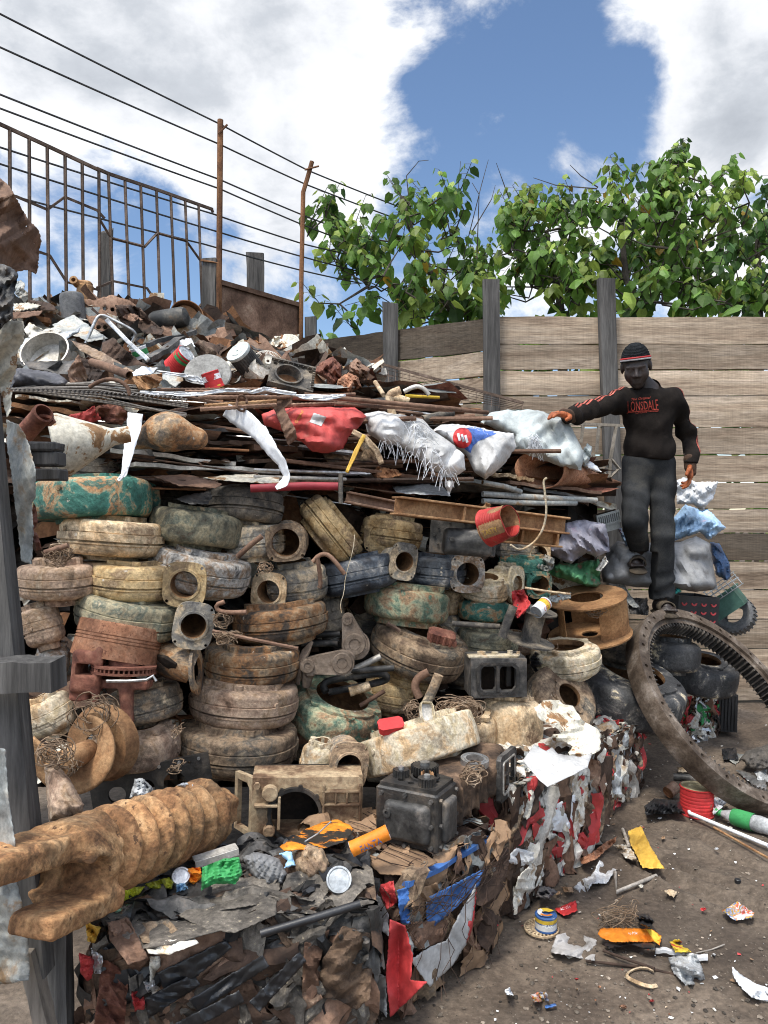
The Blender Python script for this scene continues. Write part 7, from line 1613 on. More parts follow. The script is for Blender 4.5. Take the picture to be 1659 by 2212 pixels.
ribbon('bent_strap','tan bent steel strap arching under the frayed sack',[(*q('B',(585,600)),3.6,11),(*q('B',(660,640)),3.55,12),(*q('B',(725,710)),3.55,13),(*q('B',(760,795)),3.55,12)],'tan',cat='strap',thick=.006,crumple=.002)
sh('B',((400,730),(560,690),(640,640),(720,690),(760,770),(620,800),(440,790)),.1,'brown','hood_sheet','curved brown hood sheet in the gap under the red bag',.02,gv=-.1)
for pts,mt,lab in((((900,1165),(1120,1160),(1320,1215),(1280,1240),(1060,1225)),'rustbrown','brown roofing sheet edge above the dark grey top housing'),(((1200,1180),(1400,1158),(1660,1165),(1660,1215),(1400,1200)),'creamrust','tan roofing sheet edge below the aluminium channels')):sh('A',pts,-.06,mt,'roofing_sheet',lab,.05,gv=-.9)
sh('B',((690,850),(740,810),(850,830),(880,860),(800,880),(720,875)),-.1,'rust','rusty_flap','rust-eaten scrap lying on the long rebar',.05)
sh('B',((820,925),(1000,910),(1120,930),(1170,985),(1000,975),(850,968)),-.05,'zinc','zinc_sheet','smooth zinc sheet lying on the orange I-beam',.015,gv=-.7)
for i,(a,m1,b,r_)in enumerate((((0,815),(560,850),(1240,885),6.5),((0,890),(460,915),(1020,915),6))):pipe('rolled_zinc',('upper','lower')[i]+' of two rolled zinc sheet edges above the orange I-beam',[(*q('K',p),dep(*q('K',p))-.02)for p in(a,m1,b)],r_,'zincold',cat='zinc roll',smooth_path=1)
# the split tube, its mouth open to the left
def split_tube():
 a,b=P(*q('K',(640,545)),4.42),P(*q('K',(1470,705)),5.0);ax_=(b-a);L=ax_.length;Q=Matrix.Translation(a)@ax_.to_track_quat('Z','Y').to_matrix().to_4x4();m=MB();m.M=Q;vs=[];n=26
 for i in range(13):
  t=i/12
  for k in range(n):an=2*math.pi*k/n;r=(.115-.085*t);vs.append((r*math.cos(an)*(1.0+.1*t),r*math.sin(an)*(1-.45*t),L*t-(.10*math.cos(an)if i==0 else 0)))
 m.add(vs,[(i*n+k,i*n+(k+1)%n,(i+1)*n+(k+1)%n,(i+1)*n+k)for i in range(12)for k in range(n)]);o=m.obj('split_tube',M['terra']);sm_=o.modifiers.new('thick','SOLIDIFY');sm_.thickness=.008;sm_.offset=-1
 tag(o,'rusty tapered tube with an open mouth, under the pale green-grey sack','tube')
split_tube()
# right of the heap top: brown crumpled drums, open frame, engine gasket frame, mesh panel against the fence
for pts,lab,mt in((((350,245),(400,190),(470,155),(520,210),(520,280),(470,340),(440,370),(430,290)),'crumpled red brown sheet by the foot of the fence, leftmost of three','redrust'),(((480,360),(500,290),(560,250),(620,280),(640,340),(560,375)),'crushed brown tin drum, middle of three crumpled pieces','terra'),(((565,250),(570,195),(610,165),(690,235),(670,300),(640,320),(610,270)),'brown folded paper-like sheet, rightmost of three by the fence','rustbrown')):
 puff('crushed_drum',lab,q('B',*pts),-.1,mt,.10,.05,cat='crushed sheet')
def oframe():
 c=q('B',(225,275));Mx=pose(*c,dep(*c)-.15,12,50,0,12);s=Mx.translation.y/F;rt=root('fan_shroud',Mx,'black square plastic fan shroud with a round opening, right of the fan guard','fan shroud');m=MB();w,h=98*s,80*s
 m.prism([(-w/2,-h/2),(w/2,-h/2),(w/2,h/2),(-w/2,h/2)],-.02,0,0,None,[(-.02,0,27*s)]+[(sx*w*.40,sy*h*.38,5*s)for sx in(-1,1)for sy in(-1,1)]);m.lathe([(27*s,-.05),(27*s,.016),(31*s,.016),(31*s,-.05)],32,0,Matrix.Translation((-.02,0,0)),closed=True)
 for k in range(9):m.box((w*(-.45+.11*k),h*.46,.006),(.004,h*.08,.02));m.box((w*.47,h*(-.4+.1*k),.006),(w*.06,.004,.02))
 m.box((0,h/2,.004),(w,.012,.03));m.box((0,-h/2,.004),(w,.012,.03));m.obj('shroud_body',M['dark'],rt,smooth=0)
 d2=MB();d2.lathe([(1e-4,-.06),(26*s,-.05)],28,0,Matrix.Translation((-.02,0,0)));d2.obj('back_plate',M['rust'],rt)
oframe()
def meshpanel():
 m=MB();a,b=P(*q('B',(505,132)),6.5),P(*q('B',(1600,432)),6.0);c0,c1=P(*q('B',(520,330)),6.3),P(*q('B',(1590,480)),5.9)
 m.tube([a,b],.014,4);m.tube([a,c0],.012,4)
 for k in range(26):
  t=k/25;m.tube([a.lerp(b,t),c0.lerp(c1,t)],.0025,3)
 for k in range(1,6):m.tube([a.lerp(c0,k/6),b.lerp(c1,k/6)],.0025,3)
 tag(m.obj('mesh_panel',M['grille']),'wire mesh panel with a long sloping frame bar leaning on the fence','mesh panel')
 m=MB();d=5.5
 for pts in(((385,675),(730,690)),((480,690),(465,800)),((580,690),(565,860)),((690,695),(655,900)),((655,900),(600,970),(645,1030),(710,965),(655,900)),((655,900),(645,1030)),((540,870),(600,970))):m.tube([P(*q('C',p),d)for p in pts],.014,4)
 tag(m.obj('gate_frame',M['dust'],smooth=0),'tan steel gate section with a diamond motif, just left of the man','gate')
M['dust']=mat('dusty_steel',[(0,(.20,.17,.13)),(1,(.33,.29,.24))],scale=9,bump=.2)
meshpanel()
# corrugated offcut on the rusty panel, coins of plate
sh('A',((1625,345),(1660,335),(1660,450),(1625,450)),.3,'creamrust','roofing_sheet','rust streaked corrugated offcut standing against the rusty panel',.03,gv=0,cat='roofing sheet')
sheet('roofing_sheet','pale streaked corrugated sheet right of the rusty panel foot',[(592,727),(646,722),(645,786),(592,782)],5.9,'creamrust',.02,gv=0,d_is_dd=False,cat='roofing sheet')
# hanging things at the front of the beams
can('crushed red tin hanging in front of the orange I-beam',*q('D3',(1095,225)),3.5,64,74,74,10,-30,'redlabel','rustorange',ribs=6,cat='tin',name='tin_can',openend=True,crush=.12,txt='TASTY',tmat='mustard',tpos=('v',.3),tsize=(.08,.022))
sh('D3',((960,110),(1000,55),(1040,70),(1030,130),(1010,270),(970,260),(955,190)),-.42,'rustorange','torn_label','torn brown paper flap beside the crushed red tin',.03,gv=0,cat='paper')
pipe('white_strap','cream strap hanging from the split tube over the I-beam',[(*q('K',p),3.75)for p in((700,640),(660,670),(680,800),(700,1000),(670,1180),(600,1300),(530,1370))]+[(*q('D3',(1260,430)),3.72),(*q('D3',(1190,380)),3.7)],2.4,'cream',smooth_path=2,cat='strap')
pipe('thin_string','thin pale string hanging from the tilted yellow housing',[(*q('D2',p),3.22)for p in((1262,400),(1250,520),(1190,720),(1180,850),(1150,930),(1160,1000))],.9,'cream',cat='string',smooth_path=1,n=4)
sh('D1',((1350,225),(1450,190),(1620,165),(1632,215),(1600,265),(1450,262)),-.05,'black','dark_pan','dark round pan edge lying above the olive scratched housing',.02,gv=-.6)
# ------------------------------------------------------------------ sacks and what lies round the man
def sk(f,pts,d,mt,lab,T=.12,amp=.03,name='sack',cat='sack',**k):return puff(name,lab,q(f,*pts),d,mt,T,amp,d_is_dd=d<2,cat=cat,**k)
s1=sk('B',((45,500),(120,470),(200,462),(340,455),(460,455),(600,458),(640,485),(668,512),(640,560),(560,640),(530,705),(440,732),(350,722),(285,665),(160,600),(60,565)),-.22,'bagred','red woven sack with a pale tag, lying under the rods',.14,.05)
on_surface(s1,q('B',(355,490),(432,515),(400,570),(330,545)),.004,2.5,'paper_tag','bagwhite')
lettering(s1,'Original',q('B',(270,515)),30,9,-62,'mustard')
s2=sk('B',((648,500),(740,480),(900,505),(1000,528),(1062,590),(1160,660),(1250,740),(1258,830),(1200,868),(1185,920),(1160,985),(1135,930),(1115,862),(1060,830),(960,755),(850,682),(760,670),(680,620)),-.25,'bagwhite','frayed white woven sack with a tail of torn fibres',.13,.05)
fr=MB();r=random.Random(6);bv=BVHTree.FromPolygons([v.co for v in s2.data.vertices],[tuple(p.vertices)for p in s2.data.polygons])
for k in range(240):
 a,b=r.choice([((880,510),(1060,720)),((740,640),(900,720)),((900,720),(1150,850)),((950,540),(1010,640))])
 t=r.random();u,v=q('B',(a[0]+(b[0]-a[0])*t+r.uniform(-35,35),a[1]+(b[1]-a[1])*t+r.uniform(-30,30)))
 h=bv.ray_cast(Vector((0,0,EYE)),ray_dir(u,v))
 if not h[0]:continue
 L=r.uniform(.03,.10);p0=h[0];an=r.uniform(-2.6,.4);dv=Vector((math.cos(an)*.8,-r.uniform(.1,.5),math.sin(an)))*L
 fr.tube([p0,p0+dv*.5+Vector((0,-.01,.012)),p0+dv+Vector((0,0,-.02))],.0014,3,cap=False)
fr.obj('frayed_fibres',M['plasticwhite'],s2,smooth=0)
s3=sk('B',((1060,595),(1110,560),(1180,555),(1320,572),(1440,600),(1542,612),(1558,690),(1500,780),(1450,830),(1372,888),(1310,845),(1262,745),(1160,665)),-.2,'bagwhite','white sack with a blue panel and a round red emblem',.12,.045)
on_surface(s3,q('B',(1262,580),(1330,572),(1380,600),(1420,600),(1440,615),(1330,660),(1300,690),(1285,730),(1250,705),(1240,640)),.003,2.5,'blue_panel','blueprint')
cx,cy=q('B',(1238,640));on_surface(s3,[(cx+21*math.cos(k*.4488),cy+23*math.sin(k*.4488))for k in range(14)],.006,2.5,'round_emblem','red')
for k in range(3):on_surface(s3,[(cx-12+8*k+x,cy+2*k-3+y)for x,y in((0,-6),(5,-8),(9,8),(4,10))],.009,2,'emblem_bar','plasticwhite')
s4=puff('sack','pale grey green sack under the man\'s hand',[(1038,911),(1058,892),(1097,884),(1148,885),(1175,889),(1199,901),(1222,904),(1234,922),(1250,955),(1261,976),(1256,1016),(1209,1008),(1165,990),(1114,977),(1108,940),(1072,928)],4.50,'bagpale',.14,.055,d_is_dd=False)
fr=MB();bv=BVHTree.FromPolygons([v.co for v in s4.data.vertices],[tuple(p.vertices)for p in s4.data.polygons])
for k in range(60):
 u,v=q('C',(170+r.uniform(-25,25),770+r.uniform(-35,50)));h=bv.ray_cast(Vector((0,0,EYE)),ray_dir(u,v))
 if h[0]:fr.tube([h[0],h[0]+Vector((r.uniform(-.03,.03),-.02,-.02)),h[0]+Vector((r.uniform(-.04,.04),-.01,-.09*r.random()-.02))],.0013,3,cap=False)
fr.obj('frayed_fibres',M['plasticwhite'],s4,smooth=0)
sk('C',((462,862),(508,802),(538,828),(532,890),(492,950),(470,930)),4.55,'bagpale','knotted end of pale sacking right of the sack the man touches',.04,.03)
sk('C',((478,938),(520,912),(572,950),(598,986),(560,986),(512,965)),4.6,'plasticwhite','white shoe sole lying below the knotted sacking',.025,.006,name='shoe',cat='shoe')
sk('C',((240,1490),(310,1440),(335,1400),(362,1310),(480,1290),(620,1318),(642,1400),(652,1490),(560,1532),(500,1502),(400,1572),(335,1545)),4.55,'bagpurple','grey purple sack draped below the end of the I-beam',.12,.06)
sk('C',((170,1590),(240,1510),(300,1540),(290,1600),(230,1640)),4.4,'zincold','silvery crumpled foil sheet between the small flange and the green sack',.04,.05,name='foil_sheet',cat='foil')
sk('C',((235,1612),(330,1560),(420,1572),(500,1550),(582,1540),(592,1700),(560,1722),(500,1716),(400,1680),(300,1652)),4.62,'baggreen','green and red printed plastic sack above the big fan wheel',.09,.06)
sk('C',((595,1600),(650,1470),(700,1425),(800,1440),(1000,1432),(1100,1430),(1200,1395),(1290,1440),(1312,1600),(1338,1732),(1200,1752),(1000,1722),(850,1722),(605,1690)),5.08,'baggrey','big dirty grey sack behind the man\'s legs',.20,.06)
sk('C',((1050,1285),(1130,1192),(1240,1232),(1275,1222),(1392,1340),(1282,1418),(1222,1370),(1060,1425)),5.3,'bagblue','pale blue and pink sack on top of the big grey one',.12,.06)
sk('C',((700,1345),(722,1345),(765,1420),(800,1462),(770,1470),(735,1425)),5.0,'bagblue','pink and blue sack corner showing between the man\'s legs',.03,.02)
sk('C',((1072,1040),(1120,1018),(1200,1050),(1342,1048),(1312,1150),(1242,1232),(1180,1192),(1078,1190)),5.55,'plasticwhite','white plastic jerrycan sack against the fence, right of the man\'s hand',.09,.05,name='plastic_container',cat='container')
sk('C',((1290,1432),(1350,1442),(1412,1560),(1422,1650),(1400,1682),(1330,1645),(1308,1560)),5.45,'bagnavy','dark blue grey bag at the right end of the big grey sack',.10,.05)
sh('C',((560,1610),(620,1520),(640,1560),(590,1620)),-.0,'dirtywhite','white_scrap','white rag scrap left of the big grey sack',.03)
c_=q('C',(645,1285));Mx=pose(*c_,4.82,-14,8,0,10);s_=4.82/F;rt=root('vent_grille',Mx,'grey slotted vent grille left of the man\'s knee','grille');m=MB();w_,h_=54*s_,27*s_
m.prism([(-w_/2,-h_/2),(w_/2,-h_/2),(w_/2,h_/2),(-w_/2,h_/2)],-.012,0,0,Matrix.Rotation(RAD(90),4,'X'),[[(w_*(-.44+.085*k+dx),h_*dy)for dx,dy in((0,-.32),(.045,-.32),(.045,.34),(0,.34))]for k in range(11)])
m.box((0,.05,0),(w_,.004,h_),mi=1);m.box((0,.02,-h_/2-.02),(w_*.9,.03,.04));m.obj('slotted_panel',[M['crategrey'],M['core']],rt,smooth=0)
def box_thing(name,lab,f,c,d,w,h,dp2,yaw,tilt,mt,cat,lip=0,extra=None):
 Mx=pose(*q(f,c),d,tilt,0,0,yaw);s=d/F;rt=root(name,Mx,lab,cat);m=MB();W_,H_=w*s,h*s
 m.box((0,0,-H_/2+.006),(W_,dp2,.012))
 for sx in(-1,1):m.box((sx*(W_/2-.006),0,.004),(.012,dp2,H_-.012));m.box((0,sx*(dp2/2-.006),.004),(W_-.025,.012,H_-.014))
 if lip:m.lathe([(0,0),(0,0)],3);m.box((0,0,H_/2-.012),(W_+.03,dp2+.03,.018),.004)
 m.obj('shell',M[mt],rt,smooth=0)
 if extra:extra(rt,W_,H_,dp2)
 return rt
def redspots(rt,W_,H_,dp2):
 m=MB()
 for i in range(4):
  for j in range(3):m.lathe([(.010,0),(.02,.004),(.022,0)],10,0,Matrix.Translation((W_*(-.36+.24*i),-dp2/2-.001,H_*(-.3+.28*j)))@Matrix.Rotation(RAD(90),4,'X'),a0=math.pi,a1=2*math.pi)
 m.obj('pattern',M['redfoil'],rt)
def ribs_(rt,W_,H_,dp2):
 m=MB()
 for k in range(6):m.box((W_*(-.4+.16*k),-dp2/2-.005,0),(.012,.012,H_*.9))
 m.obj('ribbing',M['blackplastic'],rt,smooth=0)
box_thing('cardboard_box','black box printed with dark red scallops, right of the man\'s foot','C',(1140,1855),5.25,92,62,.3,8,4,'blackplastic','box',0,redspots)
box_thing('plastic_crate','dark green plastic crate tilted against the fence','C',(1385,1825),5.7,74,44,.3,-30,-38,'greenplastic','crate',1)
box_thing('black_container','black ribbed plastic container on the ground by the far bale','D7',(1360,1010),5.55,42,80,.2,-10,2,'blackplastic','container',0,ribs_)
m=MB();c0=q('C',(1385,1740));Mx=pose(*c0,5.6,-38,-20,0,-20);s_=5.6/F
for k in range(7):m.tube([Mx@Vector(((-.12+.04*k),-.08,-.05)),Mx@Vector(((-.12+.04*k),-.1,.05)),Mx@Vector(((-.12+.04*k),.1,.05))],.003,4)
for y,z in((-.08,-.05),(-.09,0),(-.1,.05),(0,.05),(.1,.05)):m.tube([Mx@Vector((-.13,y,z)),Mx@Vector((.13,y,z))],.0036,4)
tag(m.obj('wire_basket',M['zinc']),'white wire basket by the fence above the green crate','basket')
Mx=pose(*q('C',(1450,1900)),5.75,-30,60,0,-30);rt=root('old_tyre',Mx,'dusty grey tyre leaning on the fence below the green crate','tyre');m=MB();m.lathe([(.07,-.04),(.12,-.05),(.14,-.035),(.145,0),(.14,.035),(.12,.05),(.07,.04)],32)
for k in range(28):m.box((0,0,0),(.008,.014,.07),0,None,Matrix.Rotation(k*.2244,4,'Z')@Matrix.Translation((.145,0,0)))
m.obj('tread',M['worngrey'],rt)
for pts,mt,lab in((((700,1640),(780,1770),(840,1850),(800,1850),(720,1780)),'zincold','grey sheet strip between the fan wheel and the man\'s foot'),(((985,1750),(1080,1725),(1110,1745),(1000,1790)),'teal_paint','teal plastic scrap beside the man\'s ankle'),(((760,1790),(890,1790),(900,1900),(780,1890)),'black','dark mesh scrap below the man\'s foot'),(((620,1720),(700,1740),(760,1850),(700,1800)),'rustbrown','rusty flap behind the fan wheel')):
 sheet('scrap_sheet',lab,q('C',*pts),4.95,mt,.03,gv=-.3,d_is_dd=False,cat='metal sheet')
sh('D3',((1200,740),(1290,720),(1345,830),(1300,900),(1240,950),(1210,880)),-.3,'redfoil','plastic_bag','red and clear plastic bag under the cream side flange',.07,cat='plastic bag')
puff('plastic_bag','black plastic bag wad left of the cream open-topped right housing',q('D3',(1340,1250),(1380,1200),(1425,1230),(1435,1340),(1380,1370),(1345,1310)),-.1,'blackplastic',.05,.06,cat='plastic bag')
for pts,mt,lab in((((1460,790),(1560,760),(1655,745),(1655,790),(1540,830)),'zincold','grey sheet scrap lying on the fan wheel'),(((1515,730),(1540,740),(1575,850),(1590,800)),'rust','rusty spike of plate on the fan wheel')):sh('D3',pts,-.2,mt,'scrap_sheet',lab,.03)
pipe('rusty_rod','long thin tan rod lying across the teal flange',[(*q('D3',p),4.0)for p in((1300,710),(1450,735),(1650,760))],2.5,'tan',cat='rod')
# small red tins in the stack
Mx=pose(*q('D6',(270,505)),2.98,-6,30,0,12);rt=root('lunch_tin',Mx,'small red oblong tin lying in front of the yellowish housing','tin');m=MB()
def rr_(w,h,c):return[(x*w/2-(c if abs(x)==1 and i%2 else 0)*0,y*h/2)for i,(x,y)in enumerate(((-1,-.6),(-.75,-1),(.75,-1),(1,-.6),(1,.6),(.75,1),(-.75,1),(-1,.6)))]
m.prism(rr_(.095,.055,0),-.016,.012);m.prism(rr_(.10,.06,0),.012,.016);m.obj('tin_body',M['red'],rt,smooth=0)
Mx=pose(*q('D6',(550,400)),3.0,6,58,0,20);rt=root('sardine_tin',Mx,'open oval fish tin standing in the rusty wire','tin');m=MB();m.prism(rr_(.052,.075,0),-.012,-.008,1);m.prism(rr_(.056,.08,0),-.012,.010,0,None,[rr_(.05,.073,0)]);m.obj('tin_body',[M['cream'],M['alu']],rt,smooth=0)
# black frame rails in the gap behind the screw shaft
m=MB();Mx=pose(*q('E1',(900,200)),3.15,-9,0,0,10);m.M=Mx;m.prism([(-.24,-.075),(.24,-.075),(.24,.075),(-.24,.075)],-.02,0,0,Matrix.Rotation(RAD(90),4,'X'),[(-.14,-.02,.035),(-.03,-.02,.04),(.09,-.02,.045),(-.21,.05,.006),(.0,.055,.006),(.16,.05,.006)])
for k in range(6):m.bolt((-.2+.08*k,-.004,.06),(0,-1,0),.007,.008,1)
tag(m.obj('engine_rail',[M['oily'],M['steel']],smooth=0),'oily black rail plate with round cut-outs in the gap behind the screw shaft','engine part')
puff('tan_casting','big tan casting bulging behind the left post above the screw shaft',q('E1',(262,90),(340,90),(420,180),(500,330),(490,380),(400,420),(290,430)),2.62,'mauve',.09,.01,d_is_dd=False,cat='casting')
# ------------------------------------------------------------------ litter on the dirt
gz=on_top(.012)
def lit(pts,mt,lab,name,amp=.02,cat='litter',z=.012,**k):return sheet(name,lab,q('E3',*pts),on_top(z),mt,amp,cat=cat,sp=k.pop('sp',3),**k)
def litp(pts,mt,lab,name,T=.02,cat='litter',z=.03,amp=.01):return puff(name,lab,q('E3',*pts),on_puff(pts,z),mt,T,amp,gv=-.5,d_is_dd=False,cat=cat)
def on_puff(pts,z):c=np.array(q('E3',*pts)).mean(0);return float(on_top(z)(c[0],c[1]))
lit(((680,645),(775,700),(720,780),(640,780),(585,858),(530,805),(580,755),(630,740)),'tarp2','folded pale grey paper lying beside the V-shaped stick','paper_scrap',.05,'paper')
o=lit(((845,478),(920,445),(985,580),(1058,695),(930,690),(860,550)),'mustard','mustard yellow folded canvas strip on the dirt','canvas_strip',.03,'canvas',z=.03)
lit(((760,555),(850,555),(905,655),(830,632)),'dirtywhite','dirty white rag under the mustard canvas strip','rag',.05,'rag')
lit(((560,640),(640,600),(700,550),(780,508),(770,545),(690,610),(660,640),(580,668)),'terra','curled rusty strip beside the crumpled bale','rusty_strip',.06,'metal strip',z=.03)
def gpipe(name,lab,pts,r_,mt,cat,z=.012,**k):return pipe(name,lab,[(*q('E3',p),float(on_top(z)(*q('E3',p))))for p in pts],r_,mt,cat=cat,**k)
gpipe('bent_stick','pale V-shaped stick lying on the dirt',((770,715),(778,830),(1010,735)),4,'dustwood','stick')
gpipe('short_stick','short pale stick behind the mustard canvas strip',((815,465),(850,560)),3.5,'dustwood','stick')
gpipe('thin_stick','thin twig lying right of the clear plastic',((1240,1185),(1330,1165),(1405,1135)),1.5,'dustwood','stick')
rc=gpt(*q('E3',(372,1075)));d_=rc.y
Mx=Matrix.Translation(rc+Vector((-.015,.02,.012)));rt=root('drain_plate',Mx,'round slotted drain cover under the blue and yellow can','drain cover');m=MB();s_=d_/F
for k in range(24):a=k*.2618;m.box((0,0,0),(38*s_*.35,38*s_*.10,.006),0,None,Matrix.Rotation(a,4,'Z')@Matrix.Translation((38*s_*.80,0,0)))
m.lathe([(38*s_*.93,-.003),(38*s_,-.003),(38*s_,.004),(38*s_*.93,.004)],40,closed=True);m.lathe([(1e-4,.003),(38*s_*.64,.003),(38*s_*.64,-.003),(1e-4,-.003)],30);m.obj('slotted_disc',M['tan'],rt)
uu,vv=q('E3',(368,1010));can('short blue can with a yellow band and a bright printed lid, on the drain cover',uu,vv-4,d_+.01,33,46,0,0,0,'blue_paint','blue_paint',ribs=0,band=[(.12,.52,1),(.6,.9,3)],cat='can',name='tin_can',txt='PEAK',tmat='paper',tpos=(0,.0),tsize=(.04,.012))
m=MB();Mx=pose(uu,vv-21,d_+.01);m.M=Mx;r_=21*d_/F
for i,mt in enumerate(('yellow','white','orange')):m.lathe([(r_*(.98-.1*i),.002+.0012*i),(r_*(.3+.1*i),.002+.0012*i)],20,i,a0=.4+1.6*i,a1=2.4+1.6*i)
o=m.obj('lid_print',[M['yellow_paint'],M['paper'],M['orange_paint']]);o.parent=bpy.data.objects[[x.name for x in COL.objects if x.name.startswith('tin_can')][-1]];bpy.context.view_layer.update();o.matrix_parent_inverse=o.parent.matrix_world.inverted()
o=lit(((420,930),(540,880),(552,940),(470,967)),'red','red fish tin label lying behind the blue and yellow can','tin_label',.02,'label');lettering(o,'Sardin',q('E3',(480,920)),22,7,-14,'paper')
o=lit(((670,1075),(690,1042),(770,1040),(980,1045),(1040,1085),(1030,1140),(1000,1120),(760,1120),(700,1100)),'carton','flattened orange and yellow carton of tomato mix on the dirt','carton',.03,'carton',z=.04);lettering(o,'Tomato Mix',q('E3',(850,1070)),38,6,-3,'paper')
on_surface(o,q('E3',(950,1046),(982,1048),(1038,1085),(1030,1136),(1000,1118)),.003,3,'yellow_panel','yellow_paint')
litp(((700,1130),(760,1115),(900,1120),(1010,1130),(1000,1165),(940,1160),(860,1130),(740,1165)),'blackplastic','black torn underside of the orange carton','torn_carton',.02)
lit(((395,1180),(430,1080),(530,1060),(665,1110),(650,1230)),'tarp','square of dirty grey paper near the drain cover','paper_scrap',.03,'paper')
gpipe('flat_bar','long black flat bar lying on the dirt, longer of two',((600,1230),(950,1270),(1200,1330),(1440,1420)),3,'rustdark','bar')
gpipe('flat_bar','short dark bar crossing the long black one',((700,1170),(850,1225),(1000,1275)),3,'rustdark','bar',z=.025)
lit(((1080,1210),(1240,1190),(1275,1270),(1300,1360),(1180,1372),(1110,1300)),'clear','crumpled clear plastic sheet at the right foreground','plastic_sheet',.05,'plastic',z=.03)
slab('white_bar','white flat bar beside the clear plastic sheet',(*q('E3',(1005,1172)),float(gz(0,q('E3',(1005,1172))[1]))),(*q('E3',(1310,1228)),float(gz(0,q('E3',(1310,1228))[1]))),7,.02,'plasticwhite')
lit(((1085,1120),(1140,1105),(1215,1180),(1120,1182)),'redyellow','red and yellow food wrapper on the dirt','wrapper',.04,'wrapper',z=.03)
lit(((1450,1265),(1500,1310),(1580,1360),(1660,1390),(1662,1470),(1560,1440),(1490,1370),(1455,1310)),'whitesheet','white sheet strip curling in at the right edge of the dirt','white_sheet',.04,'metal sheet',z=.03)
lit(((1390,940),(1480,885),(1580,950),(1570,980),(1470,995)),'printed','crumpled printed packet alone on the dirt at right','packet',.04,'packet',z=.02)
m=MB();c0=gpt(*q('E3',(930,1345)));m.tube([c0+Vector((.052*math.cos(a),.05*math.sin(a),.012+.006*math.sin(2*a)))for a in[.5+k*.45 for k in range(12)]],.007,6,flat=.6);tag(m.obj('metal_loop',M['tan']),'rusty flattened metal loop on the dirt','loop')
m=MB();c0=gpt(*q('E3',(1483,785)));m.cyl(.013,.022,16,Matrix.Translation(c0+Vector((0,0,.012))),bev=.002);tag(m.obj('bottle_cap',M['blackplastic']),'small black bottle cap standing on the dirt','cap')
lit(((1040,822),(1100,815),(1143,832),(1110,862),(1080,842)),'cardtan','small torn tan card scrap in the middle of the dirt','card_scrap',.03,'card')
lit(((130,1400),(160,1385),(180,1430),(140,1425)),'whitesheet','small white crumpled scrap at the bottom of the dirt','paper_scrap',.06,'paper',z=.02)
lit(((280,1430),(320,1412),(370,1410),(384,1465),(300,1470)),'printed','folded pink and blue packet near the bottom edge','packet',.05,'packet',z=.02)
lit(((360,1492),(425,1480),(430,1490),(372,1506)),'blue_paint','thin blue plastic sliver at the bottom of the dirt','plastic_sliver',.01)
litp(((890,960),(960,955),(1000,1000),(970,1040),(920,1020)),'blackplastic','black plastic wad behind the orange carton','plastic_wad',.04,'plastic bag',.05,.04)
litp(((310,860),(330,795),(390,800),(440,830),(380,870)),'darkblue','dark blue rag below the bent bumper scraps','rag',.04,'rag',.05,.04)
lit(((455,800),(520,800),(530,830),(480,832)),'cardbrown','brown card scrap next to the dark blue rag','card_scrap',.03,'card')
c0=q('E3',(790,980));wirewad('wire_tangle','thin rusty wire tangle spread on the dirt behind the carton',*c0,float(on_top(.03)(*c0)),52,16,22,th=.0016)
uu,vv=q('E3',(1245,295));cg=gpt(*q('E3',(1250,372)));can('large red ribbed tin with a tarnished gold lid, standing near the ring gear',uu,vv,cg.y,60,69,1,0,0,'red','brass',ribs=5,cat='tin',name='tin_can',band=[(.02,.07,5)])
lit(((1338,290),(1380,265),(1430,300),(1390,340),(1340,382)),'whitesheet','white paper leaning behind the large red tin','paper_scrap',.05,'paper',z=.06)
litp(((940,330),(1000,285),(1140,300),(1180,375),(1000,375),(950,385)),'blackplastic','black plastic bag flattened left of the large red tin','plastic_bag',.04,'plastic bag',.05,.05)
uu,vv=q('E3',(1100,235));can('small rusty tin lying left of the large red tin',uu,vv,float(on_top(.05)(uu,vv)),26,26,70,0,30,'rustbrown','rust',ribs=2,cat='tin',name='tin_can')
gpipe('white_rod','long white tube lying across the dirt to the right edge',((1195,345),(1205,372),(1659,560)),4,'plasticwhite','tube',z=.03);gpipe('rusty_rod','long thin rusty rod lying below the green bottle',((1345,455),(1659,632)),2.5,'rustorange','rod',z=.02)
gpipe('shock_absorber','black and steel shock absorber behind the small rusty tin',((1110,160),(1150,165),(1152,160),(1290,182)),8,'black','shock absorber',z=.05)
def bottle():
 a,b=gpt(*q('E3',(1365,420))),gpt(*q('E3',(1690,520)));a.z+=.05;b.z+=.05;Q=Matrix.Translation(a)@(b-a).to_track_quat('Z','Y').to_matrix().to_4x4();rt=root('plastic_bottle',Q,'clear plastic bottle with a green wrapper by the ring gear','bottle');L=(b-a).length;m=MB()
 m.lathe([(.012,.02),(.016,.03),(.038,.10),(.042,.15),(.038,.19),(.042,.23),(.038,.27),(.042,.31),(.042,L),(.02,L+.01),(1e-4,L)],24);m.obj('bottle_body',M['clear'],rt);m=MB();m.lathe([(.040,.09),(.0435,.12),(.0435,.20)],24);m.obj('wrapper',M['green_paint'],rt);m=MB();m.cyl(.017,.035,16,Matrix.Translation((0,0,.01)));m.obj('cap',M['green_paint'],rt)
bottle()
litp(((1500,60),(1530,10),(1660,-30),(1700,60),(1680,120),(1560,110)),'dirtgrey','grey rubber lump on the dirt at the right edge','rubber_lump',.08,'rubber',.08,.03)
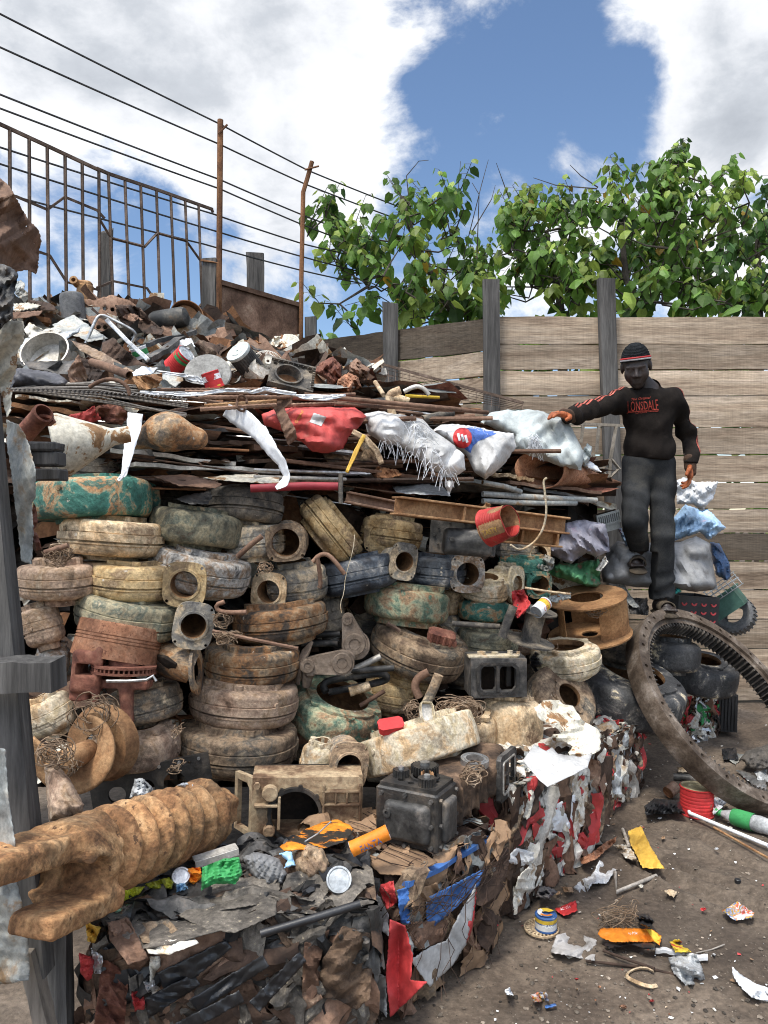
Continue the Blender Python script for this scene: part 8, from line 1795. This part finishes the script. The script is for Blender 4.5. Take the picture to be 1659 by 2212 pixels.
for pts,mt,lab,z in((((1440,20),(1520,30),(1470,90),(1430,60)),'zincold','grey flat plate on the dirt inside the ring gear',.02),(((1580,130),(1650,105),(1660,190),(1600,180)),'clear','pinkish clear plastic at the right edge of the dirt',.03),(((1470,120),(1640,150),(1660,260),(1560,200)),'steel','slotted steel strip on the dirt inside the ring gear',.02),(((1390,0),(1470,-10),(1490,60),(1400,60)),'blackplastic','black plastic scrap inside the ring gear',.03),(((1130,105),(1230,100),(1235,130),(1140,135)),'tan','brown wooden bit beside the shock absorber',.03)):
 lit(pts,mt,lab,'flat_scrap',.03,'scrap',z=z)
for k in range(38):
 while True:
  u,v=rng.uniform(900,1655),rng.uniform(1700,2200)
  if u>1090 or v>2080-(u-850)*.3:break
 if u<1060 and v<2100:continue
 s0=rng.uniform(2,7);a0=rng.uniform(0,6);pts=[(u+s0*rng.uniform(.6,1.3)*math.cos(a0+j),v+s0*.6*rng.uniform(.6,1.3)*math.sin(a0+j))for j in range(0,6)]
 o=sheet('litter_scrap','small torn scrap of paper, card or plastic lying loose on the brown dirt',pts,on_top(.012),rng.choice(['whitesheet','cardbrown','dirtywhite','cardtan','terra','tarp','redfoil']),.02,sp=2.5,cat='litter',group='small litter scraps on the dirt')
# ------------------------------------------------------------------ the man
def man():
 J=lambda u,v,d:np.array(P(u,v,d))
 hc=J(1374,792,4.80);HR=Matrix.Rotation(RAD(-17),3,'Z')@Matrix.Rotation(RAD(24),3,'X')@Matrix.Rotation(RAD(-4),3,'Y')
 I3=np.array(HR.transposed())
 def hl(Pn):X,Y,Z=Pn[0]-hc[0],Pn[1]-hc[1],Pn[2]-hc[2];return tuple(I3[i,0]*X+I3[i,1]*Y+I3[i,2]*Z for i in range(3))
 SR,ER,WR=J(1339,866,4.83),J(1280,884,4.62),J(1230,900,4.44)
 SL,EL,WL=J(1456,868,4.86),J(1487,948,5.0),J(1489,1002,4.83)
 HL,KL,AL=J(1430,1040,4.87),J(1431,1155,4.79),J(1427,1292,4.90)
 HRt,KR,AR=J(1374,1040,4.87),J(1372,1120,4.73),J(1380,1192,4.93)
 NB=J(1401,842,4.88);CH,AB,HP=J(1401,890,4.87),J(1402,955,4.87),J(1402,1015,4.88)
 TL,TR=J(1446,1319,4.74),J(1378,1222,4.82)
 def head(Pn):
  L=hl(Pn);d=ellip(L,(0,.012,.03),(.077,.098,.10))
  d=smin(d,ellip(L,(0,-.034,-.05),(.057,.062,.072)),.035);d=smin(d,ellip(L,(0,-.070,-.103),(.026,.02,.02)),.03)
  for s in(-1,1):
   d=smin(d,ellip(L,(s*.042,-.060,-.034),(.030,.030,.040)),.025);d=smin(d,ellip(L,(s*.084,.012,-.005),(.012,.022,.036)),.008)
   d=smax(d,-ellip(L,(s*.034,-.100,.000),(.018,.015,.009)),.012);d=smin(d,ellip(L,(s*.034,-.080,-.003),(.017,.012,.011)),.004);d=smin(d,ellip(L,(s*.015,-.103,-.036),(.011,.011,.009)),.006)
   d=smin(d,capsule(L,(s*.012,-.090,.020),(s*.052,-.078,.018),.010,.007),.012)
  d=smin(d,capsule(L,(0,-.088,.012),(0,-.112,-.032),.008,.014),.010)
  d=smin(d,capsule(L,(-.024,-.090,-.064),(.024,-.090,-.064),.008,.008),.008);d=smin(d,capsule(L,(-.020,-.090,-.080),(.020,-.090,-.080),.0095,.0095),.008)
  return smax(d,-capsule(L,(-.026,-.102,-.0715),(.026,-.102,-.0715),.003,.003),.003)
 hb_=np.array(HR@Vector((0,.03,-.07)))+hc
 def foot(Pn,A,T,up):
  h=A+np.array([0,.035,-.055]);d=smin(capsule(Pn,A,h,.036,.034),capsule(Pn,h+np.array([0,0,.005]),T+np.array([0,.05,.012]),.034,.034),.03)
  sd_=np.cross(T-h,[0,0,1.0]);sd_/=np.linalg.norm(sd_)
  for k in range(5):
   o=sd_*(-.034+.017*k);rr=.0135 if k==up else .0095
   d=smin(d,capsule(Pn,T+o+np.array([0,.05,.008]),T+o*1.1+np.array([0,-.004+.006*abs(k-up),.0]),rr+.003,rr),.006)
  return d
 def body(Pn):
  d=smin(head(Pn),capsule(Pn,hb_,NB,.052,.06),.03);d=smin(d,smin(ellip(Pn,CH,(.155,.09,.15)),ellip(Pn,AB,(.135,.09,.14)),.06),.05)
  for a,b,c in((SR,ER,WR),(SL,EL,WL)):d=smin(d,smin(capsule(Pn,a,b,.05,.038),capsule(Pn,b,c,.038,.028),.02),.03)
  for a,b,c in((HL,KL,AL),(HRt,KR,AR)):d=smin(d,smin(capsule(Pn,a,b,.075,.05),capsule(Pn,b,c,.048,.036),.02),.04)
  d=smin(d,ellip(Pn,HP,(.145,.095,.10)),.05)
  return smin(d,np.minimum(foot(Pn,AL,TL,0),foot(Pn,AR,TR,4)),.015)
 rt=root('person',Matrix.Translation((TL[0],TL[1],TL[2])),'man in a dark sweatshirt and dark trousers looking down, one hand on a sack','person')
 I=rt.matrix_world.inverted()
 def make(name,f,lo,hi,h,mt,parent=rt,smooth=75):
  V,Fc=surfnet(f,lo,hi,h);m=MB();m.M=I;m.add([tuple(x)for x in V],Fc);return m.obj(name,M[mt],parent,smooth=smooth)
 make('body',body,(1.05,4.35,.9),(2.05,5.15,2.75),.0072,'skin')
 def fold(Pn,a,b,f,amp,ph=0):
  ax_=(b-a)/np.linalg.norm(b-a);s=(Pn[0]-a[0])*ax_[0]+(Pn[1]-a[1])*ax_[1]+(Pn[2]-a[2])*ax_[2]
  return amp*np.sin(f*s+ph+3.0*np.sin(9*Pn[0]+7*Pn[2]+ph)+1.5*np.sin(15*Pn[1]+ph))
 def shirt(Pn):
  sh_=capsule(Pn,SR+[.03,0,-.005],SL+[-.03,0,-.005],.068,.068)
  d=smin(smin(ellip(Pn,CH,(.166,.116,.17)),sh_,.06),ellip(Pn,AB,(.150,.116,.17)),.07)
  d=smin(d,ellip(Pn,AB+np.array([0,0,-.07]),(.157,.122,.11)),.05)
  d=smin(d,capsule(Pn,NB+[0,0,-.045],NB+[0,-.005,.004],.10,.072),.05)
  for a,b,c,fx in((SR,ER,WR,60),(SL,EL,WL,48)):
   w=c+(c-b)*.02
   arm=smin(capsule(Pn,a,b,.068,.055),capsule(Pn,b,w,.055,.041),.02)+fold(Pn,a,c,fx,.009,a[0]*7)
   d=smin(d,arm,.045)
  d=d+.005*np.sin(24*(Pn[2]-.8*Pn[0])+5*np.sin(8*Pn[0]+3*Pn[2]))*np.clip((CH[2]-Pn[2])/.12,0,1)*(.4+.6*np.abs(np.sin(6*Pn[0]+4)))+.002*sn(Pn,25,4,2)+.0075*crease(Pn[0]*6-3*Pn[2],Pn[2]*4.5+2*Pn[0],5,3,1.0)
  L=hl(Pn);hem=J(1402,994,4.87)[2]
  d=smax(d,-(Pn[2]-hem+.09*(Pn[0]-NB[0])),.008)
  return smax(d,-capsule(Pn,NB+[-.005,-.03,.012],hb_+[0,-.03,.05],.062,.078),.006)
 sh_o=make('sweatshirt',shirt,(1.0,4.34,1.8),(2.08,5.15,2.55),.0068,'shirt')
 def trousers(Pn):
  d=ellip(Pn,HP+np.array([0,0,.04]),(.168,.118,.13))
  L1=smin(capsule(Pn,HL,KL,.088,.072),capsule(Pn,KL,AL+[0,0,.015],.072,.076),.02)+fold(Pn,HL,AL,34,.004,1)+fold(Pn,KL,AL,70,.007,2)*np.clip((AL[2]+.22-Pn[2])/.1,0,1)
  L2=smin(capsule(Pn,HRt,KR,.088,.074),capsule(Pn,KR,AR+[0,0,.0],.074,.062),.02)+fold(Pn,HRt,KR,38,.004,3)
  d=smin(d,smin(L1,L2,.015),.05)+.0022*sn(Pn,22,9,2)+.007*crease(Pn[0]*7+2.5*Pn[2],Pn[2]*3.2-2*Pn[0],8,3,1.0)
  d=np.maximum(d,-(Pn[2]-AL[2]-.012+.3*np.abs(Pn[0]-AL[0]-.01))*.9);return np.where(Pn[0]<(AR[0]+AL[0])/2,np.maximum(d,-(Pn[2]-AR[2]-.004)),d)
 make('trousers',trousers,(1.35,4.45,.98),(2.05,5.15,1.98),.0072,'trouser')
 def cap_(Pn):
  L=hl(Pn);a=np.arctan2(L[1]-.012,L[0]);d=ellip(L,(0,.014,.042),(.087,.108,.104))+.0028*np.cos(L[2]*420+1.5*np.cos(a*22))*np.cos(a*22)
  return np.maximum(d,-(L[2]-.038+.22*(L[1])))
 cap_o=make('knit_cap',cap_,hc-.16,hc+.17,.0042,'cap')
 Mh=Matrix.Translation(hc)@HR.to_4x4()
 for z,mt,th in((.050,'red',.006),(.040,'bagwhite',.0055),(.032,'cap',.005)):
  m=MB();m.M=I@Mh;m.tube([(.0885*math.cos(a),.014+.1095*math.sin(a),z+.002-.24*(.1095*math.sin(a)))for a in[k*.1745 for k in range(36)]],th,6,closed=True);m.obj('cap_stripe',M[mt],cap_o)
  # gloves: palm, four bent fingers of unequal length, thumb from the side of the palm
 def glove(nm,W,D,Nn,S,curl,spread=1.0):
  D,Nn,S=[np.array(Vector(x).normalized())for x in(D,Nn,S)]
  segs=[]
  for k,ln in enumerate((.072,.082,.076,.060)):
   b=W+D*.088+S*(.030-.020*k)*spread;dr=D+S*(.10-.07*k);a=0;p=b
   for j,fr_ in enumerate((.45,.32,.23)):
    a+=curl[k]*(.55,.8,.6)[j];dd=dr*math.cos(a)-Nn*math.sin(a);p2=p+dd/np.linalg.norm(dd)*ln*fr_*1.05;segs.append((p,p2,.0108-.0008*j,.0100-.0008*j));p=p2
  tb=W+D*.025+S*.036;t1=tb+(D*.6+S*.75-Nn*.3)*.040;t2=t1+(D*.9+S*.25-Nn*.45)*.032;segs+=[(tb,t1,.014,.012),(t1,t2,.0118,.0105)]
  def f(Pn):
   d=smin(capsule(Pn,W+D*.02+S*.016,W+D*.082+S*.024,.020,.018),capsule(Pn,W+D*.02-S*.016,W+D*.078-S*.024,.020,.017),.03)
   for(a,b,ra,rb)in segs:d=smin(d,capsule(Pn,a,b,ra,rb),.005)
   return d+.0008*sn(Pn,90,3,2)
  go=make(nm,f,W+D*.07-.14,W+D*.07+.14,.0042,'gloveorange')
  def cuff(Pn):return smin(capsule(Pn,W-D*.03,W+D*.02,.033,.032),capsule(Pn,W+Nn*.010+D*.01,W+Nn*.012+D*.055,.030,.026),.02)
  make('glove_cuff',cuff,W-.13,W+.13,.005,'glovebrown',go)
 glove('glove',WR,(-.75,-.55,.12),(.1,-.25,1),(.3,-.9,-.2),(.35,.42,.5,.6))
 glove('glove',WL,(.02,-.12,-1),(.95,-.3,0),(-.3,-.95,.1),(.45,.55,.75,.95),.9)
 # printed stripes down the sleeves
 bv=BVHTree.FromPolygons([rt.matrix_world@v.co for v in sh_o.data.vertices],[tuple(p.vertices)for p in sh_o.data.polygons])
 def stripe(pts,outd,off):
  m=MB();m.M=I;vs=[]
  pp=[Vector(p)for p in pts];fine=[]
  for a,b in zip(pp,pp[1:]):fine+=[a.lerp(b,k/9)for k in range(9)]
  for i,p in enumerate(fine):
   o=Vector(outd[0]).lerp(Vector(outd[1]),i/len(fine)).normalized();t=(fine[min(i+1,len(fine)-1)]-fine[max(0,i-1)]).normalized();sd_=t.cross(o).normalized()
   for s in(off-.006,off+.006):
    src=p+o*.3+sd_*s;h=bv.ray_cast(src,-o);vs.append((h[0]+o*.003)if h[0]else p+o*.08)
  m.add(vs,[(2*i,2*i+1,2*i+3,2*i+2)for i in range(len(fine)-1)]);m.obj('sleeve_stripe',M['stripe'],sh_o)
 for off in(-.011,.011):
  stripe((NB+[-.10,0,-.02],SR+[0,0,0],ER,WR+(ER-WR)*.18),((-.1,-.35,1),(-.1,-.4,1)),off)
  stripe((NB+[.10,0,-.02],SL,EL,WL+(EL-WL)*.25),((.3,-.3,1),(1,-.35,.1)),off)
  # the print on the chest
 cx,cy=q('C',(856,566))
 bow=lambda x,y,w,h:(x*w*(1+.03*y),(y-.07)*h*(.72+.62*abs(x))+1.2*4*x*x)
 lettering(sh_o,'LONSDALE',(cx+2,cy),66,24,-4,'printred',.009,'chest_print',bow)
 lettering(sh_o,'The Original',(cx-2,cy-16),42,7,-6,'printred',.008,'chest_print',None,.4)
 lettering(sh_o,'LONDON',(cx-2,cy+13),24,4.5,-5,'printred',.008,'chest_print')
 on_surface(sh_o,[(cx-33,cy+16),(cx-30,cy+12.5),(cx,cy+9.2),(cx+34,cy+9.5),(cx+35,cy+12),(cx,cy+11),(cx-29,cy+14.5)],.004,3,'chest_print','printred')
 for A,T in((AL,TL),(AR,TR)):
  h=A+np.array([0,.035,-.055])
  sole=lambda Pn:capsule((Pn[0],Pn[1],(Pn[2]-(T[2]+h[2])/2+.035-(T[2]-h[2])*(Pn[1]-(T[1]+h[1])/2)/(T[1]-h[1]))*3.4),(h[0],h[1]+.02,0),(T[0],T[1]-.004,0),.046,.056)
  so=make('sandal_sole',sole,np.minimum(h,T)-.12,np.maximum(h,T)+.12,.0055,'sandal')
  c=h*.32+T*.68+np.array([0,0,.012]);m=MB();m.M=I;ax_=Vector(T-h).normalized();sd_=ax_.cross(Vector((0,0,1))).normalized();up=sd_.cross(ax_)
  for dx in(0,1):pass
  vs=[]
  for i in range(13):
   a=math.pi*(i/12*1.24-.12)
   for s in(-.036,.036):vs.append(Vector(c)+sd_*.052*math.cos(a)+up*(.044*math.sin(a)-.004)+ax_*s)
  m.add(vs,[(2*i,2*i+1,2*i+3,2*i+2)for i in range(12)]);o=m.obj('sandal_strap',M['sandal'],so);o.modifiers.new('thick','SOLIDIFY').thickness=.008
man()
